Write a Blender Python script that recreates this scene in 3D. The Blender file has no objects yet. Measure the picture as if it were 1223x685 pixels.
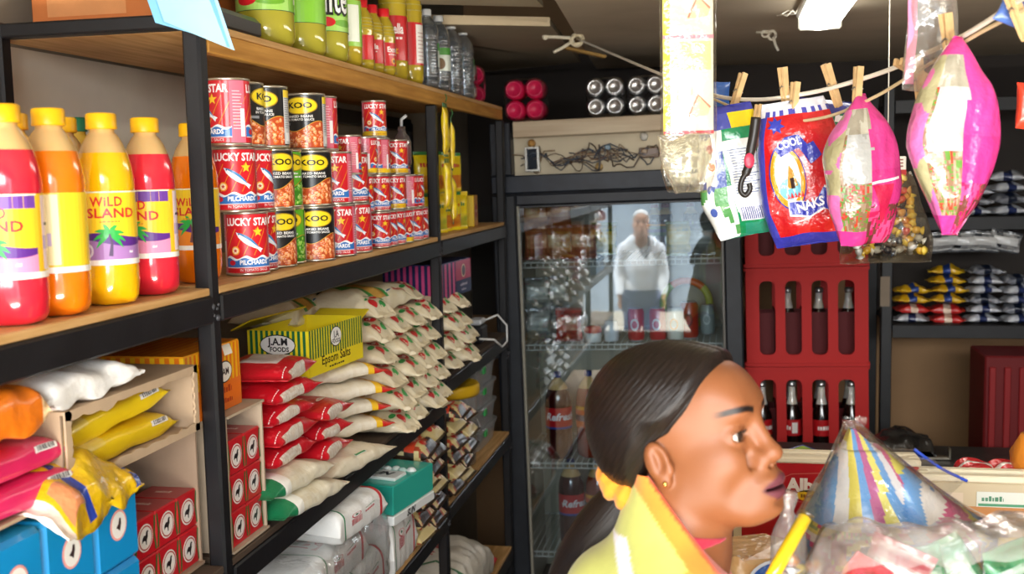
import bpy, bmesh, math, random
import numpy as np
from math import sin, cos, pi, sqrt, atan2, radians, exp, hypot
from mathutils import Vector, Matrix, Euler, noise as mnoise

SC = bpy.context.scene
COLL = SC.collection
V = Vector
# ---------------------------------------------------------------- camera
EYE = 1.75
FPX, CX, CY = 1280.0, 611.5, 342.5
CAMLOC = V((0, 0, EYE))
_yc = V((870 - CX, -(205 - CY), -FPX)).normalized()
_r = radians(0.1)
_up = V((-sin(_r), cos(_r), 0))
_zc = (_up - _yc * _up.dot(_yc)).normalized()
_xc = _yc.cross(_zc)
CAMROT = Matrix((_xc, _yc, _zc))            # camera -> world

def ray(px, py):
    return (CAMROT @ V((px - CX, -(py - CY), -FPX)).normalized())
def atX(px, py, x):
    d = ray(px, py); return CAMLOC + d * ((x - CAMLOC.x) / d.x)
def atY(px, py, y):
    d = ray(px, py); return CAMLOC + d * ((y - CAMLOC.y) / d.y)
def atZ(px, py, z):
    d = ray(px, py); return CAMLOC + d * ((z - CAMLOC.z) / d.z)
def proj(p):
    c = CAMROT.transposed() @ (V(p) - CAMLOC)
    return (CX - FPX * c.x / c.z, CY + FPX * c.y / c.z)

cam_d = bpy.data.cameras.new('camera')
cam_d.sensor_width = 36.0
cam_d.lens = FPX / 1223.0 * 36.0
cam_d.clip_start = 0.02
cam = bpy.data.objects.new('camera', cam_d)
COLL.objects.link(cam)
cam.matrix_world = Matrix.Translation(CAMLOC) @ CAMROT.to_4x4()
SC.camera = cam
cam_d.dof.use_dof = True
cam_d.dof.focus_distance = 1.95
cam_d.dof.aperture_fstop = 6.3

# ---------------------------------------------------------------- colour
def lin(c):
    return c / 12.92 if c <= 0.04045 else ((c + 0.055) / 1.055) ** 2.4
_cc = {}
def C(h):
    if isinstance(h, tuple): return h
    if h not in _cc:
        _cc[h] = tuple(lin(int(h[i:i + 2], 16) / 255.0) for i in (0, 2, 4)) + (1.0,)
    return _cc[h]
def mixc(a, b, t):
    a, b = C(a), C(b)
    return tuple(a[i] * (1 - t) + b[i] * t for i in range(3)) + (1.0,)

# ---------------------------------------------------------------- materials
MATS = {}
def new_mat(name):
    m = bpy.data.materials.new(name); m.use_nodes = True
    nt = m.node_tree
    for n in list(nt.nodes): nt.nodes.remove(n)
    out = nt.nodes.new('ShaderNodeOutputMaterial')
    MATS[name] = m
    return m, nt, out
def attr_col(nt, var=0.0, vscale=20.0):
    a = nt.nodes.new('ShaderNodeVertexColor'); a.layer_name = 'Col'
    if var <= 0: return a.outputs['Color']
    tc = nt.nodes.new('ShaderNodeTexCoord')
    n = nt.nodes.new('ShaderNodeTexNoise'); n.inputs['Scale'].default_value = vscale
    n.inputs['Detail'].default_value = 4
    nt.links.new(tc.outputs['Object'], n.inputs['Vector'])
    mr = nt.nodes.new('ShaderNodeMapRange')
    mr.inputs['To Min'].default_value = 1 - var; mr.inputs['To Max'].default_value = 1 + var * 0.6
    mr.inputs['From Min'].default_value = 0.3; mr.inputs['From Max'].default_value = 0.7
    nt.links.new(n.outputs['Fac'], mr.inputs['Value'])
    mx = nt.nodes.new('ShaderNodeMix'); mx.data_type = 'RGBA'; mx.blend_type = 'MULTIPLY'
    mx.inputs[0].default_value = 1.0
    nt.links.new(a.outputs['Color'], mx.inputs[6])
    nt.links.new(mr.outputs['Result'], mx.inputs[7])
    return mx.outputs[2]
def bump(nt, scale, strength, dist=0.002, kind='noise', detail=3):
    tc = nt.nodes.new('ShaderNodeTexCoord')
    if kind == 'noise':
        n = nt.nodes.new('ShaderNodeTexNoise'); n.inputs['Detail'].default_value = detail
        o = n.outputs['Fac']
    else:
        n = nt.nodes.new('ShaderNodeTexVoronoi'); o = n.outputs['Distance']
    n.inputs['Scale'].default_value = scale
    nt.links.new(tc.outputs['Object'], n.inputs['Vector'])
    b = nt.nodes.new('ShaderNodeBump'); b.inputs['Strength'].default_value = strength
    b.inputs['Distance'].default_value = dist
    nt.links.new(o, b.inputs['Height'])
    return b.outputs['Normal']
def pmat(name, rough=0.5, metal=0.0, var=0.0, vscale=20.0, bmp=None, coat=0.0, spec=0.5, sss=0.0, trans=0.0, sheen=0.0):
    m, nt, out = new_mat(name)
    p = nt.nodes.new('ShaderNodeBsdfPrincipled')
    nt.links.new(attr_col(nt, var, vscale), p.inputs['Base Color'])
    p.inputs['Roughness'].default_value = rough
    p.inputs['Metallic'].default_value = metal
    p.inputs['Specular IOR Level'].default_value = spec
    p.inputs['Coat Weight'].default_value = coat
    p.inputs['Coat Roughness'].default_value = 0.08
    if sss:
        p.inputs['Subsurface Weight'].default_value = sss
        p.inputs['Subsurface Radius'].default_value = (0.01, 0.004, 0.002)
        p.inputs['Subsurface Scale'].default_value = 0.6
    p.inputs['Transmission Weight'].default_value = trans
    p.inputs['Sheen Weight'].default_value = sheen
    if bmp: nt.links.new(bump(nt, *bmp), p.inputs['Normal'])
    nt.links.new(p.outputs[0], out.inputs[0])
    return m
def film_mat(name, base=0.10, edge=0.65, rough=0.12, bmp=None, diffuse=0.0):
    """thin clear plastic: transparent, with glossy reflections growing at grazing angles"""
    m, nt, out = new_mat(name)
    a = nt.nodes.new('ShaderNodeVertexColor'); a.layer_name = 'Col'
    t = nt.nodes.new('ShaderNodeBsdfTransparent'); nt.links.new(a.outputs['Color'], t.inputs['Color'])
    g = nt.nodes.new('ShaderNodeBsdfGlossy'); g.inputs['Roughness'].default_value = rough
    g.inputs['Color'].default_value = (1, 1, 1, 1)
    lw = nt.nodes.new('ShaderNodeLayerWeight'); lw.inputs['Blend'].default_value = 0.35
    mr = nt.nodes.new('ShaderNodeMapRange'); mr.inputs['To Min'].default_value = base; mr.inputs['To Max'].default_value = edge
    nt.links.new(lw.outputs['Facing'], mr.inputs['Value'])
    mx = nt.nodes.new('ShaderNodeMixShader')
    nt.links.new(mr.outputs['Result'], mx.inputs['Fac'])
    nt.links.new(t.outputs[0], mx.inputs[1]); nt.links.new(g.outputs[0], mx.inputs[2])
    if bmp:
        nb = bump(nt, *bmp)
        nt.links.new(nb, g.inputs['Normal']); nt.links.new(nb, lw.inputs['Normal'])
    last = mx.outputs[0]
    if diffuse:
        d = nt.nodes.new('ShaderNodeBsdfDiffuse'); d.inputs['Color'].default_value = (0.9, 0.9, 0.9, 1)
        m2 = nt.nodes.new('ShaderNodeMixShader'); m2.inputs['Fac'].default_value = diffuse
        nt.links.new(last, m2.inputs[1]); nt.links.new(d.outputs[0], m2.inputs[2]); last = m2.outputs[0]
    nt.links.new(last, out.inputs[0])
    return m

pmat('paper', 0.62, var=0.04, vscale=30)
pmat('card', 0.8, var=0.08, vscale=25, bmp=(120, 0.15, 0.001))
pmat('print_gloss', 0.3, coat=0.25)
pmat('tin_label', 0.32, coat=0.35)
pmat('tin', 0.28, metal=0.9, var=0.08)
pmat('pack', 0.3, coat=0.3, bmp=(55, 0.45, 0.004))
pmat('sackfilm', 0.38, coat=0.15, bmp=(90, 0.5, 0.003))
pmat('foil', 0.24, coat=0.6, bmp=(34, 0.85, 0.008), spec=0.6)
pmat('plastic', 0.35, spec=0.5)
pmat('matte', 0.75)
pmat('juice', 0.14, coat=0.5, sss=0.25)
pmat('blackmetal', 0.45, var=0.3, vscale=18, bmp=(60, 0.15, 0.002), spec=0.4)
pmat('wall', 0.85, var=0.10, vscale=5, bmp=(14, 0.15, 0.004))
pmat('cloth', 0.85, var=0.05, vscale=60, bmp=(400, 0.2, 0.0006), sheen=0.2)
pmat('knit', 0.95, var=0.1, vscale=80, bmp=(300, 0.5, 0.001), sheen=0.4)
pmat('skin', 0.48, var=0.05, vscale=14, sss=0.12, spec=0.45, bmp=(260, 0.04, 0.0006))
pmat('eye', 0.08, coat=1.0)
def hair_mat():
    m, nt, out = new_mat('hair')
    p = nt.nodes.new('ShaderNodeBsdfPrincipled'); nt.links.new(attr_col(nt, .25, 50), p.inputs['Base Color'])
    p.inputs['Roughness'].default_value = .36; p.inputs['Specular IOR Level'].default_value = .35
    tc = nt.nodes.new('ShaderNodeTexCoord'); mp = nt.nodes.new('ShaderNodeMapping')
    mp.inputs['Rotation'].default_value = (0, radians(44), 0)
    mp2 = nt.nodes.new('ShaderNodeMapping'); mp2.inputs['Scale'].default_value = (14, 60, 520)
    nt.links.new(tc.outputs['Object'], mp.inputs['Vector']); nt.links.new(mp.outputs[0], mp2.inputs['Vector'])
    n = nt.nodes.new('ShaderNodeTexNoise'); n.inputs['Scale'].default_value = 1.0; n.inputs['Detail'].default_value = 3
    nt.links.new(mp2.outputs[0], n.inputs['Vector'])
    b = nt.nodes.new('ShaderNodeBump'); b.inputs['Strength'].default_value = .5; b.inputs['Distance'].default_value = .002
    nt.links.new(n.outputs['Fac'], b.inputs['Height']); nt.links.new(b.outputs[0], p.inputs['Normal'])
    nt.links.new(p.outputs[0], out.inputs[0])
hair_mat()
pmat('gold', 0.2, metal=1.0)
pmat('rope', 0.8, bmp=(300, 0.4, 0.001))
pmat('woodpeg', 0.6, var=0.15, vscale=60)
pmat('reflector', 0.35, metal=0.35)
film_mat('film', 0.07, 0.75, 0.16, bmp=(38, 0.7, 0.006))
film_mat('film_milky', 0.10, 0.75, 0.18, bmp=(30, 0.8, 0.006), diffuse=0.07)
film_mat('pet', 0.10, 0.85, 0.09, bmp=(70, 0.4, 0.003), diffuse=0.07)
film_mat('film_cloud', 0.12, 0.7, 0.25, bmp=(30, 0.8, 0.006), diffuse=0.16)
pmat('crate_plastic', 0.55, spec=0.25)
film_mat('tub', 0.12, 0.6, 0.25, diffuse=0.22)

def wood_mat(name, c1, c2, axis=1, scale=6.0, rough=0.6):
    m, nt, out = new_mat(name)
    tc = nt.nodes.new('ShaderNodeTexCoord'); mp = nt.nodes.new('ShaderNodeMapping')
    s = [14.0, 14.0, 14.0]; s[axis] = 1.0
    mp.inputs['Scale'].default_value = s
    nt.links.new(tc.outputs['Object'], mp.inputs['Vector'])
    n = nt.nodes.new('ShaderNodeTexNoise'); n.inputs['Scale'].default_value = scale; n.inputs['Detail'].default_value = 6
    nt.links.new(mp.outputs[0], n.inputs['Vector'])
    cr = nt.nodes.new('ShaderNodeValToRGB')
    cr.color_ramp.elements[0].position = 0.3; cr.color_ramp.elements[0].color = C(c1)
    cr.color_ramp.elements[1].position = 0.7; cr.color_ramp.elements[1].color = C(c2)
    nt.links.new(n.outputs['Fac'], cr.inputs['Fac'])
    p = nt.nodes.new('ShaderNodeBsdfPrincipled'); p.inputs['Roughness'].default_value = rough
    nt.links.new(cr.outputs['Color'], p.inputs['Base Color'])
    nt.links.new(p.outputs[0], out.inputs[0])
    return m
wood_mat('ply', 'b98a4c', 'dbb078', 1)
wood_mat('ply_front', 'b0782c', 'd29a48', 1)
wood_mat('pine', 'b9a184', 'd3c2a6', 0, 3.0)

# ---------------------------------------------------------------- mesh builder
def refine(vs, fs, mx):
    vs = [tuple(v) for v in vs]; out = []; mid = {}
    tris = []
    for f in fs:
        for i in range(1, len(f) - 1): tris.append((f[0], f[i], f[i + 1]))
    n0 = 0
    while tris:
        t = tris.pop(); n0 += 1
        best = 0; bi = 0
        for i in range(3):
            a, b = vs[t[i]], vs[t[(i + 1) % 3]]
            d = (a[0] - b[0]) ** 2 + (a[1] - b[1]) ** 2
            if d > best: best = d; bi = i
        if best > mx * mx and n0 < 6000:
            i, j, k = t[bi], t[(bi + 1) % 3], t[(bi + 2) % 3]
            e = (min(i, j), max(i, j))
            if e not in mid:
                mid[e] = len(vs); vs.append(((vs[i][0] + vs[j][0]) / 2, (vs[i][1] + vs[j][1]) / 2))
            m = mid[e]; tris.append((i, m, k)); tris.append((m, j, k))
        else: out.append(t)
    return vs, out

class MB:
    def __init__(s):
        s.v = []; s.f = []; s.c = []; s.m = []; s.s = []; s.mx = 0.0055
    def add(s, verts, faces, col, mi=0, smooth=False):
        b = len(s.v)
        s.v.extend([tuple(p) for p in verts])
        if isinstance(col, str): col = C(col)
        multi = isinstance(col, list)
        for i, f in enumerate(faces):
            s.f.append(tuple(b + k for k in f))
            cc = col[i] if multi else col
            s.c.append(C(cc) if isinstance(cc, str) else cc)
            s.m.append(mi); s.s.append(smooth)
    def grid(s, fn, nu, nv, colfn, mi=0, smooth=True, closeu=False, u0=0., u1=1., v0=0., v1=1.):
        vs = []
        for j in range(nv + 1):
            for i in range(nu + (0 if closeu else 1)):
                vs.append(fn(u0 + (u1 - u0) * i / nu, v0 + (v1 - v0) * j / nv))
        w = nu if closeu else nu + 1
        fs = []; cs = []
        for j in range(nv):
            for i in range(nu):
                a = j * w + i; b = j * w + (i + 1) % w
                fs.append((a, b, b + w, a + w))
                if callable(colfn):
                    cs.append(colfn(u0 + (u1 - u0) * (i + .5) / nu, v0 + (v1 - v0) * (j + .5) / nv))
                else: cs.append(colfn)
        s.add(vs, fs, cs, mi, smooth)
    def lathe(s, prof, seg, col, mi=0, smooth=True, center=(0, 0, 0), lobes=None):
        """prof: list of (r, z); col: colour, or one per band"""
        vs = []
        for (r, z) in prof:
            for i in range(seg):
                a = 2 * pi * i / seg
                rr = r if lobes is None else r * lobes(a, z)
                vs.append((center[0] + rr * cos(a), center[1] + rr * sin(a), center[2] + z))
        fs = []; cs = []
        for j in range(len(prof) - 1):
            for i in range(seg):
                k = (i + 1) % seg
                fs.append((j * seg + i, j * seg + k, (j + 1) * seg + k, (j + 1) * seg + i))
                cs.append(col[j] if isinstance(col, list) else col)
        if prof[0][0] > 1e-6:
            fs.append(tuple(range(seg - 1, -1, -1))); cs.append(cs[0])
        if prof[-1][0] > 1e-6:
            n = (len(prof) - 1) * seg
            fs.append(tuple(range(n, n + seg))); cs.append(cs[-1 - (1 if prof[0][0] > 1e-6 else 0)])
        s.add(vs, fs, cs, mi, smooth)
    def box(s, c, d, col, mi=0, bev=0.0, mat=None):
        """centre c, full size d; col: one colour or dict of '+x' style face colours with 'o' for others"""
        hx, hy, hz = d[0] / 2, d[1] / 2, d[2] / 2
        b = min(bev, hx * .9, hy * .9, hz * .9)
        def T(p):
            p = V(p)
            if mat is not None: p = mat @ p
            return (p.x + c[0], p.y + c[1], p.z + c[2])
        def cl(k):
            if isinstance(col, dict): return col.get(k, col.get('o'))
            return col
        if b <= 0:
            vs = [T((sx * hx, sy * hy, sz * hz)) for sz in (-1, 1) for sy in (-1, 1) for sx in (-1, 1)]
            fs = [(0, 2, 3, 1), (4, 5, 7, 6), (0, 1, 5, 4), (2, 6, 7, 3), (0, 4, 6, 2), (1, 3, 7, 5)]
            s.add(vs, fs, [cl(k) for k in ('-z', '+z', '-y', '+y', '-x', '+x')], mi)
            return
        idx = {}; vs = []
        for sx in (-1, 1):
            for sy in (-1, 1):
                for sz in (-1, 1):
                    for ax in range(3):
                        p = [sx * (hx - b), sy * (hy - b), sz * (hz - b)]
                        p[ax] = (sx * hx, sy * hy, sz * hz)[ax]
                        idx[(sx, sy, sz, ax)] = len(vs); vs.append(T(p))
        fs = []; cs = []
        I = idx
        def q(l, k): fs.append(tuple(l)); cs.append(cl(k))
        for sg in (-1, 1):
            o = [(-1, -1), (1, -1), (1, 1), (-1, 1)]
            if sg < 0: o = o[::-1]
            q([I[(sg, a, b2, 0)] for a, b2 in o], '+x' if sg > 0 else '-x')
            q([I[(b2, sg, a, 1)] for a, b2 in o], '+y' if sg > 0 else '-y')
            q([I[(a, b2, sg, 2)] for a, b2 in o], '+z' if sg > 0 else '-z')
        for a in (-1, 1):
            for b2 in (-1, 1):
                q([I[(a, b2, -1, 0)], I[(a, b2, 1, 0)], I[(a, b2, 1, 1)], I[(a, b2, -1, 1)]], 'o' if isinstance(col, dict) else 'o')
                q([I[(a, -1, b2, 0)], I[(a, 1, b2, 0)], I[(a, 1, b2, 2)], I[(a, -1, b2, 2)]], 'o')
                q([I[(-1, a, b2, 1)], I[(1, a, b2, 1)], I[(1, a, b2, 2)], I[(-1, a, b2, 2)]], 'o')
        for sx in (-1, 1):
            for sy in (-1, 1):
                for sz in (-1, 1):
                    q([I[(sx, sy, sz, 0)], I[(sx, sy, sz, 1)], I[(sx, sy, sz, 2)]], 'o')
        s.add(vs, fs, cs, mi)
    def bar(s, a, b, w, h, col, mi=0, bev=0.0, up=(0, 0, 1)):
        """rectangular bar from a to b"""
        a, b = V(a), V(b); d = b - a; L = d.length; d.normalize()
        x = d.cross(V(up))
        if x.length < 1e-4: x = d.cross(V((1, 0, 0)))
        x.normalize(); z = x.cross(d)
        m = Matrix((x, d, z)).transposed()
        s.box((a + b) / 2, (w, L, h), col, mi, bev, m)
    def tube(s, pts, r, col, seg=8, mi=0, cap=True):
        pts = [V(p) for p in pts]; n = len(pts)
        rad = r if isinstance(r, (list, tuple)) else [r] * n
        t0 = (pts[1] - pts[0]).normalized()
        u = t0.cross(V((0, 0, 1)))
        if u.length < 1e-3: u = t0.cross(V((1, 0, 0)))
        u.normalize(); vs = []
        for i in range(n):
            t = (pts[min(i + 1, n - 1)] - pts[max(i - 1, 0)]).normalized()
            u = (u - t * u.dot(t)).normalized(); w = t.cross(u)
            for k in range(seg):
                a = 2 * pi * k / seg
                vs.append(pts[i] + (u * cos(a) + w * sin(a)) * rad[i])
        fs = []
        for i in range(n - 1):
            for k in range(seg):
                k2 = (k + 1) % seg
                fs.append((i * seg + k, i * seg + k2, (i + 1) * seg + k2, (i + 1) * seg + k))
        if cap:
            fs.append(tuple(range(seg - 1, -1, -1))); fs.append(tuple(range((n - 1) * seg, n * seg)))
        s.add(vs, fs, col, mi, True)
    def sphere(s, c, r, col, seg=14, rings=8, mi=0, sc=(1, 1, 1)):
        vs = []; fs = []
        for j in range(rings + 1):
            th = pi * j / rings
            for i in range(seg):
                a = 2 * pi * i / seg
                vs.append((c[0] + r * sc[0] * sin(th) * cos(a), c[1] + r * sc[1] * sin(th) * sin(a), c[2] + r * sc[2] * cos(th)))
        for j in range(rings):
            for i in range(seg):
                k = (i + 1) % seg
                fs.append((j * seg + i, (j + 1) * seg + i, (j + 1) * seg + k, j * seg + k))
        s.add(vs, fs, col, mi, True)
    # ---- flat artwork mapped through fn(x, y) -> 3-D point
    def text(s, txt, fn, x, y, h, col, mi=0, align='c', bold=0.0, shear=0.0, width=None, spacing=1.0):
        vs, fs, w = text2d(txt, bold, shear, spacing)
        sx = h if width is None else (width / w)
        ox = {'c': -w / 2, 'l': 0, 'r': -w}[align]
        vs, fs = refine([(x + (a + ox) * sx, y + b * h) for a, b in vs], fs, s.mx)
        s.add([fn(a, b) for a, b in vs], fs, col, mi)
    def greek(s, txt, fn, x, y, h, col, mi=0, align='c', width=None, **kw):
        """print too small or blurred to read in the photograph: a row of short dashes"""
        w = width or h * .62 * len(txt); x0 = x - {'c': w / 2, 'l': 0, 'r': w}[align]
        t = 0.0; rnd_ = random.Random(len(txt) * 7 + int(abs(h) * 1e5))
        while t < .97:
            l = min(rnd_.uniform(.07, .16), 1 - t)
            s.rect(x0 + w * t, y + h * .12, x0 + w * (t + l), y + h * rnd_.uniform(.62, .9), fn, col, mi, nx=2, ny=1); t += l + .045
    def shape(s, pts, fn, col, mi=0):
        """filled polygon (roughly star-shaped about its centroid)"""
        n = len(pts); cx = sum(p[0] for p in pts) / n; cy = sum(p[1] for p in pts) / n
        vs, fs = refine([(cx, cy)] + list(pts), [(0, 1 + i, 1 + (i + 1) % n) for i in range(n)], s.mx)
        s.add([fn(a, b) for a, b in vs], fs, col, mi)
    def rect(s, x0, y0, x1, y1, fn, col, mi=0, nx=4, ny=4):
        s.grid(lambda u, v: fn(x0 + (x1 - x0) * u, y0 + (y1 - y0) * v), nx, ny, col, mi, False)
    def ell(s, cx, cy, rx, ry, fn, col, mi=0, n=20):
        s.shape([(cx + rx * cos(2 * pi * i / n), cy + ry * sin(2 * pi * i / n)) for i in range(n)], fn, col, mi)
    def strip(s, pts, w, fn, col, mi=0):
        vs = []; n = len(pts)
        ww = w if isinstance(w, (list, tuple)) else [w] * n
        for i in range(n):
            a = pts[max(i - 1, 0)]; b = pts[min(i + 1, n - 1)]
            dx, dy = b[0] - a[0], b[1] - a[1]; l = hypot(dx, dy) or 1
            nx, ny = -dy / l * ww[i] / 2, dx / l * ww[i] / 2
            vs += [fn(pts[i][0] + nx, pts[i][1] + ny), fn(pts[i][0] - nx, pts[i][1] - ny)]
        s.add(vs, [(2 * i, 2 * i + 1, 2 * i + 3, 2 * i + 2) for i in range(n - 1)], col, mi)
    def build(s, name, mats, parent=None, loc=None, rot=None):
        me = bpy.data.meshes.new(name)
        me.from_pydata(s.v, [], s.f)
        if not isinstance(mats, (list, tuple)): mats = [mats]
        for m in mats: me.materials.append(MATS[m] if isinstance(m, str) else m)
        n = len(me.polygons)
        me.polygons.foreach_set('material_index', np.array(s.m, dtype=np.int32))
        me.polygons.foreach_set('use_smooth', np.array(s.s, dtype=bool))
        ca = me.color_attributes.new('Col', 'FLOAT_COLOR', 'CORNER')
        cols = np.array([c[:4] for c in s.c], dtype=np.float32)
        cnt = np.array([len(f) for f in s.f])
        ca.data.foreach_set('color', np.repeat(cols, cnt, axis=0).ravel())
        me.update()
        o = bpy.data.objects.new(name, me)
        COLL.objects.link(o)
        if parent is not None: o.parent = parent
        if loc is not None: o.location = loc
        if rot is not None: o.rotation_euler = rot
        return o

_tx = {}
def text2d(txt, bold=0.0, shear=0.0, spacing=1.0):
    k = (txt, bold, shear, spacing)
    if k in _tx: return _tx[k]
    cu = bpy.data.curves.new('lettering', 'FONT')
    cu.body = txt; cu.offset = bold; cu.shear = shear; cu.space_character = spacing
    cu.resolution_u = 2; cu.size = 1.0
    ob = bpy.data.objects.new('lettering', cu)
    me = ob.to_mesh()
    vs = [(v.co.x, v.co.y) for v in me.vertices]
    fs = [tuple(p.vertices) for p in me.polygons]
    ob.to_mesh_clear(); bpy.data.objects.remove(ob); bpy.data.curves.remove(cu)
    mx = min(v[0] for v in vs); wx = max(v[0] for v in vs) - mx
    H = 0.70
    r = ([((a - mx) / H, b / H) for a, b in vs], fs, wx / H)
    _tx[k] = r
    return r

# ---------------------------------------------------------------- scene objects
def tag(o, label=None, cat=None, group=None, kind=None):
    if label: o['label'] = label
    if cat: o['category'] = cat
    if group: o['group'] = group
    if kind: o['kind'] = kind
    return o
def thing(name, label, cat, loc=(0, 0, 0), rot=(0, 0, 0), group=None):
    o = bpy.data.objects.new(name, None); COLL.objects.link(o)
    o.empty_display_size = 0.02
    o.location = loc; o.rotation_euler = rot
    return tag(o, label, cat, group)
def kids(o): return [c for c in COLL.objects if c.parent is o]
_kidcache = {}
def dup(root, label, loc, rot=None, scale=None, group=None, tree=None):
    c = root.copy(); COLL.objects.link(c)
    c.location = loc
    if rot is not None: c.rotation_euler = rot
    if scale is not None: c.scale = (scale,) * 3 if isinstance(scale, (int, float)) else scale
    c['label'] = label
    if group: c['group'] = group
    for ch in root.children:
        d = ch.copy(); COLL.objects.link(d); d.parent = c
        d.matrix_parent_inverse = ch.matrix_parent_inverse
        for g in ch.children:
            e = g.copy(); COLL.objects.link(e); e.parent = d
    return c
class Kinds:
    """first use places the prototype itself, later uses copy it"""
    def __init__(s): s.p = {}
    def put(s, key, maker, label, loc, rot=(0, 0, 0), scale=None, group=None):
        if key not in s.p:
            o = maker(); s.p[key] = o
            o.location = loc; o.rotation_euler = rot
            if scale is not None: o.scale = (scale,) * 3 if isinstance(scale, (int, float)) else scale
            o['label'] = label
            if group: o['group'] = group
            return o
        return dup(s.p[key], label, loc, rot, scale if scale is not None else (1, 1, 1), group)
KN = Kinds()
def struct(name, mb, mats):
    o = mb.build(name, mats); o['kind'] = 'structure'; return o
def nz(x, y=0.0, z=0.0, s=1.0):
    return mnoise.noise(V((x * s, y * s, z * s)))
ORD = ['first', 'second', 'third', 'fourth', 'fifth', 'sixth', 'seventh', 'eighth', 'ninth', 'tenth', 'eleventh', 'twelfth', 'thirteenth', 'fourteenth', 'fifteenth', 'sixteenth', 'seventeenth', 'eighteenth']
# ================================================================ room shell
XS = -0.77          # front plane of the left-hand rack
XW = -1.165         # face of the left wall
YP1, YP2, YP3 = 1.510, 2.82, 3.70   # rack posts
Z_TOP, Z_CAN, Z_RICE, Z_LOW = EYE + 0.243, EYE - 0.157, EYE - 0.592, EYE - 0.925
LIFT = {Z_RICE: 0.045, Z_LOW: 0.02}
YB = 4.78           # back wall
ZC = EYE + 0.45     # underside of ceiling boards
XR = 1.75

film_mat('glass', 0.10, 0.7, 0.0)

b = MB(); b.box((0.25, 2.0, -0.03), (3.4, 6.2, 0.06), '5d544b'); struct('floor', b, 'wall')
b = MB(); b.box((XW - 0.03, 2.0, 1.25), (0.06, 6.2, 2.6), 'a39784')
# cream board fixed over the first bay and lath strips over the joints
struct('wall_left', b, 'wall')
b = MB(); b.box((XW + 0.006, 1.35, 1.78), (0.012, 1.9, 0.40), 'eae2d0'); struct('trim_1', b, 'wall')
b = MB(); b.box((0.25, YB + 0.03, 1.25), (3.6, 0.06, 2.6), 'a5815c'); struct('wall_back', b, 'wall')
# darker upper band of the back wall
b = MB(); b.box((0.25, YB - 0.006, 1.95), (3.2, 0.012, 0.66), '3d3632'); struct('trim_2', b, 'wall')
b = MB(); b.box((XW + 0.006, 3.80, 1.6), (0.012, 1.9, 1.3), 'b5aa98'); struct('trim_3', b, 'wall')
b = MB(); b.box((-.86, YB - .006, 1.37), (.60, .012, .50), '3f3b37'); struct('trim_5', b, 'wall')
b = MB(); b.box((XR + 0.03, 2.0, 1.25), (0.06, 6.2, 2.6), '8a8075'); struct('wall_right', b, 'wall')
# front wall with the serving hatch behind the photographer
b = MB()
b.box((0.25, -1.0, 0.25), (3.4, 0.08, 0.5), '8f8678')
b.box((0.25, -1.0, 2.44), (3.4, 0.08, 0.22), '8f8678')
b.box((-1.30, -1.0, 1.4), (0.3, 0.08, 1.85), '8f8678')
b.box((1.85, -1.0, 1.4), (0.2, 0.08, 1.85), '8f8678')
struct('wall_front', b, 'wall')
b = MB(); b.box((0.25, 1.98, 2.575), (3.6, 6.06, 0.05), '3a3633'); struct('ceiling', b, 'wall')

def ceiling_board(name, pts, z, col, th=0.012, tilt=None):
    b = MB()
    n = len(pts)
    lo = [V((p[0], p[1], z + (p[2] if len(p) > 2 else 0))) for p in pts]
    hi = [p + V((0, 0, th)) for p in lo]
    b.add(lo + hi, [tuple(range(n - 1, -1, -1)), tuple(range(n, 2 * n))] +
          [(i, (i + 1) % n, n + (i + 1) % n, n + i) for i in range(n)], col)
    o = b.build(name, 'wall'); o['kind'] = 'structure'; return o
def cz(px, py, z=ZC):
    p = atZ(px, py, z); return (p.x, p.y)
a1, a2 = cz(664, 2), cz(712, 82)
sl = ((a2[0] - a1[0]) / (a2[1] - a1[1]))
near = (a1[0] + sl * (0.2 - a1[1]) * 0.25, 0.2)
ceiling_board('ceiling_board', [near, a1, a2, (XR, cz(900, 84)[1]), (XR, 0.2)], ZC, 'b8a993')
# rear left board, its front edge showing pale
f1, f2 = cz(493, 19), cz(657, 30)
ceiling_board('ceiling_board', [(f1[0] - .35, f1[1] - 0.04), f2, (a2[0] - 0.03, a2[1] - .28), (-1.16, a2[1]), (-1.16, f1[1] - .05)], ZC, '9a8b74', 0.02)
b = MB(); b.bar((f1[0] - .35, f1[1] - 0.05, ZC + 0.008), (f2[0], f2[1] - 0.012, ZC + 0.008), 0.012, 0.026, 'd2bd9a'); struct('trim_4', b, 'wall')
g1, g2 = cz(480, -4), cz(662, 10)
ceiling_board('ceiling_board', [(g1[0] - .3, g1[1]), (g1[0] - .3, 0.2), (near[0] - .02, 0.2), (g2[0] - .03, g2[1])], ZC + 0.005, 'a8997f', 0.014)

# fluorescent batten on the big board
p0 = atZ(979, 33, ZC - 0.05)
lamp = thing('ceiling_lamp', 'glowing white fluorescent batten lamp on the ceiling boards', 'lamp', (p0.x, p0.y, ZC))
L = 1.22
b = MB(); b.box((0, -L / 2, -0.012), (0.13, L, 0.024), 'f2efe6', bev=0.006); b.build('batten_base', 'plastic', lamp)
m, nt, out = new_mat('lamp_glow')
e = nt.nodes.new('ShaderNodeEmission'); e.inputs['Color'].default_value = (1, 0.96, 0.86, 1); e.inputs['Strength'].default_value = 9.0
nt.links.new(e.outputs[0], out.inputs[0])
b = MB()
def _dif(u, v):
    a = pi * u
    return V((0.056 * cos(a) * (1 if True else 0), -0.012 - (L - 0.024) * v, -0.024 - 0.034 * sin(a) ** 0.6 if sin(a) > 0 else -0.024))
b.grid(_dif, 12, 2, 'ffffff'); b.build('diffuser', 'lamp_glow', lamp)
b = MB(); b.box((0, -0.006, -0.034), (0.118, 0.012, 0.044), 'f4f0e2', bev=0.01); b.build('end_cap', 'plastic', lamp)
b = MB(); b.box((0, -L + .006, -0.034), (0.118, 0.012, 0.044), 'f4f0e2', bev=0.01)
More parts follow.
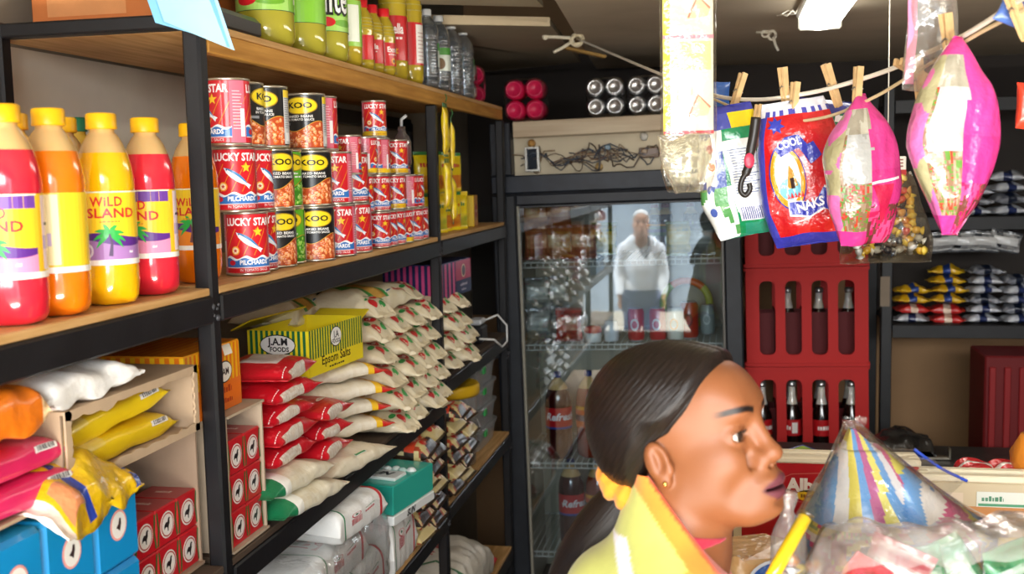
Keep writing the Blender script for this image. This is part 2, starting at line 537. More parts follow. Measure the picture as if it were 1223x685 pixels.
b.build('end_cap', 'plastic', lamp)

# hook with a knotted string end in the ceiling, and loose wire by the lamp
h = atZ(922, 36, ZC)
hk = thing('ceiling_hook', 'pale rope knot tied to a hook in the ceiling beside the lamp', 'hook', (h.x, h.y, ZC))
b = MB()
b.tube([(-0.05, 0, -0.004), (-0.02, 0, -.006), (0, 0, -0.008)], 0.004, 'cfc7b4')
b.tube([(0.012 * cos(t), 0.004 * sin(3 * t), -0.016 + 0.014 * sin(t)) for t in [i * 2 * pi / 14 for i in range(15)]], 0.0045, 'ddd6c6')
b.tube([(-.02 + 0.012 * cos(t), 0.004 * sin(2 * t), -0.010 + 0.01 * sin(t)) for t in [i * 2 * pi / 14 for i in range(15)]], 0.004, 'ddd6c6')
b.tube([(0.004, 0, -0.022), (0.012, 0, -0.05), (0.02, 0, -0.066)], 0.0045, 'e2dccd')
b.build('knot', 'rope', hk)
h = atZ(942, 6, ZC)
b = MB()
pts = [(0.03, 0, 0), (0.02, 0.01, -0.02), (-0.0, 0.02, -0.012), (-0.02, 0.0, -0.024), (-0.006, -0.03, -0.034), (0.01, -0.01, -0.016), (0.02, 0.03, -0.02), (-0.03, 0.05, -0.02)]
b.tube(pts, 0.0016, 'f0ece0', 6)
tag(b.build('loose_wire', 'plastic', None, (h.x, h.y, ZC)), 'thin white loose wire curling beside the glowing ceiling lamp', 'wire')

# ================================================================ left rack
rack = thing('shelf_rack', 'black steel shelf rack with plywood boards along the left wall', 'shelf', (XS, 0, 0))
def part(b, name, mats, root):      # b is in world coordinates
    o = b.build(name, mats, root); o.matrix_parent_inverse = Matrix.Translation(-V(root.location)); return o
PW = 0.028
XF, XB = XS - PW / 2, XS - 0.345
DK = '17171a'
for y, zt in ((YP1, Z_TOP + 0.012), (YP2, Z_TOP - 0.046), (YP3, Z_TOP - 0.046)):
    for x in (XF, XB):
        b = MB(); b.box((x, y, zt / 2), (PW, PW, zt), DK, bev=0.004)
        if x == XF:   # weld beads where the rails meet the post
            for z in (Z_CAN - .04, Z_RICE - .04, Z_LOW - .04):
                for k in range(5):
                    b.sphere((x + PW / 2, y + random.uniform(-.018, .018), z + random.uniform(-.012, .012)), random.uniform(.003, .006), '3c3c40', 8, 5)
        part(b, 'post', 'blackmetal', rack)
b = MB(); b.box((XB, 0.30, 0.98), (PW, PW, 1.96), DK, bev=0.004); part(b, 'post', 'blackmetal', rack)
b = MB(); b.box((XF, 0.30, 0.98), (PW, PW, 1.96), DK, bev=0.004); part(b, 'post', 'blackmetal', rack)
def rails(z, y0, y1, h=0.042):
    b = MB(); b.box((XF + 0.002, (y0 + y1) / 2, z - h / 2), (0.03, y1 - y0 - PW, h), DK, bev=0.003); part(b, 'rail', 'blackmetal', rack)
    b = MB(); b.box((XB, (y0 + y1) / 2, z - h / 2), (0.03, y1 - y0 - PW, h), DK, bev=0.003); part(b, 'rail', 'blackmetal', rack)
def board(z, y0, y1, th=0.012, x0=None, x1=None, m='ply', col='c99a5a'):
    x0 = XB - 0.02 if x0 is None else x0; x1 = XS - 0.002 if x1 is None else x1
    b = MB(); b.box(((x0 + x1) / 2, (y0 + y1) / 2, z - th / 2), (x1 - x0, y1 - y0, th), col, bev=0.0015)
    part(b, 'shelf_board', m, rack)
for z in (Z_CAN, Z_RICE, Z_LOW):
    for y0, y1 in ((0.30, YP1), (YP1, YP2), (YP2, YP3)):
        dz = LIFT.get(z, 0) if y0 == YP2 else 0
        rails(z - 0.013 + dz, y0, y1)
        board(z - .0008 + dz, y0 + PW / 2 + .001, y1 - PW / 2 - .001, m='ply' if z != Z_RICE else 'card', col='4a3a2c')
for z in (0.42,):
    for y0, y1 in ((0.30, YP1), (YP1, YP2), (YP2, YP3)):
        rails(z - 0.012, y0, y1); board(z, y0 + PW / 2 + .001, y1 - PW / 2 - .001)
# cross rails from front post to back post
for y in (0.30, YP1, YP2, YP3):
    for z in (Z_CAN - .012, Z_RICE - .012, Z_LOW - .012):
        b = MB(); b.box(((XF + XB) / 2, y, z - .02), (XF - XB - PW, 0.03, 0.04), DK, bev=0.003); part(b, 'cross_rail', 'blackmetal', rack)
b = MB(); b.box(((XF + XB) / 2, YP1, Z_TOP - 0.002), (XF - XB - PW, 0.03, 0.022), DK, bev=0.003); part(b, 'cross_rail', 'blackmetal', rack)
# top shelf: a long plywood board with a batten under its front edge, starting at the first post
board(Z_TOP - .0008, YP1 + 0.021, YP3 + 0.0, 0.011)
b = MB(); b.box((XS - .012, (YP1 + YP3) / 2 + .010, Z_TOP - .0285), (.020, YP3 - YP1 - .022, .033), 'c99a5a', bev=.002); part(b, 'front_batten', 'ply_front', rack)
b = MB(); b.box((XB, (YP2 + YP3) / 2, Z_TOP - 0.055), (0.03, YP3 - YP2 - PW, 0.04), DK); part(b, 'rail', 'blackmetal', rack)
b = MB(); b.box((XB - .01, (YP1 + .3) / 2 + .02, Z_TOP - .06), (0.02, YP1 - .3 - .06, 0.03), 'a98a62'); part(b, 'batten', 'wall', rack)
# ================================================================ tins
def cyl_map(R, e=0.0004):
    def fn(x, y):
        a = -pi / 2 + x / R
        return ((R + e) * cos(a), (R + e) * sin(a), y)
    return fn
def tin_shell(root, R, H):
    rim = R + 0.0008
    b = MB(); b.lathe([(R - .002, 0.0), (rim, 0.0006), (rim + .0004, 0.002), (rim, .0036), (R, 0.0046)], 36, 'd9d4c4'); b.build('bottom_rim', 'tin', root)
    b = MB(); b.lathe([(R, H - .0046), (rim, H - .0036), (rim + .0004, H - .002), (rim, H - .0004), (R - .001, H), (R - .0018, H - .003)], 36, 'd9d4c4'); b.build('top_rim', 'tin', root)
    b = MB(); b.lathe([(R - .0016, H - .0035), (R - .006, H - .0028), (R - .010, H - .0036), (0.0, H - .0034)], 36, 'cfccc2')
    b.build('lid', 'tin', root)
def star_pts(cx, cy, r, n=5, k=.42, ph=pi / 2):
    return [(cx + (r if i % 2 == 0 else r * k) * cos(ph + pi * i / n), cy + (r if i % 2 == 0 else r * k) * sin(ph + pi * i / n)) for i in range(2 * n)]
def make_pilchard(R=.0365, H=.108, yellow=False):
    root = thing('pilchard_tin', 'red tin', 'tin')
    tin_shell(root, R, H)
    b = MB()
    z0, z1 = 0.0045, H - 0.0045
    circ = 2 * pi * R
    per = circ / 2
    b.grid(lambda u, v: (R * cos(2 * pi * u), R * sin(2 * pi * u), z0 + (z1 - z0) * v), 48, 1, 'cf1a27', closeu=True)
    for rep in range(2):
        base = cyl_map(R, .0003); top = cyl_map(R, .0006); tt = cyl_map(R, .0009)
        ox = rep * per
        F = lambda x, y, f=base: f(x + ox, y)
        T = lambda x, y: top(x + ox, y)
        TT = lambda x, y: tt(x + ox, y)
        w = per * 0.78; h = z1 - z0
        # slanting orange lines
        for k in range(-3, 4):
            x = k * w * .2
            pts = [(x - .34 * h * .35 + .34 * h * .7 * t, z0 + h * (.30 + .46 * t)) for t in (0, .25, .5, .75, 1)]
            b.strip(pts, .0014, F, 'e88a2a')
        # pink back panel beside the picture
        xp = per * .5
        b.rect(xp - per * .13, z0, xp + per * .10, z1, F, 'de7086', nx=5, ny=1)
        for k in range(13):
            b.rect(xp - per * .09, z0 + h * (.22 + .05 * k), xp + per * (.02 + .05 * ((k * 7) % 3) / 3), z0 + h * (.235 + .05 * k), T, 'f6c9d0', nx=4, ny=1)
        b.rect(xp + per * .02, z0 + h * .1, xp + per * .09, z0 + h * .55, T, 'f4eeee', nx=3, ny=1)
        # white wave, blue sea, red foot
        n = 24
        wav = [(-w / 2 + w * i / n, z0 + h * (.27 + .028 * sin(i * 2 * pi / 8))) for i in range(n + 1)]
        wb = [(-w / 2 + w * i / n, z0 + h * (.235 + .026 * sin(i * 2 * pi / 8 + .5))) for i in range(n + 1)]
        lo = z0 + h * (.10 if not yellow else .14)
        vs = []
        for p in wav: vs += [F(*p), F(p[0], lo)]
        b.add(vs, [(2 * i, 2 * i + 1, 2 * i + 3, 2 * i + 2) for i in range(n)], 'f3f4f6')
        vs = []
        for p in wb: vs += [T(*p), T(p[0], lo)]
        b.add(vs, [(2 * i, 2 * i + 1, 2 * i + 3, 2 * i + 2) for i in range(n)], '2f74c2')
        if yellow: b.rect(-per / 2, z0, per / 2, z0 + h * .13, T, 'f4c81e', nx=16, ny=1)
        else: b.rect(-w / 2, z0 + h * .085, w / 2, z0 + h * .10, TT, 'f6d5d8', nx=10, ny=1)
        b.text('PILCHARDS', TT, per * .06, z0 + h * .145, h * .075, 'ffffff', bold=.03, width=w * .56)
        b.text('IN TOMATO SAUCE', TT, per * .06, z0 + h * .028, h * .045, 'ffffff' if not yellow else 'b01820', width=w * .56)
        b.ell(-w * .36, z0 + h * .175, w * .07, h * .045, TT, 'd81f33', n=10)
        # round yellow seal
        b.ell(-w * .28, z0 + h * .385, h * .075, h * .075, T, 'f3a733'); b.ell(-w * .28, z0 + h * .385, h * .055, h * .055, TT, 'fbe3c0')
        b.shape(star_pts(-w * .28, z0 + h * .385, h * .04), lambda x, y: cyl_map(R, .0011)(x + ox, y), 'c22a2a')
        # star
        b.shape(star_pts(w * .16, z0 + h * .70, h * .095), T, 'f7c92c')
        # fish: slanted body with a tail
        ca, sa = cos(-.62), sin(-.62)
        def fp(px, py): return (px * ca - py * sa - w * .02, px * sa + py * ca + z0 + h * .535)
        L = h * .27
        body = [(-1, .05), (-.7, .22), (-.3, .33), (.1, .32), (.5, .2), (.8, .07), (1.05, .2), (1.0, 0), (1.05, -.2), (.8, -.07), (.5, -.2), (.1, -.3), (-.3, -.3), (-.7, -.2)]
        b.shape([fp(x * L, y * L * .72) for x, y in body], T, 'e9f1f7')
        bk = [(-.95, .08), (-.7, .22), (-.3, .33), (.1, .32), (.5, .2), (.8, .07), (.5, .08), (0, .12), (-.5, .1)]
        b.shape([fp(x * L, y * L * .72) for x, y in bk], TT, '3d83bf')
        b.strip([fp(-.9 * L, -.04 * L), fp(0, -.08 * L), fp(.8 * L, 0)], .0009, TT, '8fb6d3')
        b.ell(*fp(-.78 * L, .03 * L), h * .012, h * .012, TT, '20242a', n=8)
        b.text('LUCKY STAR', T, 0, z0 + h * .815, h * .125, 'fbf4f2', bold=.035, width=w * .92)
    b.build('printed_label', 'tin_label', root)
    return root
def make_koo(R=.0365, H=.108, green=False):
    root = thing('bean_tin', 'black tin', 'tin')
    tin_shell(root, R, H)
    b = MB(); z0, z1 = .0045, H - .0045; h = z1 - z0; per = pi * R; rnd = random.Random(5 + green)
    bg = '151618' if not green else '62b52c'
    b.grid(lambda u, v: (R * cos(2 * pi * u), R * sin(2 * pi * u), z0 + h * v), 48, 1, bg, closeu=True)
    for rep in range(2):
        ox = rep * per
        def L(e): return lambda x, y: cyl_map(R, e)(x + ox, y)
        w = per * .86
        cb = lambda x: z0 + h * (.40 - .10 * cos(2 * pi * (x / w + .12)) * 1.0)
        n = 20; vs = []
        for i in range(n + 1):
            x = -w / 2 + w * i / n; vs += [L(.0003)(x, cb(x)), L(.0003)(x, z0)]
        b.add(vs, [(2 * i, 2 * i + 1, 2 * i + 3, 2 * i + 2) for i in range(n)], 'b8481c' if not green else '3f8f22')
        for k in range(120):
            x = rnd.uniform(-w * .47, w * .47); y = rnd.uniform(z0 + .002, cb(x) - .0035)
            c = rnd.choice(['e8894a', 'df7434', 'f0a066', 'd5622a', 'e99a58', 'f6b77c'] if not green else ['7fc63c', '9ad44e', '5fae2c', 'b2dc6a'])
            a = rnd.uniform(0, pi); r1, r2 = (.0042, .0027) if not green else (.003, .003)
            pts = [(x + r1 * cos(t) * cos(a) - r2 * sin(t) * sin(a), y + r1 * cos(t) * sin(a) + r2 * sin(t) * cos(a)) for t in [2 * pi * i / 9 for i in range(9)]]
            b.shape(pts, L(.0005 + k * .000003), c)
            hp = [(x - .0008 + r1 * .3 * cos(t), y + .0008 + r2 * .3 * sin(t)) for t in [2 * pi * i / 5 for i in range(5)]]
            b.shape(hp, L(.0010), mixc(c, 'ffffff', .45))
        b.strip([(-w / 2 + w * i / n, cb(-w / 2 + w * i / n) + .0006) for i in range(n + 1)], .0012, L(.0012), 'd8a23a')
        b.ell(0, z0 + h * .80, w * .37, h * .165, L(.0004), 'a9861c', n=28)
        b.ell(0, z0 + h * .80, w * .345, h * .148, L(.0006), 'f3d622', n=28)
        b.text('KOO', L(.0009), 0, z0 + h * .755, h * .105, '14120c', bold=.03, width=w * .50)
        (b.text if not green else b.greek)('BAKED BEANS' if not green else 'PEAS', L(.0006), 0, z0 + h * .575, h * .045, 'f4f4f0', bold=.02, width=w * (.52 if not green else .3))
        (b.text if not green else b.greek)('IN TOMATO SAUCE' if not green else 'IN BRINE', L(.0006), 0, z0 + h * .515, h * .04, 'f4f4f0', bold=.02, width=w * .56)
        b.rect(-w * .45, z0 + h * .43, -w * .22, z0 + h * .475, L(.0014), '8c8f94', nx=3, ny=1)
        xp = per / 2
        b.rect(xp - per * .09, z0 + h * .02, xp + per * .09, z0 + h * .97, L(.0014), 'c9cbcc', nx=5, ny=1)
        for k in range(15):
            b.rect(xp - per * .07, z0 + h * (.30 + .04 * k), xp + per * (.02 + .04 * (k % 2)), z0 + h * (.31 + .04 * k), L(.0017), '6e7276', nx=3, ny=1)
        b.rect(xp - per * .05, z0 + h * .07, xp + per * .05, z0 + h * .22, L(.0017), 'f2f2ef', nx=3, ny=1)
        b.rect(xp - per * .09, z0 + h * .84, xp + per * .09, z0 + h * .97, L(.0018), 'f0cf20', nx=4, ny=1)
    b.build('printed_label', 'tin_label', root)
    return root

TIN_MAKERS = {
    'L': (lambda: make_pilchard(), .0365, .108), 'S': (lambda: make_pilchard(.0275, .084), .0275, .084),
    'Y': (lambda: make_pilchard(.0275, .084, True), .0275, .084),
    'K': (lambda: make_koo(), .0365, .108), 'G': (lambda: make_koo(green=True), .0365, .108)}
KINDW = {'L': 'red pilchard tin', 'S': 'small red tin', 'Y': 'small yellow-footed red tin', 'K': 'black bean tin', 'G': 'green pea tin'}
def tin_row(items, z, rowname, prev=None, xhint=-.815):
    """items: (kind, right edge px, turn); each tin stands behind its neighbour"""
    pos = []
    cnt = {}
    for kind, edge, turn in items:
        mk, R, H = TIN_MAKERS[kind]
        if prev is None:
            y = 1.3
        else: y = prev[1] + .02
        while True:
            # ray through the right edge pixel, tin axis offset by R to the left of it
            d = ray(edge, 250); dx, dy = d.x / hypot(d.x, d.y), d.y / hypot(d.x, d.y)
            # axis lies on the line offset by R on the left side (-dy, dx)
            ox, oy = -dy * R, dx * R
            t = (y - oy) / dy; x = ox + dx * t
            if prev is None:
                if x <= xhint: break
            elif hypot(x - prev[0], y - prev[1]) >= R + prev[2] + .0028 and x <= -.803 + (.0365 - R): break
            y += .002
            if y > 2.78: break
        prev = (x, y, R); pos.append((x, y))
        cnt[kind] = cnt.get(kind, 0)
        n = sum(1 for k, _, _ in items if k == kind)
        lab = KINDW[kind] + ', ' + ((ORD[cnt[kind]] + ' in ') if n > 1 else 'alone of its kind in ') + (rowname if n > 1 else rowname.replace(' from left', '').replace(' from near post', ''))
        cnt[kind] += 1
        face = atan2(-y, -x) + pi / 2
        KN.put('tin' + kind, mk, lab, (x, y, z), (0, 0, face + radians(turn)), None, 'tins on the middle shelf')
    return pos
tin_row([('L', 319, 8), ('L', 329, 40), ('K', 352, 20), ('G', 363, 0), ('K', 398, 4), ('L', 424, -12), ('L', 443, 5)], Z_CAN, 'the bottom row from near post')
tin_row([('L', 308, 10), ('L', 328, 60), ('K', 352, 24), ('G', 362, 30), ('K', 397, 2), ('L', 422, -20), ('L', 441, 15)], Z_CAN + .1085, 'the second row from near post')
tin_row([('L', 305, -62), ('K', 321, 80), ('K', 349, -25), ('K', 393, -20), ('L', 407, -60)], Z_CAN + .217, 'the top row from near post', xhint=-.80)
r0 = (-.83, 2.21, .0365)
tin_row([('S', 466, 10), ('S', 474, 60), ('S', 484, 40), ('Y', 493, 80), ('S', 505, 10), ('S', 511, 70)], Z_CAN, 'the lowest small row from left', r0)
tin_row([('S', 447, 30), ('S', 467, 5), ('Y', 485, 20), ('S', 500, 110), ('S', 507, 80)], Z_CAN + .0843, 'the second small row from left', (-.85, 2.16, .0365))
tin_row([('S', 434, 120), ('Y', 453, 95), ('Y', 468, 130), ('Y', 489, 5)], Z_CAN + .1686, 'the third small row from left', (-.85, 2.13, .0365))
tin_row([('Y', 465, 15)], Z_CAN + .2529, 'the topmost spot', (-.87, 2.36, .01))
p = atX(514, 240, -.83)
KN.put('tinL', None, 'large dark red pilchard tin at the far end beside the second post', (p.x - .02, 2.70, Z_CAN + .0843), (0, 0, .9), None, 'tins on the middle shelf')

# ================================================================ juice bottles
def bottle_body(R, H, neck, col, mat, root, lobes=True, fill=None, ribs=0, seg=40, shoulder=.62):
    prof = [(R * .62, 0.0), (R * .86, .003), (R * .98, .012), (R, .03)]
    if ribs:
        n = ribs * 4
        for i in range(n + 1):
            z = .03 + (H * shoulder - .03) * i / n
            prof.append((R * (1 - .035 * (1 if i % 4 in (1, 2) else 0)), z))
    else:
        prof += [(R, H * .2), (R * .985, H * .21), (R * .985, H * shoulder - .004), (R, H * shoulder)]
    for t in (.15, .35, .55, .75, .9, 1.0):
        a = t * pi / 2
        prof.append((neck + (R - neck) * (cos(a) ** .9 if cos(a) > 1e-6 else 0), H * shoulder + (H * .91 - H * shoulder) * (sin(a) * .35 + t * .65)))
    prof.append((neck, H * .955)); prof.append((neck * .99, H * .98))
    def lob(a, z):
        if z > .026: return 1.0
        return 1 - .10 * (1 - z / .026) * (0.5 + .5 * cos(5 * a))
    b = MB(); cols = []
    for i in range(len(prof) - 1):
        cols.append(col if (fill is None or prof[i][1] < H * fill) else 'd3ae74')
    b.lathe(prof, seg, cols, lobes=lob if lobes else None)
    return b.build('bottle_body', mat, root), prof
def screw_cap(root, r, z, h, col, name='cap'):
    b = MB()
    b.lathe([(r, z), (r * 1.02, z + .0015), (r, z + h * .2), (r, z + h - .002), (r - .0025, z + h), (0, z + h)], 28, col,
            lobes=lambda a, zz: 1 + .02 * (1 if int(a / (2 * pi) * 56) % 2 else 0))
    b.build(name, 'plastic', root)
def palm(b, fn, x, y, s, leaf='2fae4a', trunk='4b2a5a'):
    b.strip([(x + .02 * s, y - .9 * s), (x + .08 * s, y - .4 * s), (x, y)], [.16 * s, .10 * s, .07 * s], fn, trunk)
    for a in (20, 60, 110, 150, 185, -10, -35, 215):
        a = radians(a); l = s * .62
        pts = [(x + l * t * cos(a), y + l * t * sin(a) - .35 * l * t * t) for t in (0, .35, .7, 1)]
        b.strip(pts, [.06 * s, .18 * s, .13 * s, .02 * s], fn, leaf)
def make_juice(col, style):
    root = thing('juice_bottle', 'juice', 'bottle')
    R, H = .0375, .250
    bottle_body(R, H, .0155, col, 'juice', root, fill=.80)
    screw_cap(root, .0195, H * .925, .021, 'f2b50e')
    b = MB(); z0, z1 = H * .215, H * .60; h = z1 - z0
    per = pi * R
    def L(e): return cyl_map(R, e)
    front, back = {'y': ('f7cf2b', 'f6e6a8'), 'r': ('f4c52a', 'f6e0e6'), 'o': ('f7cf2b', 'f7eab8')}[style]
    b.rect(-per * 1.0, z0, per * 1.0, z1, L(.0003), front, nx=40, ny=1)
    b.rect(-per * 1.0, z0, per * 1.0, z0 + h * .075, L(.0006), 'f8f2ea', nx=40, ny=1)
    lilac = 'a87bb8' if style == 'y' else ('e58fb4' if style == 'r' else 'ef8a2c')
    for (xa, xb) in ((-per * .42, per * .42),):
        # wavy purple band with the pale hill below
        n = 20
        up = [(xa + (xb - xa) * i / n, z0 + h * (.40 + .04 * sin(i / n * 5))) for i in range(n + 1)]
        dn = [(xa + (xb - xa) * i / n, z0 + h * (.30 + .05 * sin(i / n * 5 + 1))) for i in range(n + 1)]
        vs = []
        for p in up: vs += [L(.0006)(*p), L(.0006)(p[0], z0 + h * .075)]
        b.add(vs, [(2 * i, 2 * i + 1, 2 * i + 3, 2 * i + 2) for i in range(n)], '5b2a86')
        vs = []
        for p in dn: vs += [L(.0008)(*p), L(.0008)(p[0], z0 + h * .075)]
        b.add(vs, [(2 * i, 2 * i + 1, 2 * i + 3, 2 * i + 2) for i in range(n)], lilac)
        if style == 'r': b.rect(xa, z1 - h * .17, xb, z1 - h * .02, L(.0006), '6d3f9c', nx=10, ny=1)
        b.rect(xa - .002, z1 - h * .02, xb + .002, z1, L(.0008), 'fbf3d0', nx=10, ny=1)
        palm(b, L(.0011), -.002, z0 + h * .43, h * .34, trunk='6a3b3a' if style == 'o' else '4b2a5a')
        ty = 0 if style == 'y' else -h * .08
        b.text('WiLD', L(.0012), -.004, z0 + h * .80 + ty, h * .125, 'd6232b', bold=.02, spacing=1.1, width=per * .34)
        b.text('iSLAND', L(.0012), 0, z0 + h * .645 + ty, h * .125, 'd6232b', bold=.02, spacing=1.05, width=per * .56)
        b.greek('TROPICAL', L(.0012), 0, z0 + h * .575 + ty, h * .03, 'e08a2a', width=per * .22)
        b.greek('1L', L(.0014), per * .22, z0 + h * .15, h * .05, 'f6eef6')
        b.ell(-per * .26, z0 + h * .2, h * .085, h * .10, L(.0012), 'e6dcec'); b.ell(-per * .26, z0 + h * .2, h * .055, h * .07, L(.0015), 'a48ab6')
    # reverse panel
    b.rect(per * .5, z0 + h * .1, per * .98, z1 - h * .02, L(.0006), back, nx=14, ny=1)
    b.rect(per * .54, z0 + h * .62, per * .80, z0 + h * .655, L(.0009), '3d3a44', nx=8, ny=1)
    b.rect(per * .5, z0 + h * .34, per * .90, z0 + h * .50, L(.0008), 'cdb9dc', nx=8, ny=1)
    for k in range(7):
        b.rect(per * .56, z0 + h * (.14 + .025 * k), per * (.80 + .02 * (k % 3)), z0 + h * (.148 + .025 * k), L(.0009), 'c9a98a', nx=6, ny=1)
    b.build('printed_label', 'print_gloss', root)
    return root
mk_j = {'y': lambda: make_juice('f4b70c', 'y'), 'r': lambda: make_juice('e2283c', 'r'), 'o': lambda: make_juice('f07c0a', 'o')}
for px, st, turn, lab, x in [
    (14, 'r', -30, 'red juice bottle with yellow cap, nearest on the shelf at the frame edge', -.812),
    (68, 'o', 190, 'orange juice bottle turned to show its pale back label', -.812),
    (130, 'y', 6, 'yellow juice bottle with palm tree label and yellow cap', -.812),
    (181, 'r', -32, 'red juice bottle with yellow cap just behind the yellow juice bottle', -.817),
    (236, 'o', -10, 'orange juice bottle standing behind the near black post', -.835)]:
    p = atX(px, 300, x)
    KN.put('juice' + st, mk_j[st], lab, (p.x, p.y, Z_CAN), (0, 0, atan2(-p.y, -p.x) + pi / 2 + radians(turn)), None, 'juice bottles')
for px, st, x, lab in [(24, 'o', -.905, 'orange juice bottle at the back between red and orange ones'),
                       (83, 'o', -.905, 'orange juice bottle at the back seen left of the yellow one')]:
    p = atX(px, 300, x)
    KN.put('juice' + st, None, lab, (p.x, p.y, Z_CAN), (0, 0, 2.0), None, 'juice bottles')
# green capped bottle at the back
def make_greencap():
    root = thing('cordial_bottle', 'x', 'bottle'); bottle_body(.034, .262, .014, 'c9a23c', 'juice', root); screw_cap(root, .0165, .242, .022, '1d6b4a'); return root
p = atX(100, 300, -1.00)
KN.put('cordial', make_greencap, 'amber bottle with dark green cap standing at the wall behind the juice', (p.x, p.y, Z_CAN))

# ================================================================ oil bottles on the top shelf
m, nt, out = new_mat('oil')
p_ = nt.nodes.new('ShaderNodeBsdfPrincipled'); nt.links.new(attr_col(nt), p_.inputs['Base Color'])
p_.inputs['Roughness'].default_value = .06; p_.inputs['Transmission Weight'].default_value = .30; p_.inputs['IOR'].default_value = 1.35
p_.inputs['Coat Weight'].default_value = .6
nt.links.new(p_.outputs[0], out.inputs[0])
def make_big_oil():
    root = thing('oil_bottle', 'x', 'bottle')
    R, H = .052, .315
    bottle_body(R, H, .016, 'cfc644', 'oil', root, lobes=False, shoulder=.66)
    screw_cap(root, .020, H * .93, .022, '3f9a3a')
    b = MB(); z0, z1 = .062, .205; h = z1 - z0; per = pi * R
    def L(e): return cyl_map(R, e)
    b.rect(-per, z0, per, z1, L(.0004), '86c83c', nx=44, ny=1)
    b.rect(-per * .45, z0, per * .45, z0 + h * .22, L(.0007), 'a9dc6a', nx=20, ny=1)
    b.rect(-per * .45, z0 + h * .70, per * .45, z1, L(.0007), '9ed65a', nx=20, ny=1)
    b.text("d'lite", L(.0010), 0, z0 + h * .27, h * .46, '16181a', bold=.07, width=per * .60)
    b.text("d'lite", L(.0013), 0, z0 + h * .27, h * .46, 'fafafa', bold=.01, width=per * .58)
    b.ell(-per * .05, z0 + h * .13, h * .14, h * .07, L(.0012), 'd8202a')
    b.ell(per * .22, z0 + h * .12, h * .2, h * .05, L(.0010), '6fb02e')
    b.rect(per * .56, z0 + h * .1, per * .98, z1 - h * .04, L(.0007), 'e8f0dc', nx=10, ny=1)
    for k in range(10): b.rect(per * .60, z0 + h * (.40 + .05 * k), per * .84, z0 + h * (.415 + .05 * k), L(.001), '8a9a86', nx=6, ny=1)
    b.rect(per * .70, z0 + h * .15, per * .92, z0 + h * .36, L(.001), 'fbfbf8', nx=5, ny=1)
    b.strip([(-per + 2 * per * i / 30, z0) for i in range(31)], .0012, L(.0012), '2f5a26')
    b.build('printed_label', 'print_gloss', root); return root
def make_slim_oil(style):
    root = thing('oil_bottle', 'x', 'bottle')
    if style == 'tall': R, H = .0355, .300
    elif style == 'green': R, H = .036, .27
    else: R, H = .027, .150
    o, prof = bottle_body(R, H, .0135, 'd8bc34', 'oil', root, lobes=False, ribs=0, shoulder=.60)
    b = MB()
    for k in range(4):     # embossed rings on the shoulder
        z = H * (.62 + .05 * k); r = np.interp(z, [q[1] for q in prof[3:]], [q[0] for q in prof[3:]])
        b.tube([((r + .0006) * cos(2 * pi * i / 24), (r + .0006) * sin(2 * pi * i / 24), z) for i in range(25)], .0012, 'd9cb70', 5)
    b.build('moulded_ring', 'oil', root)
    screw_cap(root, .0155 if style != 'short' else .0145, H * .93, .02, 'd81e28' if style != 'green' else '3f9a3a')
    b = MB(); z0, z1 = H * .16, H * .52; h = z1 - z0; per = pi * R
    def L(e): return cyl_map(R, e)
    if style == 'green':
        b.rect(-per, z0, per, z1, L(.0004), '9ccf52', nx=40, ny=1); b.rect(-per * .4, z0 + h * .1, per * .2, z1 - h * .1, L(.0007), 'eef2e2', nx=10, ny=1)
    else:
        b.rect(-per, z0, per, z1, L(.0004), 'cf1b22', nx=40, ny=1)
        b.text('Excella', L(.0008), 0, z0 + h * .60, h * .22, 'fff6f2', bold=.03, width=per * .50)
        b.greek('SUNFLOWER OIL', L(.0008), 0, z0 + h * .46, h * .07, 'fff6f2', width=per * .44)
        b.shape(star_pts(-.004, z0 + h * .2, h * .17, 10, .6), L(.0008), 'f0b020'); b.ell(-.004, z0 + h * .2, h * .08, h * .08, L(.0011), '6a3a16', n=12)
        b.rect(per * .5, z0 + h * .05, per * .92, z1 - h * .05, L(.0007), 'f3ece6', nx=8, ny=1)
        for k in range(8): b.rect(per * .55, z0 + h * (.12 + .09 * k), per * .84, z0 + h * (.135 + .09 * k), L(.001), 'b07a70', nx=5, ny=1)
    b.build('printed_label', 'print_gloss', root); return root
mk_o = {'big': make_big_oil, 'tall': lambda: make_slim_oil('tall'), 'green': lambda: make_slim_oil('green'), 'short': lambda: make_slim_oil('short')}
GO = 'oil bottles on the top shelf'
for px, st, x, turn, lab in [
    (319, 'big', -.828, -30, "large green label oil bottle nearest the first post on the top shelf"),
    (359, 'big', -.830, 175, "large oil bottle showing its pale back label on the top shelf"),
    (387, 'big', -.830, 16, "large green label oil bottle with big black and white lettering facing out"),
    (413, 'green', -.815, 20, 'slim oil bottle with green and white label beside the large ones'),
    (433, 'short', -.806, 150, 'short oil bottle with red cap showing a white back panel'),
    (445, 'short', -.811, -15, 'short oil bottle with red cap and red label, second of the short ones'),
    (459, 'short', -.803, 60, 'short oil bottle with red cap and yellow flower label, farthest of the short ones'),
    (470, 'tall', -.816, 0, 'tall oil bottle with red lettered label facing out'),
    (489, 'tall', -.811, -60, 'tall oil bottle with plain red label beside the water bottles')]:
    p = atX(px, 60, x)
    KN.put('oil' + st, mk_o[st], lab, (p.x, p.y, Z_TOP), (0, 0, atan2(-p.y, -p.x) + pi / 2 + radians(turn)), None, GO)

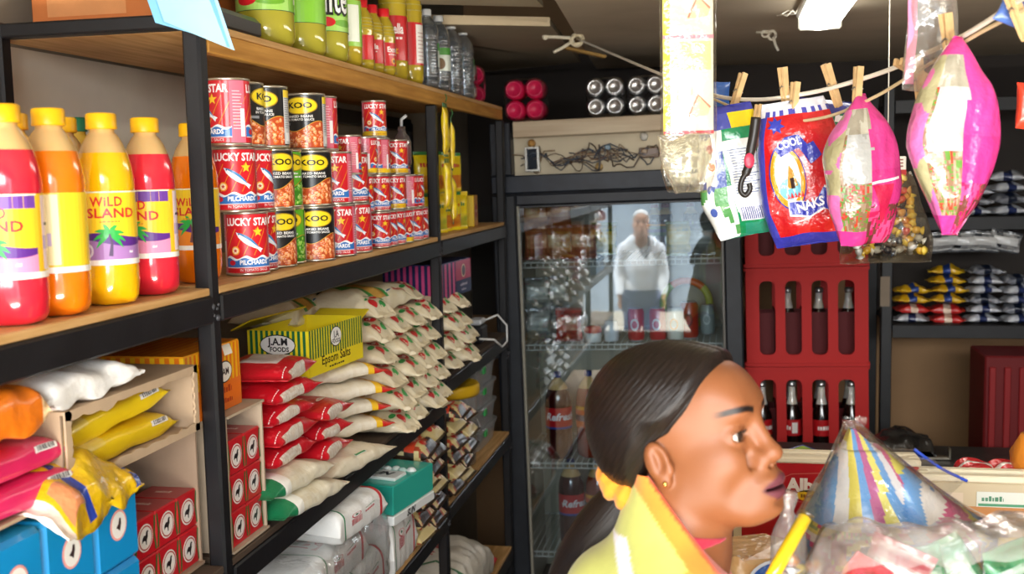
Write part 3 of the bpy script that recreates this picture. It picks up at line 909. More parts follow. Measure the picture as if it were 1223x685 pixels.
# ================================================================ water bottles
def make_water():
    root = thing('water_bottle', 'x', 'bottle')
    R, H = .033, .215
    o, prof = bottle_body(R, H, .0125, 'e3eaf0', 'pet', root, lobes=True, ribs=7, shoulder=.68)
    b = MB(); b.lathe([(0, .004), (R * .8, .005), (R * .9, .02), (R * .9, H * .66), (R * .6, H * .80), (0, H * .82)], 24, 'cfdbe4'); b.build('water', 'pet', root)
    screw_cap(root, .0145, H * .935, .017, 'f0f0ee')
    b = MB(); z0, z1 = H * .28, H * .58
    b.rect(-pi * R * .5, z0, pi * R * .5, z1, cyl_map(R, .0006), 'dfe6d8', nx=20, ny=1)
    b.rect(-pi * R * .5, z1 - .02, pi * R * .5, z1, cyl_map(R, .0009), '4f9a3c', nx=20, ny=1)
    b.ell(.004, z0 + .02, .014, .016, cyl_map(R, .0009), '7a5a34'); b.ell(-.012, z0 + .025, .009, .010, cyl_map(R, .0011), 'b08a4c')
    b.build('printed_label', 'print_gloss', root); return root
GW = 'water bottles on the top shelf'
for px, x, turn, lab in [(511, -.812, 150, 'clear water bottle with white cap next to the red label oil'),
                         (525, -.812, 0, 'clear water bottle with a green and white label facing out'),
                         (528, -.90, 90, 'clear water bottle half hidden at the back of the first pair'),
                         (540, -.815, 170, 'clear dark looking water bottle with white cap in the second pair'),
                         (554, -.815, 160, 'clear water bottle farthest along the top shelf edge'),
                         (552, -.90, 120, 'clear water bottle at the back of the second pair')]:
    p = atX(px, 90, x)
    KN.put('water', make_water, lab, (p.x, p.y, Z_TOP), (0, 0, atan2(-p.y, -p.x) + pi / 2 + radians(turn)), None, GW)

# ================================================================ shrink wrapped drink packs
def make_pack(col, endcol, R=.033, H=.12, rows=2, colsn=2, n_deep=1):
    """2 x 2 drink cans lying with their ends to the front (-Y), wrapped in film"""
    root = thing('can_pack', 'x', 'drink pack')
    for i in range(colsn):
        for j in range(rows):
            b = MB(); cx, cz_ = (i - (colsn - 1) / 2) * 2.04 * R, R + j * 2.04 * R
            prof = [(0, .008), (R * .62, .006), (R * .70, .000), (R * .78, .002), (R, .014), (R, H - .012), (R * .82, H), (0, H)]
            cols = [endcol, endcol, endcol, endcol, col, col, 'c8c8c8']
            bb = MB(); bb.lathe(prof, 24, cols)
            b.v = [(p[0] + cx, p[2], cz_ + p[1]) for p in bb.v]; b.f = bb.f; b.c = bb.c; b.m = bb.m; b.s = bb.s
            b.build('drink_can', 'tin' if col != 'd8204e' else 'plastic', root)
    b = MB()
    w, h = colsn * 2.04 * R / 2, rows * 2.04 * R
    def wrap(u, v):
        a = 2 * pi * u
        ex = .45
        x = (w + .002) * (abs(cos(a)) ** ex) * (1 if cos(a) > 0 else -1); z = h / 2 + (h / 2 + .0015) * (abs(sin(a)) ** ex) * (1 if sin(a) > 0 else -1)
        pinch = 1 - .35 * abs(v - .5) ** 6 * 64 * .4
        return V((x * pinch, -.004 + (H + .008) * v, h / 2 + (z - h / 2) * pinch))
    b.grid(wrap, 40, 8, 'ffffff', closeu=True)
    b.build('shrink_wrap', 'film', root); return root
KN.put('packpink', lambda: make_pack('d8204e', 'dc2458', H=.115), 'pink shrink wrapped pack of four drink cans above the cooler corner', (0, 0, 0))
KN.put('packsilver', lambda: make_pack('b9bdc2', 'f2f3f4', H=.115), 'silver pack of four drink cans on the cooler, left of the hanging chart', (0, 0, 0))
# ================================================================ soft packs
def bag_surface(W, L, T, seed=0, ex=.72, seal=.012, wr=.003, flat=.35, end=.30, pinch=.10, endwr=1.0):
    """pillow pack lying on its back: x across, y along, z up (z=0 is the bottom).
    returns S(a, v): a in 0..1 round the section (0..0.5 = top side), v in 0..1 along"""
    so = seed * 7.31
    Ls = L / 2
    def S(a, v, e=0.0):
        th = 2 * pi * a
        y = -Ls + L * v
        d = Ls - abs(y)                       # distance from the end
        f = 1.0
        if d < seal: f = 0.0
        else:
            q = min(1.0, (d - seal) / (end * L))
            f = sin(q * pi / 2) ** .62
        c, s_ = cos(th), sin(th)
        wv = 1 - pinch * f * .5 + .0 * (1 - f)
        x = W / 2 * wv * (abs(c) ** ex) * (1 if c >= 0 else -1)
        if s_ >= 0: z = T * (1 - flat) * f * (abs(s_) ** ex)
        else: z = -T * flat * f * (abs(s_) ** (ex * .6))
        k = (1 - f * .75) * endwr
        n1 = mnoise.noise(V((x * 26 + so, y * 26, (s_ > 0) * 3.1 + so)))
        n2 = mnoise.noise(V((x * 60 + so * 2, y * 14, 5 + (s_ > 0) * 2.0)))
        z += wr * n1 * (.35 + f) + wr * .8 * n2 * k
        x += wr * .6 * mnoise.noise(V((y * 30 + so, s_ * 2, 1.7)))
        if f == 0.0: z += .0012 * (1 if int(y * 600) % 2 else -1) * .4
        r = V((x, y, max(.0005, z + T * flat * 1.0)))
        if e:
            r = r + V((c * e * .5, 0, e if s_ >= 0 else -e))
        return r
    def top(x, y, e=.0008):
        u = max(-.999, min(.999, x / (W / 2)))
        uu = (abs(u) ** (1 / ex)) * (1 if u >= 0 else -1)
        return S(math.acos(uu) / (2 * pi), (y + Ls) / L, e)
    return S, top
def transform_mb(b, fn):
    b.v = [tuple(fn(V(p))) for p in b.v]
def bag_mesh(W, L, T, colfn, seed=0, nu=28, nv=26, **kw):
    S, top = bag_surface(W, L, T, seed, **kw)
    b = MB()
    b.grid(lambda a, v: S(a, v), nu, nv, colfn, closeu=True)
    n = len(b.v) - nu
    b.add([b.v[i] for i in range(nu)], [tuple(range(nu - 1, -1, -1))], b.c[0]); b.add([b.v[n + i] for i in range(nu)], [tuple(range(nu))], b.c[-2])
    return b, S, top
def add_droop(b, x0, amt):
    """let the part beyond local x0 sag downward"""
    def f(p):
        if p.x > x0: p.z -= amt * (p.x - x0) ** 2
        return p
    transform_mb(b, f)

# ---- red windowed grain packs (long side faces the aisle, +X is the front)
def make_red_pack(L, seed, variant=0):
    root = thing('grain_pack', 'x', 'grain pack')
    W, T = .145, .037
    rnd = random.Random(seed)
    def col(a, v):
        # clear window showing white grain along the front lower side
        win = .16 < v < .62
        if (a < .085 or a > .955) and win:
            return mixc('f1ebe0', 'd9c8b4', rnd.random())
        if .18 < a < .30 and .25 < v < .8 and variant == 0:
            return mixc('f3e7e2', 'e9cfca', rnd.random() * .8)
        return 'd01c2a' if rnd.random() > .05 else 'dd3a42'
    b, S, top = bag_mesh(W, L, T, col, seed, nu=40, nv=40, wr=.0035)
    T2 = lambda x, y: top(y_s(x, y)[0], y_s(x, y)[1])
    def y_s(x, y): return (y, x)
    # lettering runs along the pack on its upper and front side
    side = lambda x, y: S(.115 - y * .9, .5 + x / L, .0012)
    b.text('500 g', side, L * .33, -.010, .015, 'fff2ee', bold=.02)
    b.greek('SAMP', side, -L * .36, -.008, .014, 'fff2ee', bold=.02)
    b.ell(L * .02, .0, .022, .012, lambda x, y: S(.20 - y * 1.2, .5 + x / L, .0012), 'f6e4dc')
    b.text('90 s', lambda x, y: S(.20 - y * 1.2, .5 + x / L, .0018), L * .02, -.005, .010, 'c0202a')
    b.build('printed_film', 'pack', root)
    return root
def make_pale_pack(L, seed, style):
    root = thing('grain_pack', 'x', 'grain pack')
    W, T = .15, .038
    def col(a, v):
        if style == 'maize':
            if v > .86: return 'c8281e' if (v > .93 or (a < .06 or a > .94)) else 'eba51c'
            if v > .80: return 'f1c028'
            return mixc('f2ecdd', 'ddd0b4', .5 + .5 * nz(a * 14, v * 20, seed))
        if style == 'green':
            if v < .22: return '1f7d50'
            if .22 < v < .3: return 'f4f2e8'
            return mixc('efe9d6', 'd6c9a6', .5 + .5 * nz(a * 14, v * 20, seed))
        return mixc('f2ead6', 'dccfae', .5 + .5 * nz(a * 14, v * 20, seed))
    b, S, top = bag_mesh(W, L, T, col, seed, nu=32, nv=32, wr=.0045)
    if style == 'plain':
        side = lambda x, y: S(.10 - y * .9, .5 + x / L, .0012)
        b.rect(-.02, -.018, .025, .018, side, 'f4f6f2', nx=5, ny=5); b.rect(-.017, -.014, .022, .012, lambda x, y: S(.10 - y * .9, .5 + x / L, .0018), '3f9a5a', nx=5, ny=5)
    b.build('printed_film', 'sackfilm', root)
    return root
GR = 'packs in the grain pile on the rice shelf'
zb = Z_RICE
ZR = Z_RICE + .0015
# front pile: two pale packs below six red ones
pile = []
rnd = random.Random(3)
KN.put('palegreen', lambda: make_pale_pack(.25, 11, 'green'), 'white and green grain pack at the very bottom of the near pile', (-.805, 1.80, ZR), (0, 0, -.12), None, GR)
KN.put('palegreen', None, 'white and green grain pack, second from bottom of the near pile', (-.818, 1.775, ZR + .042), (0, 0, -.10), None, GR)
for i in range(5):
    names = ['lowest', 'second lowest', 'middle one', 'second from the top', 'topmost']
    KN.put('red%d' % (i % 3), (lambda i=i: make_red_pack(.200, 20 + i, 0 if i % 2 else 1)), 'red windowed grain pack, %s of the near red pile' % names[i],
           (-.838 + rnd.uniform(-.008, .010) + (.006 if i == 4 else 0), 1.796 + rnd.uniform(-.004, .004), ZR + .084 + i * .0382), (0, radians(rnd.uniform(-1, 1)), radians(rnd.uniform(-3, 3)) + (.10 if i == 4 else 0)), None, GR)
for i in range(3):
    names = ['lowest', 'middle', 'topmost']
    KN.put('redb%d' % (i % 2), (lambda i=i: make_red_pack(.165, 40 + i, 1)), 'shorter red grain pack, %s of the pile behind the near red pile' % names[i],
           (-.836 + rnd.uniform(-.008, .010), 1.982 + rnd.uniform(-.003, .003), ZR + .044 + i * .0385), (0, 0, radians(rnd.uniform(-4, 4))), None, GR)
KN.put('plain', lambda: make_pale_pack(.27, 14, 'plain'), 'plain white grain bag with green sticker at the shelf edge', (-.806, 2.065, ZR), (0, 0, -.20), None, GR)
0 and KN.put('plain', None, 'plain white grain bag lying second from the bottom behind red packs', (-.818, 2.05, ZR + .047), (0, 0, -.24), None, GR)
for i in range(4):
    names = ['lowest', 'second', 'third', 'topmost']
    KN.put('maize', lambda: make_pale_pack(.26, 15, 'maize'), 'white meal bag with orange and red end, %s of its pile' % names[i],
           (-.862 + rnd.uniform(-.01, .008), 2.155 + rnd.uniform(-.003, .003), ZR + .044 + i * .0395), (0, 0, -.62 + radians(rnd.uniform(-4, 4))), None, GR)

# ---- small sugar bags stacked with their ends to the aisle
def make_sugar(seed, L=.20, W=.116, T=.047):
    root = thing('sugar_bag', 'x', 'sugar bag')
    def col(a, v):
        base = mixc('f0e6cc', 'e0cfa6', .5 + .5 * nz(a * 10, v * 12, seed))
        if .10 < a < .40 and .36 < v < .47: return 'b98b3a'
        if .06 < a < .44 and .30 < v < .34: return '3f9a4a'
        return base
    b, S, top = bag_mesh(W, L, T, col, seed, nu=30, nv=32, wr=.006, seal=.016, end=.26, pinch=.05, ex=.8)
    f = lambda x, y: top(-x, -y, .0012); g = lambda x, y: top(-x, -y, .0018)
    b.ell(.012, -.040, .022, .014, f, 'cf2026', n=18)
    b.text('Selati', g, .012, -.044, .010, 'fdf4ea', bold=.02)
    b.ell(-.030, -.048, .011, .008, f, '3a9a4c', n=12); b.ell(.038, -.056, .008, .006, f, '3a9a4c', n=12)
    b.greek('SUGAR', f, -.015, -.066, .008, '2b7a44')
    # end fin print (visible from the aisle)
    b.ell(.02, .066, .015, .010, lambda x, y: top(x, y, .0012), 'd2232a', n=12); b.ell(-.022, .070, .012, .008, lambda x, y: top(x, y, .0012), '3f9a4c', n=12)
    # gathered end: pull the last part in and let it hang
    def gather(p):
        k = max(0.0, (p.y - .055) / .045)
        if k > 0:
            p.x *= 1 - .45 * min(k, 1) ** 1.5; p.z = p.z * (1 - .2 * k) - .012 * k * k
            p.z = max(.001, p.z + .006 * sin(p.x * 260) * min(k, 1))
        return p
    transform_mb(b, gather)
    b.build('printed_film', 'sackfilm', root)
    return root
GS = 'sugar bags in the big stack on the rice shelf'
cn = ['nearest', 'second', 'third', 'fourth', 'farthest']
ln = ['bottom', 'second', 'third', 'fourth', 'top']
rnd = random.Random(8)
# +y of the bag points to the aisle (+X)
for c in range(4):
    for l in range(5):
        y = 2.385 + c * .126 + rnd.uniform(-.006, .006)
        x = XS - .062 + rnd.uniform(-.014, .016) + (-.007 * l)
        KN.put('sugar%d' % ((c + l) % 3), (lambda k=(c + l) % 3: make_sugar(60 + k)), 'cream sugar bag, %s layer of the %s column in the big stack' % (ln[l], ['nearest', 'second', 'third', 'farthest'][c]),
               (x, y, ZR + .003 + l * .0530), (rnd.uniform(-.015, .015), rnd.uniform(-.02, .02), -pi / 2 + rnd.uniform(-.05, .05)), None, GS)
# bags that lie along the shelf on top of the stack
def make_long_sugar():
    root = thing('sugar_bag', 'x', 'sugar bag')
    W, L, T = .15, .34, .062
    def col(a, v):
        if .30 < v < .36 or .52 < v < .57: return '3f9a4a' if .05 < a < .45 else 'efe5cb'
        if .36 < v < .52 and .05 < a < .45: return mixc('c99a48', 'b98636', nz(a * 9, v * 9))
        return mixc('f2ead2', 'e2d4ac', .5 + .5 * nz(a * 10, v * 12, 3))
    b, S, top = bag_mesh(W, L, T, col, 77, nu=34, nv=44, wr=.006, end=.22)
    side = lambda x, y: S(.12 - y * .95, .5 + x / L, .0014)
    sd2 = lambda x, y: S(.12 - y * .95, .5 + x / L, .002)
    rs = lambda x, y: side(-x, -y)
    b.text('Selati', rs, -.105, -.012, .026, 'c8222a', bold=.03)
    b.ell(.158 - .005, 0, .012, .012, side, 'cf2026')
    b.greek('SUGAR', rs, .09, -.008, .012, '2b7a44', bold=.01)
    b.ell(.035, .016, .018, .011, side, 'f3f2ea'); b.ell(.035, .016, .014, .008, sd2, '2a5a7a')
    b.build('printed_film', 'sackfilm', root); return root
KN.put('longsugar', make_long_sugar, 'large sugar bag with red lettering lying on top of the stack', (-.885, 2.475, ZR + .272), (0, .06, -.10), None, GS)
KN.put('longsugar', None, 'large sugar bag with brown and green bands behind the yellow striped box', (-1.0, 2.29, ZR + .268), (0, .05, .12), None, GS)
for i, (x, y, z, r) in enumerate([(-.90, 2.73, .270, -1.4), (-.985, 2.52, .255 + .06, -1.2), (-.875, 2.40, .270, -1.75)]):
    KN.put('sugar%d' % i, None, ['cream sugar bag on the stack top beside the second post', 'cream sugar bag resting high on the large bag at the wall', 'cream sugar bag on top of the nearest column of the stack'][i], (x, y if i != 1 else 2.30, ZR + z), (0, 0, r), None, GS) if i != 1 else None
# second bay: small stack
ZR2 = ZR + LIFT[Z_RICE]
for c in range(2):
    for l in range(4):
        KN.put('sugar%d' % ((c + l) % 3), None, 'cream sugar bag beyond the second post, %s of the %s column' % (['bottom', 'second', 'third', 'top'][l], ['nearer', 'farther'][c]),
               (XS - .060 + rnd.uniform(-.012, .012) - .006 * l, 2.915 + c * .128, ZR2 + .009 + l * .0530), (0, rnd.uniform(-.02, .02), -pi / 2 + rnd.uniform(-.04, .04)), None, 'sugar bags beyond the second post')
for l in range(2):
    KN.put('sugar%d' % l, None, 'cream sugar bag lying below the pink striped box, %s of two' % ['lower', 'upper'][l], (XS - .09, 3.19, ZR2 + .003 + l * .0530), (0, 0, -pi / 2 + .08 - .16 * l), None, 'sugar bags beyond the second post')

# ================================================================ boxes
def carton(root, W, D, H, col, th=.004, front_open=True, inner=None, ragged=False, seed=0):
    """cardboard carton, open towards +X. W along Y, D along X, H up; origin at base centre"""
    inner = inner or col; rnd = random.Random(seed)
    def panel(name, c, d): b = MB(); b.box(c, d, col); return b.build(name, 'card', root)
    panel('base_panel', (0, 0, th / 2), (D, W, th))
    panel('back_panel', (-D / 2 + th / 2, 0, H / 2), (th, W, H - 2 * th))
    panel('side_panel', (0, -W / 2 + th / 2, H / 2), (D - 2 * th, th, H - 2 * th)); panel('side_panel', (0, W / 2 - th / 2, H / 2), (D - 2 * th, th, H - 2 * th))
    panel('top_panel', (0, 0, H - th / 2), (D, W, th))
    if ragged:
        # torn rim left round the opening
        for nm, (ya, za), (yb, zb2), inn in (('torn_rim', (-W / 2, H), (W / 2, H), (0, -1)), ('torn_rim', (-W / 2, 0), (W / 2, 0), (0, 1)), ('torn_rim', (-W / 2, 0), (-W / 2, H), (1, 0)), ('torn_rim', (W / 2, 0), (W / 2, H), (-1, 0))):
            n = 26; vs = []
            for i in range(n + 1):
                t = i / n; y, z = ya + (yb - ya) * t, za + (zb2 - za) * t
                w = .008 + .010 * abs(mnoise.noise(V((t * 9 + seed, ya * 7, za * 9)))) + rnd.uniform(0, .004)
                for x in (D / 2, D / 2 + .003): vs += [(x, y, z), (x, y + inn[0] * w, z + inn[1] * w)]
            fs = []
            for i in range(n):
                a = 4 * i; fs += [(a + 2, a + 3, a + 7, a + 6), (a, a + 4, a + 5, a + 1), (a + 1, a + 5, a + 7, a + 3), (a, a + 2, a + 6, a + 4)]
            b = MB(); b.add(vs, fs, 'b9a083'); b.build(nm, 'card', root)
KRAFT = 'b39a7e'
def badge(b, fn, x, y, r, e=None):
    """round white seal with a dark bird standing in it"""
    b.ell(x, y, r, r, fn, 'f2ece6', n=22)
    f2 = lambda a, c: fn(a, c, 1)
    n = 26
    b.strip([(x + r * .84 * cos(2 * pi * i / n), y + r * .84 * sin(2 * pi * i / n)) for i in range(n + 1)], r * .10, f2, 'b8453c')
    bird = [(-.42, .05), (-.2, .22), (.02, .18), (.12, .42), (.28, .52), (.40, .40), (.30, .30), (.30, .05), (.14, -.2), (.12, -.5), (.0, -.5), (-.02, -.22), (-.22, -.14), (-.5, -.28)]
    b.shape([(x + r * p[0], y + r * p[1]) for p in bird], f2, '2a2326')
def face_x(x, e=.0006):      # artwork plane facing +X: (y, z) -> point
    return lambda u, v, k=0: (x + e + k * .0005, u, v)
def face_my(y, e=.0006):     # facing -Y: (x, z)
    return lambda u, v, k=0: (u, y - e - k * .0005, v)
def face_z(z, e=.0006):
    return lambda u, v, k=0: (u, v, z + e + k * .0005)
def make_red_box():
    """little red carton with a round bird seal on two sides"""
    root = thing('tea_carton', 'x', 'carton')
    b = MB(); w, d, h = .060, .075, .058
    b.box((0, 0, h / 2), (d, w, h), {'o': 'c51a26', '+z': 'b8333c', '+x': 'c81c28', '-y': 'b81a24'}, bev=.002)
    fx = face_x(d / 2); b.ell
    badge(b, fx, 0, h * .5, .020)
    for s in (-1, 1): b.strip([(s * w * .46, .004), (s * w * .40, h * .5), (s * w * .46, h - .004)], .004, fx, '3c6a34')
    badge(b, face_my(-w / 2), 0, h * .5, .020)
    b.greek('TEA', face_z(h), 0, -.006, .014, 'f2e6dc', bold=.02)
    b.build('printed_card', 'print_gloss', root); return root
def tea_stack(root_key, x, y0, nz_, ny, labs, z):
    k = 0
    for j in range(nz_):
        for i in range(ny):
            KN.put('teabox', make_red_box, labs % ((['bottom', 'second', 'third', 'top'] if nz_ > 2 else ['lower', 'upper'])[j], ORD[i]), (x, y0 + i * .0608, z + j * .0590), (0, 0, 0), None, 'red cartons with bird seals')
ZC1 = ZR
t = thing('cardboard_carton', 'open brown carton holding red cartons left of the near post', 'carton', (-.93, 1.373, ZC1)); carton(t, .250, .25, .224, 'a98f78')
tea_stack('a', -.850, 1.282, 2, 4, 'red carton with bird seal left of the near post, %s row, %s from left', ZC1 + .0045)
t = thing('cardboard_carton', 'open brown carton holding red cartons right of the near post', 'carton', (-.90, 1.606, ZC1)); carton(t, .136, .25, .224, 'b8a48c')
tea_stack('b', -.820, 1.575, 3, 2, 'red carton with bird seal right of the near post, %s row, %s from left', ZC1 + .0045)
# carton with torn front and two yellow packets
t = thing('cardboard_carton', 'brown carton with torn opening holding two yellow packets', 'carton', (-.895, 1.285, ZC1 + .2255)); carton(t, .325, .235, .098, KRAFT, ragged=True, seed=4)
b = MB()
for i, (u, v, s) in enumerate([(-.137, .055, .012), (-.137, .028, .010)]):
    for k in (1, .6):
        b.strip([(u - s * k, v - s * k), (u + s * k, v - s * k), (u + s * k, v + s * k), (u - s * k, v + s * k), (u - s * k, v - s * k)], .0016, face_my(-.1625), '6f5a45')
b.build('printed_mark', 'card', t)
def barcode(b, fn, x0, y0, x1, y1, seed=1):
    rnd = random.Random(seed)
    b.rect(x0, y0, x1, y1, lambda u, v: fn(u, v, 0), 'f2f1ee', nx=4, ny=2)
    x = x0 + (x1 - x0) * .12
    while x < x1 - (x1 - x0) * .14:
        w = (x1 - x0) * rnd.choice([.018, .03, .05]); b.rect(x, y0 + (y1 - y0) * .15, x + w, y1 - (y1 - y0) * .1, lambda u, v: fn(u, v, 1), '4a4a4c', nx=1, ny=1); x += w + (x1 - x0) * rnd.choice([.02, .04])
def make_flat_packet(col, col2, L, seed, txt=None):
    root = thing('food_packet', 'x', 'packet')
    W, T = .13, .034
    def cf(a, v):
        if v > .93 or v < .05: return mixc(col, '000000', .12)
        if .05 < v < .35 and .03 < a < .2: return mixc(col2, col, .5 + .4 * nz(a * 9, v * 9, seed))
        return col
    b, S, top = bag_mesh(W, L, T, cf, seed, nu=30, nv=30, wr=.002, ex=.45, end=.10, seal=.01)
    side = lambda x, y, k=0: S((.04 - y * 1.1) % 1.0, .5 + x / L, .0012 + .0006 * k)
    barcode(b, side, L * .24, -.026, L * .40, .024, seed)
    if txt: b.text(txt, side, -L * .1, -.008, .016, 'f6f0e0', bold=.02)
    b.build('printed_film', 'print_gloss', root); return root
KN.put('yel', lambda: make_flat_packet('f2cf1c', 'f6e6a0', .285, 5), 'yellow packet with barcode, lower of two in the torn carton', (-.860, 1.287, ZC1 + .2300), (0, 0, .02), None, 'yellow packets')
KN.put('yel', None, 'yellow packet tilted on top of the lower one in the torn carton', (-.868, 1.275, ZC1 + .2300 + .0355), (.10, 0, -.04), None, 'yellow packets')
# pink packets in the tray at the frame edge
KN.put('pnk', lambda: make_flat_packet('d92a62', 'e8608a', .26, 9), 'pink packet with white barcode, lower of the two at the frame edge', (-.835, 1.02, ZC1 + .228), (0, 0, -.04), None, 'pink packets')
KN.put('pnk', None, 'pink packet with white barcode, upper of the two at the frame edge', (-.842, 1.01, ZC1 + .228 + .0385), (0, .02, .03), None, 'pink packets')
t = thing('cardboard_tray', 'shallow brown cardboard tray under the two pink packets', 'tray', (-.87, 1.02, ZC1 + .2215))
b = MB(); b.box((0, 0, .002), (.19, .27, .004), KRAFT); b.build('base_panel', 'card', t)
b = MB(); b.box((-.093, 0, .045), (.004, .27, .082), KRAFT); b.build('back_panel', 'card', t)
b = MB(); b.box((-.02, .133, .055), (.14, .004, .10), KRAFT); b.build('side_panel', 'card', t)
# sky blue brick cartons
def make_blue_box():
    root = thing('tea_carton', 'x', 'carton')
    w, d, h = .098, .10, .104
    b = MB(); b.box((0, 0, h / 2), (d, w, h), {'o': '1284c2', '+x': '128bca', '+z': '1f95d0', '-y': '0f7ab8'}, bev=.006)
    def bad(fn, x, y, r):
        b.ell(x, y, r, r * 1.05, fn, 'f0a8a0', n=20); b.ell(x, y, r * .84, r * .9, lambda u, v: fn(u, v, 1), 'f4efe9', n=20)
        b.shape([(x + r * p[0] * .6, y + r * p[1] * .6) for p in [(-.6, -.2), (-.1, .2), (.1, .8), (.4, .7), (.4, .1), (.1, -.7), (-.2, -.4)]], lambda u, v: fn(u, v, 2), '3a2a2a')
    bad(face_x(d / 2), 0, h * .52, .019); bad(face_my(-w / 2), 0, h * .52, .019)
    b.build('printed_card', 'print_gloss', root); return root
rows = [('lower', 0), ('upper', 1)]
for nm, j in rows:
    for i in range(4):
        KN.put('bluebox', make_blue_box, 'sky blue carton with bird seal, %s row, %s from the red cartons' % (nm, ORD[3 - i] if i < 3 else 'first'), (-.815, .905 + i * .0995 - .0, ZC1 + j * .1055), (0, 0, 0), None, 'blue cartons')
# yellow crumpled packets flopped over the blue cartons
def make_flop():
    root = thing('snack_packet', 'x', 'packet')
    def cf(a, v):
        n = nz(a * 6, v * 7, 2)
        if .30 < v < .40 and a < .30: return '2b46b0'
        if v > .93 and a < .5: return '3a5cc0'
        if v < .07 and a < .3: return 'f0e0d0'
        if .12 < v < .28 and .05 < a < .2: return 'd88a5a'
        return mixc('eec61a', 'd9a812', .5 + n)
    b, S, top = bag_mesh(.125, .20, .048, cf, 31, nu=36, nv=36, wr=.016, end=.3)
    add_droop(b, .015, 11.0)
    b.build('printed_film', 'foil', root); return root
KN.put('flop', make_flop, 'crumpled yellow packet with blue print slumped over the blue cartons', (-.800, 1.135, ZC1 + .213), (0, .05, .12), (1, 1, 1), 'crumpled yellow packets')

# striped open-top display boxes
def stripes_box(root, W, D, H, c1, c2, n_x, n_y, foot=None, th=.003):
    """open tray: D along X, W along Y; stripes printed on all outer sides"""
    def side(name, orient, c, length):
        b = MB()
        if orient == 'y': b.box(c, (th, length, H), c2)
        else: b.box(c, (length, th, H), c2)
        sg = 1 if (c[0] > 0 if orient == 'y' else c[1] > 0) else -1
        fn = (lambda u, v: (c[0] + sg * (th / 2 + .0005), u, v)) if orient == 'y' else (lambda u, v: (u, c[1] + sg * (th / 2 + .0005), v))
        n = n_y if orient == 'y' else n_x
        lo = H * .36 if foot else 0
        for i in range(n):
            a = -length / 2 + length * (i + .25) / n
            b.rect(a, lo, a + length * .5 / n, H, fn, c1, nx=1, ny=1)
        if foot: b.rect(-length / 2, 0, length / 2, lo, fn, foot, nx=1, ny=1)
        return b, fn
    out = {}
    b = MB(); b.box((0, 0, th / 2), (D - 2 * th, W - 2 * th, th), c2); b.build('base_panel', 'print_gloss', root)
    for key, orient, c, l in (('+x', 'y', (D / 2 - th / 2, 0, H / 2), W), ('-x', 'y', (-D / 2 + th / 2, 0, H / 2), W), ('+y', 'x', (0, W / 2 - th / 2, H / 2), D - 2 * th), ('-y', 'x', (0, -W / 2 + th / 2, H / 2), D - 2 * th)):
        out[key] = side('side_panel', orient, c, l)
    return out
def logo(b, fn0, x, y, rx, ry, l1, l2, k=0):
    fn = lambda e: (lambda u, v: tuple(V(fn0(u, v)) + e))
    return fn
t = thing('display_box', 'green and yellow striped salts box on top of the grain pile', 'box', (-.862, 2.085, ZR + .044 + 4 * .0395 + .004), (0, 0, -.10))
pn = stripes_box(t, .245, .135, .092, '1d6b40', 'f0dc28', 11, 22, foot=None)
def art(b, fn, nrm):
    return lambda e: (lambda u, v: tuple(V(fn(u, v)) + V(nrm) * e))
b, fn = pn['+x']; A = art(b, fn, (1, 0, 0))
b.rect(-.1225, 0, .1225, .034, A(.0003), 'f0dc28', nx=1, ny=1)
b.ell(-.045 + .04, .066, .026, .021, A(.0004), '161616'); b.ell(-.005, .066, .024, .019, A(.0007), 'f4f4ee'); b.text('J.A', A(.001), -.005, .064, .014, '161616', bold=.02); b.text('FOODS', A(.001), -.005, .053, .008, '161616', bold=.02)
b.text('Epsom Salts', A(.0006), -.005, .017, .018, '1a1a18', bold=.015, width=.13); b.greek('MAGNESIUM SULPHATE', A(.0006), -.005, .006, .006, '2a2a20')
b.build('side_panel', 'print_gloss', t)
b, fn = pn['-y']; A = art(b, fn, (0, -1, 0))
b.ell(.0, .064, .040, .021, A(.0004), '161616'); b.ell(.0, .064, .038, .019, A(.0007), 'f4f4ee'); b.text('J.A.M', A(.001), .0, .064, .014, '161616', bold=.03); b.text('FOODS', A(.001), .004, .051, .009, '161616', bold=.03)
b.rect(-.066, 0, .066, .014, A(.0003), 'f0dc28', nx=1, ny=1)
b.build('side_panel', 'print_gloss', t)
for k in ('-x', '+y'): pn[k][0].build('side_panel', 'print_gloss', t)
for (c, d, r) in (((.0, .150, .088), (.12, .06, .003), None), ((-.085, 0, .1), (.05, .235, .003), None)):
    b = MB(); m = Matrix.Rotation(radians(-25), 3, 'Y') if c[0] < -.05 else Matrix.Rotation(radians(20), 3, 'X'); b.box(c, d, 'e8d22a', mat=m); b.build('flap', 'print_gloss', t)
b = MB(); b.box((0, 0, .035), (.118, .225, .06), 'c9b98a', bev=.01)
# grey barcode carton standing behind it

t = thing('display_box', 'orange and yellow striped box with white flap behind the near post', 'box', (-.900, 1.548, ZC1 + .2255), (0, 0, 0))
pn = stripes_box(t, .185, .20, .105, 'e87818', 'f6c21c', 12, 14, foot=None)
b, fn = pn['+x']; A = art(b, fn, (1, 0, 0))
b.rect(-.0925, 0, .0925, .046, A(.0003), 'e8741c', nx=1, ny=1)
b.ell(.035, .062, .026, .018, A(.0006), '1d1a16'); b.ell(.035, .062, .024, .016, A(.0009), 'f4f1e6'); b.text('JAM', A(.0012), .035, .057, .011, '1d1a16', bold=.02)
b.greek('Bicarb', A(.0006), .03, .026, .015, 'b03a12', bold=.02); b.greek('of soda', A(.0006), .035, .010, .011, 'b03a12', bold=.02)
b.build('side_panel', 'print_gloss', t)
for k in ('-y', '-x', '+y'): pn[k][0].build('side_panel', 'print_gloss', t)
b = MB(); b.box((0.0, 0.0, .106), (.198, .183, .003), 'f0a01c')
for i in range(13): b.rect(-.098 + .0153 * i, -.09, -.091 + .0153 * i, .09, lambda u, v: (u, v, .1082), 'e0701a', nx=1, ny=1)
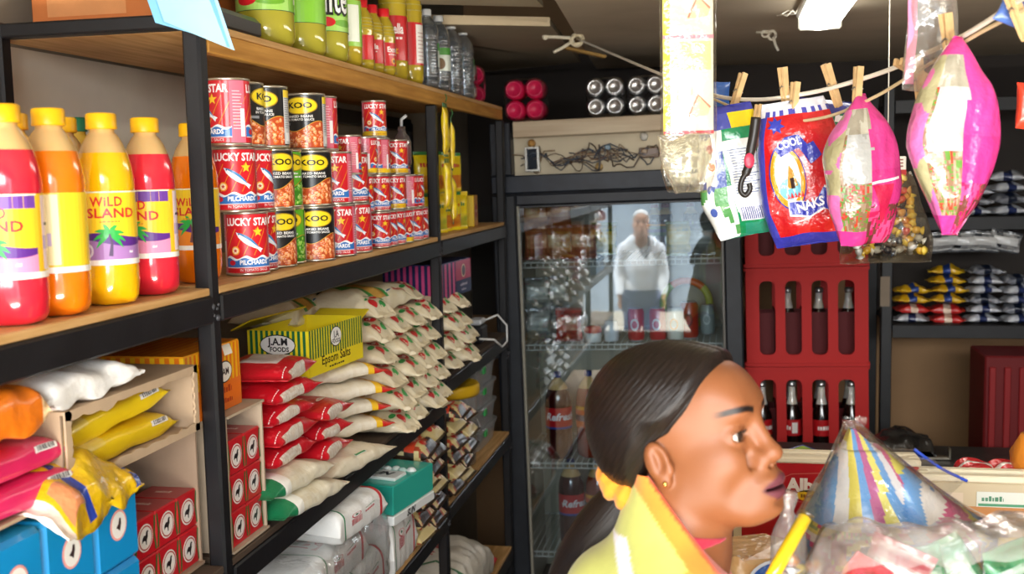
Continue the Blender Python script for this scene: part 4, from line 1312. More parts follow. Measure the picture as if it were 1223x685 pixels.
b.build('top_panel', 'print_gloss', t)
b = MB(); b.grid(lambda u, v: V((.05 + .054 * v + .012 * max(0, v - .9), .030 + .028 * u, .1095 - .05 * max(0, v - .92) * 8 * .6 + .004 * sin(v * 6))), 4, 14, 'f2eee2'); b.build('paper_flap', 'paper', t)

# white carrier bag sheet and orange packet above the torn carton
t = thing('plastic_bag', 'crumpled white plastic bag lying on the torn carton', 'bag', (-.865, 1.185, ZC1 + .3255))
S_, tp = bag_surface(.20, .21, .048, 12, wr=.010, ex=.6, end=.2)
b = MB(); b.grid(lambda a, v: S_(a, v), 40, 36, 'f2f1ee', closeu=True); b.build('bag_film', 'sackfilm', t)
t = thing('food_packet', 'orange packet behind the white bag near the frame edge', 'packet', (-.840, 1.02, ZC1 + .312), (0, 0, .05))
b, S_, tp = bag_mesh(.16, .14, .058, lambda a, v: mixc('f08a22', 'fbd9a8', .9) if v > .86 else 'ee7d1c', 13, wr=.006, ex=.5, end=.1); b.build('printed_film', 'pack', t)
t = thing('food_packet', 'red packet at the very edge above the pink packets', 'packet', (-.80, .93, ZC1 + .306), (0, 0, .3))
b, S_, tp = bag_mesh(.10, .10, .068, lambda a, v: 'd61f22', 15, wr=.004, ex=.5, end=.12); b.build('printed_film', 'pack', t)

# ================================================================ third shelf
ZL = Z_LOW + .0015
def make_flour(seed, W, L, T, wrap=False):
    root = thing('flour_pack', 'x', 'flour pack')
    def cf(a, v):
        if .145 < v < .165 or .855 < v < .875: return '2f8a5a'
        if .87 < v < .90: return 'd03038'
        return 'f0f0ec'
    b, S, top = bag_mesh(W, L, T, cf, seed, nu=36, nv=44, wr=.004, ex=.42, end=.08, seal=.004)
    for fn0, s in ((lambda x, y, e: S(.25 - y * 1.3 * .11 / W, .5 + x / L, e), 1), (lambda x, y, e: S((.025 - y * .9) % 1, .5 + x / L, e), .8)):
        f1 = lambda x, y: fn0(x, y, .0012); f2 = lambda x, y: fn0(x, y, .0018)
        n = 9
        for i in range(n): b.rect(-.060 + i * .006, .012 * s, -.057 + i * .006, .034 * s, f1, 'c8303a', nx=1, ny=2)
        b.ell(-.034, -.010 * s, .028 * s, .022 * s, f1, 'c8303a'); b.ell(-.034, -.010 * s, .023 * s, .018 * s, f2, 'f0f0ec')
        b.shape(star_pts(-.034, -.010 * s, .012 * s, 6, .5), lambda x, y: fn0(x, y, .0024), '2f6a4a')
        b.greek('FLOUR', f1, .038, .004, .020 * s, 'c8303a', bold=.03); b.greek('MAIZE MEAL', f1, .042, -.018 * s, .010 * s, '2f8a5a', bold=.02)
    b.build('printed_paper', 'sackfilm', root)
    return root
KN.put('flour1', lambda: make_flour(51, .17, .27, .105), 'white flour pack with red crest in the film wrapped bale, nearest', (-.841, 1.895, ZL + .004), (0, 0, 0), (.93, .9, .96), 'white flour packs')
KN.put('flour1', None, 'white flour pack in the film wrapped bale beside the brown packets', (-.841, 2.150, ZL + .004), (0, 0, .0), (.93, .85, .96), 'white flour packs')
KN.put('flour1', None, 'white flour pack second in height within the wrapped bale', (-.845, 2.02, ZL + .107), (0, 0, -.03), (.90, .95, .78), 'white flour packs')
KN.put('flour1', None, 'loose white flour pack with red crest lying on the bale', (-.815, 2.06, ZL + .2035), (.03, .02, -.14), (.92, .80, .62), 'white flour packs')
t = thing('bale_wrap', 'clear crinkled film wrapped round the white flour packs', 'wrap', (-.842, 2.02, ZL))
b = MB()
def wrap(a, v):
    th = 2 * pi * a; c, s_ = cos(th), sin(th)
    q = sin(min(1, min(v, 1 - v) * 7) * pi / 2) ** .5
    x = .096 * (abs(c) ** .45) * (1 if c > 0 else -1) * (.75 + .25 * q)
    z = .103 + .100 * (abs(s_) ** .5) * (1 if s_ > 0 else -1) * (.70 + .30 * q)
    r = V((x, -.255 + .51 * v, z))
    n = mnoise.noise(r * 22) * .006 + mnoise.noise(V((r.x * 60, r.y * 9, r.z * 60))) * .003
    r.x += n * (1 if c > 0 else -1); r.z = max(.0005, r.z + n * .6)
    return r
b.grid(wrap, 56, 60, 'ffffff', closeu=True); b.build('film', 'film_milky', t)
KN.put('flour1', None, 'white flour pack under the teal dispenser box', (-.84, 2.382, ZL + .002), (0, 0, 0), (1, .72, 1.28), 'white flour packs')
# teal dispenser box
t = thing('dispenser_box', 'teal and white dispenser box lying on the flour bale', 'box', (-.800, 2.385, ZL + .140), (.0, .02, -.16))
w, d, h = .215, .14, .092
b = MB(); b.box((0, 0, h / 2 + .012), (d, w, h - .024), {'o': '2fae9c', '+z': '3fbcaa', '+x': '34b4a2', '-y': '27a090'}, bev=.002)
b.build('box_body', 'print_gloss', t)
b = MB(); b.box((0, 0, .011), (d + .004, w + .004, .022), 'eff3f1', bev=.002); b.text('SUN', face_x(d / 2 + .002), -.02, .004, .015, '14181a', bold=.04, shear=.3); b.text('SUN', face_my(-w / 2 - .002), .0, .004, .015, '14181a', bold=.04, shear=.3); b.build('box_foot', 'print_gloss', t)
b = MB()
b.box((0, -.04, h + .004), (d * .8, .06, .008), 'eff3f1', bev=.002); b.text('SUN', face_z(h + .008), 0, -.05, .024, '14181a', bold=.04, shear=.3)
b.build('label_strip', 'print_gloss', t)
b = MB()
for i in range(6): b.sphere((-.05 + i * .02, .02 + .008 * (i % 2), h - .006), .014, ['d8e8e4', 'b8dcd6', 'e8f0ee'][i % 3], 10, 6)
b.build('sachets', 'sackfilm', t)
# brown soup packets stacked with ends out
def make_soup(seed):
    root = thing('soup_packet', 'x', 'packet')
    def cf(a, v):
        n = nz(a * 8, v * 6, seed)
        if v > .95: return '3a2a1c'
        if v > .76: return 'd8c488' if n > -.02 else ('2a1c14' if n < -.2 else 'a8442a')
        if .60 < v < .74: return 'd8482a' if .03 < a < .46 else '2b1d16'
        if .76 <= v <= .93: return mixc('d9c486', 'b89a54', .5 + n) if a < .28 + n * .3 else '1c1410'
        if .40 < v < .60 and n > .0: return 'e0cf9a'
        return mixc('2a1b14', '4a2c1a', .5 + n)
    b, S, top = bag_mesh(.126, .17, .041, cf, seed, nu=36, nv=40, wr=.005, seal=.010, end=.16, ex=.55)
    f = lambda x, y: top(x, y, .0014)
    b.greek('Soup', f, 0, .024, .016, 'f6e8d0', bold=.03)
    b.ell(.02, .055, .012, .008, f, 'c03020')
    b.build('printed_film', 'sackfilm', root); return root
rnd = random.Random(12)
lay = ['bottom', 'second', 'third', 'fourth', 'fifth', 'sixth', 'seventh', 'top']
for c, (y, n, dz) in enumerate([(2.560, 6, 0), (2.700, 6, 0), (2.910, 6, LIFT[Z_LOW]), (3.050, 5, LIFT[Z_LOW])]):
    for l in range(n):
        KN.put('soup%d' % ((c + l) % 3), (lambda k=(c + l) % 3: make_soup(81 + k)), 'brown soup packet, %s up in the %s' % (lay[l] if l < n - 1 else 'topmost', ['column nearest the flour bale', 'column just before the second post', 'column just beyond the second post', 'farthest column by the clear tubs'][c]),
               (XS - .055 + rnd.uniform(-.012, .014), y + rnd.uniform(-.008, .008), ZL + .002 + dz + l * .0445), (rnd.uniform(-.02, .02), rnd.uniform(-.03, .03), -pi / 2 + rnd.uniform(-.06, .06)), None, 'brown soup packets')
# white bucket with yellow lid
t = thing('lidded_bucket', 'white plastic bucket with yellow lid behind the soup packets', 'bucket', (-.875, 3.225, ZL + LIFT[Z_LOW]))
t.scale = (1, 1, 1.1)
b = MB(); b.lathe([(.075, 0), (.088, .005), (.098, .20), (.098, .21)], 36, 'dcdad4'); b.build('bucket_body', 'tub', t)
b = MB(); b.lathe([(.103, .205), (.106, .212), (.106, .232), (.10, .238), (.09, .234), (0, .234)], 40, 'e0b21c'); b.build('lid', 'plastic', t)
b = MB(); b.tube([(.104 * cos(a), .104 * sin(a), .19 - .09 * sin((a + pi / 2) )) for a in [-pi / 2 + pi * i / 14 for i in range(15)]], .002, 'c9c9c9'); b.build('handle', 'plastic', t)
# clear tubs
def make_tub():
    root = thing('storage_tub', 'x', 'tub')
    b = MB()
    def wl(u, v):
        a = 2 * pi * u; ex = .3; k = .92 + .08 * v
        return V((.10 * k * abs(cos(a)) ** ex * (1 if cos(a) > 0 else -1), .145 * k * abs(sin(a)) ** ex * (1 if sin(a) > 0 else -1), .002 + .058 * v))
    b.grid(wl, 48, 4, 'd6dad8', closeu=True); b.add([wl(i / 24, 0) for i in range(24)], [tuple(range(24))], 'd6dad8'); b.build('tub_body', 'tub', root)
    b = MB(); b.grid(lambda u, v: V(wl(u, 1.0)) * 1.0 + V((0, 0, .002 + .006 * v)) + V((.006 * cos(2 * pi * u), .006 * sin(2 * pi * u), 0)), 48, 1, 'c9d0d0', closeu=True)
    b.add([tuple(V(wl(i / 24, 1.0)) + V((.006 * cos(2 * pi * i / 24), .006 * sin(2 * pi * i / 24), .008))) for i in range(24)], [tuple(range(24))], 'c9d0d0'); b.build('lid', 'tub', root)
    b = MB(); b.box((.104, -.07, .055), (.008, .03, .022), '3fae5a', bev=.002); b.build('clip', 'plastic', root)
    return root
for i in range(4):
    KN.put('tub', make_tub, 'clear plastic storage tub, %s of the stack past the bucket' % ['bottom', 'second', 'third', 'topmost'][i], (-.90, 3.49, ZL + LIFT[Z_LOW] + i * .0705), (0, 0, 0), None, 'clear storage tubs')
# lowest shelf: big white sacks
def make_sack():
    root = thing('meal_sack', 'x', 'sack')
    def cf(a, v):
        if .1 < v < .30 and (a < .10 or a > .93): return 'c8242c'
        if .30 < v < .33: return '2f7a4a'
        if v > .94: return 'c8303a'
        return mixc('ece8de', 'd8d0c0', .5 + .5 * nz(a * 8, v * 8, 4))
    b, S, top = bag_mesh(.32, .56, .20, cf, 91, nu=40, nv=40, wr=.016, ex=.6, end=.2)
    b.greek('MAIZE', lambda x, y: S((.03 - y * .4) % 1, .2 + x / .56, .002), 0, -.03, .045, 'f6f0ea', bold=.03)
    b.greek('MEAL', lambda x, y: S(.25 - y * .4, .5 + x / .56, .002), 0, -.03, .06, 'c8242c', bold=.03)
    b.build('woven_sack', 'sackfilm', root); return root
KN.put('sack', make_sack, 'white and red meal sack on the lowest shelf beyond the second post', (-.915, 3.12, .421), (0, 0, .02), (1, .98, .86))
# bay two, middle shelf: yellow packets
def make_yellow_pouch(seed, green=True):
    root = thing('spice_packet', 'x', 'packet')
    W, L, T = .085, .115, .022
    def cf(a, v):
        n = nz(a * 7, v * 6, seed)
        if v > .90: return '2f7a34' if green else 'e0c020'
        if .1 < v < .42: return mixc('e8a02a', 'c85a28', .3 + n) if seed % 2 else mixc('d9c83a', '6a9a34', .3 + n)
        return mixc('f0d81c', 'e8c412', .5 + n)
    b, S, top = bag_mesh(W, L, T, cf, seed, nu=24, nv=24, wr=.003, end=.3)
    f = lambda x, y: top(x, y, .0012)
    b.greek('SPICE', f, 0, .012, .015, 'c8281e' if seed % 2 else '1f7a3a', bold=.03, width=.055)
    transform_mb(b, lambda p: V((p.x, -p.z + .011, p.y + L / 2)))     # stand it upright, face to -Y
    b.build('printed_film', 'pack', root); return root
rnd = random.Random(4)
k = 0
for row, (z0, n) in enumerate([(0, 5), (.117, 4)]):
    for i in range(n):
        KN.put('pouch%d' % (k % 3), (lambda s=k % 3: make_yellow_pouch(101 + s, s != 1)), 'yellow spice packet standing on the middle shelf, %s row, %s beyond the second post' % (['lower', 'upper'][row], ORD[i]),
               (XS - .055 + rnd.uniform(-.01, .006), 2.90 + i * .075 + row * .02, Z_CAN + .0006 + z0), (0, 0, .75 + rnd.uniform(-.2, .2)), None, 'yellow spice packets'); k += 1
for i in range(3):
    KN.put('pouch%d' % (i % 3), None, 'yellow spice packet at the back of the middle shelf, %s from the post' % ORD[i], (XS - .16, 2.92 + i * .10, Z_CAN + .0006), (0, 0, .6), None, 'yellow spice packets')
t = thing('display_box', 'yellow and red display box at the end of the spice packets', 'box', (XS - .08, 3.375, Z_CAN + .0006), (0, 0, .1))
b = MB(); b.box((0, 0, .05), (.10, .09, .10), {'o': 'e8b81c', '+x': 'd8952a', '-y': 'e8c428'}, bev=.002); b.ell(0, .05, .028, .022, face_x(.05), 'c83a20'); b.greek('CURRY', face_x(.05, .0012), 0, .043, .014, 'f8e8c0', bold=.03); b.ell(0, .05, .028, .022, face_my(-.045), 'c83a20'); b.build('printed_card', 'print_gloss', t)
# strips of yellow sachets hanging from the top shelf edge
def make_strip():
    root = thing('sachet_strip', 'x', 'sachet strip')
    for k in range(2):
        b, S, top = bag_mesh(.045, .145, .018, lambda a, v: '2f6a34' if v > .92 or v < .05 else mixc('f0d418', 'd8b010', .5 + nz(a * 7, v * 7, k)), 111 + k, nu=20, nv=24, wr=.004, end=.2)
        transform_mb(b, lambda p: V((p.z - .009, p.x + (.006 if k else 0), p.y - .075 - k * .150)))
        b.build('sachet', 'pack', root)
    b = MB(); b.tube([(0, 0, .0), (0.004, 0, .012), (0.0, 0, .022)], .0015, '2f6a34'); b.build('hook', 'plastic', root)
    return root
KN.put('strip', make_strip, 'strip of yellow sachets hanging beside the second post, nearer', (XS + .014, 2.865, Z_TOP - .037), (0, 0, 0), None, 'hanging yellow sachet strips')
KN.put('strip', None, 'strip of yellow sachets hanging beside the second post, farther and lower', (XS + .014, 2.925, Z_TOP - .075), (0, 0, .3), None, 'hanging yellow sachet strips')
# pink and navy striped box in bay two
t = thing('display_box', 'pink and navy striped box on the sugar bags beyond the second post', 'box', (XS - .105, 3.06, ZR2 + .2), (0, 0, -.06))
pn = stripes_box(t, .30, .17, .10, 'd8508a', '26305e', 9, 8, foot=None)
b, fn = pn['+x']; A = art(b, fn, (1, 0, 0))
b.rect(-.0, 0, .15, .10, A(.0003), 'c0406a', nx=1, ny=1); b.rect(-.0, 0, .15, .042, A(.0006), '26305e', nx=1, ny=1)
b.ell(.075, .068, .020, .020, A(.0006), 'e8d8b0'); b.ell(.075, .068, .016, .016, A(.001), '5a4a5a')
b.greek('BATH SALTS', A(.001), .075, .022, .011, 'd8d0e0', bold=.02); b.greek('lavender', A(.001), .075, .008, .009, 'd8d0e0')
b.build('side_panel', 'print_gloss', t)
for k in ('-y', '-x', '+y'): pn[k][0].build('side_panel', 'print_gloss', t)
b = MB(); b.box((0, 0, .101), (.168, .298, .003), '2e3868'); b.build('top_panel', 'print_gloss', t)
# white charger with cable lying at the end of the shelf
t = thing('charger', 'white charger with looped white cable at the far shelf end', 'charger', (XS - .05, 3.44, ZR2))
b = MB(); b.box((0, 0, .03), (.05, .09, .055), '2a2a2e', bev=.006); b.build('stand', 'plastic', t)
b = MB(); b.box((0, 0, .07), (.045, .08, .018), 'dfe3e8', bev=.006); b.build('adapter', 'plastic', t)
b = MB(); b.tube([(.02, .04, .07), (.05, .09, .08), (.075, .12, .04), (.075, .12, -.015), (.070, .06, -.025), (.060, -.02, .012), (.02, -.06, .02)], .0035, 'e8e8e6', 8); b.build('cable', 'plastic', t)
# small clear bottle in the tin bay
t = thing('dropper_bottle', 'small clear bottle with pink liquid on top of the far tins', 'bottle', (-.832, 2.70, Z_CAN + .0843 + .1085))
b = MB(); b.lathe([(.02, 0), (.024, .004), (.024, .06), (.018, .075), (.010, .085), (.010, .10)], 20, 'f0d8dc'); b.build('bottle_body', 'pet', t)
b = MB(); b.lathe([(0, .003), (.021, .004), (.021, .05), (0, .051)], 18, 'b86a78'); b.build('liquid', 'plastic', t)
b = MB(); b.tube([(0, 0, .10), (0, .0, .118), (.014, .0, .128)], .004, 'e8e8e8'); b.build('nozzle', 'plastic', t)

# carton on the top shelf, tray and the blue leaflets over the post
t = thing('cardboard_carton', 'orange brown carton lying on the top shelf behind the cross rail', 'carton', (-1.0, 1.80, Z_TOP))
b = MB(); b.box((0, 0, .06), (.22, .42, .12), {'o': 'b8622c', '-y': 'c8743a'}, bev=.003); b.rect(-.08, .03, .06, .08, face_my(-.21), 'd8925a', nx=1, ny=1); b.build('carton_body', 'card', t)
t = thing('storage_tray', 'dark grey tray on the top shelf beside the large oil bottles', 'tray', (-.845, 1.70, Z_TOP))
b = MB(); b.box((0, 0, .02), (.10, .17, .04), '4a4a4c', bev=.01); b.build('tray_body', 'plastic', t)
t = thing('folded_leaflets', 'stack of folded pale blue leaflets hanging over the near post', 'leaflets', (XS - .055, YP1 - .0, Z_TOP + .02))
for k in range(4):
    b = MB()
    e = .0025 * k
    def lf(u, v, k=k, e=e):
        # sheet bent over the post top: hangs on the camera side, long tail to the right
        x = -.055 + .11 * u + .05 * v + .006 * k
        y = -.028 - e + .006 * sin(u * 3 + k) - .02 * (1 - v) * u
        z = .13 - .155 * v - .035 * u * v - .004 * k * u
        return V((x, y, z))
    b.grid(lf, 10, 12, ['74b4dc', '8cc4e6', '6aaad6', '9cd0ec'][k])
    b.grid(lambda u, v: lf(u, v) + V((0, -.0008, 0)), 10, 12, ['74b4dc', '8cc4e6', '6aaad6', '9cd0ec'][k])
    b.build('leaflet', 'paper', t)
# ================================================================ drinks cooler
def atD(px, py, D):
    d = ray(px, py); f = CAMROT @ V((0, 0, -1))
    return CAMLOC + d * (D / d.dot(f))
YF = 3.745
TILT = radians(-1.1)
_o = atY(607, 500, YF)
FO = V((_o.x - .012, YF, 0.0))
FR = Euler((0, TILT, 0)).to_matrix()
def FL(px, py, dy=0.0):
    """pixel -> cooler-local point on the plane dy behind the front"""
    return FR.transposed() @ (atY(px, py, YF + dy) - FO)
fr = thing('drinks_cooler', 'black glass door drinks cooler with bare wiring in its header', 'fridge', FO, (0, TILT, 0))
FW = FL(888, 400).x                       # outer width
zt = FL(700, 142).z; zd = FL(700, 229).z; zg = FL(700, 243).z
xl, xr = FL(622, 400).x, FL(867, 400).x
FD = .62; dk = '1b1d22'
def fpart(name, mat, *boxes):
    b = MB()
    for c0, c1, col, bv in boxes:
        b.box([(c0[i] + c1[i]) / 2 for i in range(3)], [abs(c1[i] - c0[i]) for i in range(3)], col, bev=bv)
    return b.build(name, mat, fr)
fpart('side_panel', 'blackmetal', ((0, .045, 0), (.03, FD, zt), dk, .003)); fpart('side_panel', 'blackmetal', ((FW - .03, .045, 0), (FW, FD, zt), dk, .003))
fpart('back_panel', 'blackmetal', ((.03, FD - .03, 0), (FW - .03, FD, zt), dk, 0)); fpart('base_panel', 'blackmetal', ((.03, .045, 0.0), (FW - .03, FD - .03, .12), dk, 0))
fpart('roof_panel', 'blackmetal', ((.03, .10, zt - .025), (FW - .03, FD - .03, zt), dk, 0))
fpart('divider_panel', 'blackmetal', ((.03, .05, zd - .005), (FW - .03, FD - .03, zd + .02), dk, 0))
LIN = 'a8a08c'
fpart('liner', 'plastic', ((.031, .05, .121), (.045, FD - .031, zd - .006), LIN, 0)); fpart('liner', 'plastic', ((FW - .045, .05, .121), (FW - .031, FD - .031, zd - .006), LIN, 0))
fpart('liner', 'plastic', ((.046, FD - .045, .121), (FW - .046, FD - .031, zd - .006), LIN, 0)); fpart('liner', 'plastic', ((.046, .05, zd - .02), (FW - .046, FD - .05, zd - .006), LIN, 0))
# header: recessed pale plate with wires, pine batten above, dark bars round it
zb0 = FL(700, 160).z; zb1 = FL(700, 206).z
fpart('header_plate', 'wall', ((xl - .012, .075, zb1), (FW - .03, .085, zb0 + .02), 'd8cbb0', 0))
fpart('header_batten', 'pine', ((xl - .002, .012, zb0), (FW - .002, .075, zt + .004), 'c9b595', .003))
fpart('header_sill', 'blackmetal', ((0, .012, zd + .004), (FW, .075, zb1), '262b36', .004)); fpart('header_post', 'blackmetal', ((0, .012, zb1 + .001), (xl - .012, .075, zt + .003), '23262e', .004))
# door
fpart('door_stile', 'blackmetal', ((0, 0, .12), (xl, .040, zd), '202329', .006)); fpart('door_stile', 'blackmetal', ((xr, 0, .12), (FW, .040, zd), '202329', .006))
fpart('door_rail', 'blackmetal', ((xl, 0, zg), (xr, .040, zd), '24272f', .006)); fpart('door_rail', 'blackmetal', ((xl, 0, .12), (xr, .040, .22), '24272f', .006))
fpart('glass_bead', 'plastic', ((xl, .012, .22), (xl + .010, .030, zg), '8f8b7e', .002)); fpart('glass_bead', 'plastic', ((xr - .010, .012, .22), (xr, .030, zg), '5f5c56', .002)); fpart('glass_bead', 'plastic', ((xl + .01, .012, zg - .008), (xr - .01, .030, zg), '2a2a2c', .002))
b = MB(); b.box(((xl + xr) / 2, .022, (zg + .22) / 2), (xr - xl - .002, .004, zg - .22 - .002), 'f4fbff'); b.build('door_glass', 'glass', fr)
b = MB(); b.tube([(.022, -.002, .82), (.022, -.018, .84), (.022, -.018, 1.0), (.022, -.002, 1.02)], .007, '2a2c30'); b.build('door_handle', 'plastic', fr)
# wiring in the header
rnd = random.Random(21)
zc = (zb0 + zb1) / 2
for k in range(18):
    x0 = rnd.uniform(.06, .42); x1 = x0 + rnd.uniform(.12, .30); pts = []
    n = 16; ph = rnd.uniform(0, 6); am = rnd.uniform(.016, .050)
    for i in range(n + 1):
        t = i / n
        x = x0 + (min(x1, FW - .08) - x0) * t + .022 * sin(ph + t * 9)
        z = zc - .012 + am * sin(ph * 2 + t * rnd.choice([6, 7])) * (.4 + .6 * sin(pi * t)) + .012 * sin(t * 17 + ph)
        z = max(zb1 + .006, min(zb0 - .006, z))
        pts.append((x, .062 - .02 * abs(sin(ph + t * 7)), z))
    b = MB(); b.tube(pts, rnd.choice([.0016, .002, .0024]), rnd.choice(['4a3a2e', '3a332e', '6c4a34', '7a3426', '5a4a3c', '7f6448', '9a8468', '3f4a5a']), 6); b.build('wire', 'plastic', fr)
h = FL(636, 190, .05)
b = MB()
for c, d in (((h.x - .022, .055, h.z), (.008, .03, .085)), ((h.x + .022, .055, h.z), (.008, .03, .085)), ((h.x, .055, h.z + .040), (.036, .03, .006)), ((h.x, .055, h.z - .040), (.036, .03, .006))): b.box(c, d, 'b5b4ae')
b.box((h.x, .060, h.z), (.034, .012, .072), '22262c'); b.build('ballast', 'tin', fr)
for (px, py, c) in ((634, 171, 'b88a4a'), (715, 199, 'b99a62'), (769, 163, 'd9d6cc')):
    q = FL(px, py, .05); b = MB(); b.lathe([(0, .026), (.010, .024), (.014, .016), (.014, .0), (.0, 0)], 16, c)
    b.v = [(p[0] + q.x, .074 - p[2], p[1] + q.z) for p in b.v]; b.build('lamp_holder', 'plastic', fr)
q = FL(775, 182, .05); b = MB(); b.box((q.x, .06, q.z), (.07, .016, .036), '6a4a2c', bev=.003)
b.box((q.x - .015, .05, q.z + .006), (.02, .012, .014), '8a6a3a', bev=.002); b.build('circuit_block', 'plastic', fr)
q = FL(726, 176, .05); b = MB(); b.box((q.x, .048, q.z), (.022, .016, .018), '5f7a8a', bev=.003); b.build('connector', 'plastic', fr)
q = FL(800, 160, .05)
b = MB(); b.tube([(FW - .16, .06, zc + .03), (FW - .10, .05, zc + .036), (FW - .05, .055, zc + .02)], .002, '8a4a30', 6); b.build('wire', 'plastic', fr)
# wire shelves
def wire_shelf(z):
    b = MB(); x0, x1 = .05, FW - .05; y0, y1 = .10, FD - .06
    b.tube([(x0, y0, z), (x1, y0, z)], .0035, 'd8d6cc', 6); b.tube([(x0, y1, z), (x1, y1, z)], .0035, 'd8d6cc', 6)
    b.tube([(x0, y0, z - .018), (x1, y0, z - .018)], .003, 'd8d6cc', 6)
    n = 34
    for i in range(n + 1):
        x = x0 + (x1 - x0) * i / n
        b.tube([(x, y1, z + .003), (x, y0 + .006, z + .003), (x, y0 - .002, z - .004), (x, y0 - .001, z - .018)], .0018, 'e6e4da', 5)
    b.build('wire_shelf', 'plastic', fr)
zs1, zs2, zs3 = FL(740, 311, .10).z, FL(740, 411, .10).z, FL(680, 553, .10).z
for z in (zs1, zs2, zs3, zs3 - .34): wire_shelf(z)
def inF(px, z, dy): # world position on a shelf
    p = FL(px, 300, dy); return FO + FR @ V((p.x, dy, z + .0055))
# copper snack packets on the top shelf
def make_snack(c1, c2, c3, seed, W=.10, L=.125, T=.035, nm='snack_packet'):
    root = thing(nm, 'x', 'packet')
    def cf(a, v):
        n = nz(a * 8, v * 8, seed)
        if v > .92 or v < .06: return c2
        if .12 < a < .40 and .35 < v < .72: return mixc(c3, c1, .5 + n)
        return mixc(c1, c2, .5 + n)
    b, S, top = bag_mesh(W, L, T, cf, seed, nu=26, nv=26, wr=.005, end=.3)
    transform_mb(b, lambda p: V((p.x, -p.z + T / 2, p.y + L / 2)))
    b.build('printed_film', 'foil', root); return root
MKS = {'cop': lambda: make_snack('a86036', '7a3c1e', 'd8a070', 201), 'cop2': lambda: make_snack('b87444', '8a4a28', 'e0c090', 202),
       'gry': lambda: make_snack('8a8c84', '5a5c58', 'c8c8be', 203), 'ylw': lambda: make_snack('d8b43a', '6a7a2a', 'e8d88a', 204), 'red': lambda: make_snack('c83a2a', '8a2a20', 'e8c0a0', 205)}
for px, l, kind, lab in [(642, 0, 'cop', 'copper brown snack packet at the left end of the cooler top shelf'), (642, 1, 'cop2', 'copper brown snack packet stacked on the left end one in the cooler'),
                         (668, 0, 'cop2', 'copper brown snack packet second from left in the cooler'), (668, 1, 'cop', 'copper brown snack packet stacked second from left in the cooler'),
                         (697, 0, 'cop2', 'light copper snack packet third from left in the cooler'),
                         (722, 1, 'ylw', 'yellow packet behind the copper ones in the cooler'),
                         (812, 0, 'ylw', 'yellow green snack packet at the right of the cooler top shelf'), (838, 0, 'gry', 'grey snack packet at the right end of the cooler top shelf')]:
    p = inF(px, zs1 + l * .115, .17 if kind != 'ylw' or px > 800 else .30)
    if px == 722: p = inF(px, zs1, .30)
    KN.put('sn' + kind, MKS[kind], lab, p, (0, TILT, 0), None, 'snack packets in the cooler')
for px, l, lab in [(640, 0, 'grey packet at left on the cooler middle shelf, bottom'), (640, 1, 'grey packet at left on the cooler middle shelf, top'), (660, 0, 'grey packet second from left on the cooler middle shelf'), (662, 1, 'grey packet stacked second from left on the cooler middle shelf')]:
    p = inF(px, zs2 + l * .115, .16 + (.05 if px > 650 else 0)); KN.put('sngry', MKS['gry'], lab, p, (0, TILT, .2 if l else -.1), None, 'snack packets in the cooler')
KN.put('snred', MKS['red'], 'red and pale packet on the cooler middle shelf beside grey ones', inF(676, zs2, .15), (0, TILT, 0), None, 'snack packets in the cooler')
def make_bottle2(kind):
    root = thing('drink_bottle', 'x', 'bottle')
    if kind == 'cola': R, H, c, lc, cap = .050, .33, '3a0c0a', 'c8161e', '1a2a6a'
    elif kind == 'oran': R, H, c, lc, cap = .050, .33, '8a2e12', 'e0641c', '1a2a6a'
    else: R, H, c, lc, cap = .030, .23, '241412', '2a5a32', 'b02020'
    bottle_body(R, H, .0135, c, 'juice', root, lobes=True, fill=.78, shoulder=.62)
    screw_cap(root, .0155, H * .93, .02, cap)
    b = MB(); z0, z1 = H * .36, H * .60; per = pi * R; h = z1 - z0
    def L(e): return cyl_map(R, e)
    b.rect(-per, z0, per, z1, L(.0004), lc, nx=40, ny=1)
    if kind == 'cola':
        b.rect(-per, z0, per, z0 + h * .10, L(.0007), '2a4a9a', nx=40, ny=1)
        b.text('Refresh', L(.0012), .008, z0 + h * .42, h * .34, 'f6f2f2', bold=.03, shear=.25); b.shape(star_pts(-.046, z0 + h * .55, .010, 6, .5), L(.0012), 'f4e8e0')
    else:
        b.rect(-per, z0 + h * .3, per, z0 + h * .6, L(.0007), '2a3a5a', nx=40, ny=1); b.rect(-per, z1 - h * .16, per, z1, L(.0007), 'f0b02a', nx=40, ny=1)
    b.build('printed_label', 'print_gloss', root); return root
for px, k, dy, lab in [(660, 'cola', .165, 'large cola bottle with red lettered label in the cooler'), (697, 'oran', .19, 'large orange label soft drink bottle beside the cola in the cooler'), (740, 'cola', .18, 'large cola bottle mostly behind the head of the woman'), (780, 'oran', .20, 'large soft drink bottle wholly behind the woman')][:3]:
    KN.put('bt' + k, lambda k=k: make_bottle2(k), lab, inF(px, zs3, dy), (0, TILT, .15), None, 'large bottles in the cooler')
for px, lab in [(672, 'large dark bottle with blue cap on the lowest visible cooler shelf'), (705, 'large bottle with red brown drink under the wire shelf')]:
    KN.put('btcola' if px < 700 else 'btoran', None, lab, inF(px, zs3 - .34, .2), (0, TILT, .4), None, 'large bottles in the cooler')
for px, lab in [(783, 'small dark bottle at the back of the cooler top shelf'), (796, 'small dark green label bottle on the cooler top shelf'), (826, 'small dark bottle beside the yellow packet in the cooler')]:
    KN.put('btsml', lambda: make_bottle2('small'), lab, inF(px, zs1, .36), (0, TILT, .3), (1, 1, .8), 'small bottles in the cooler')
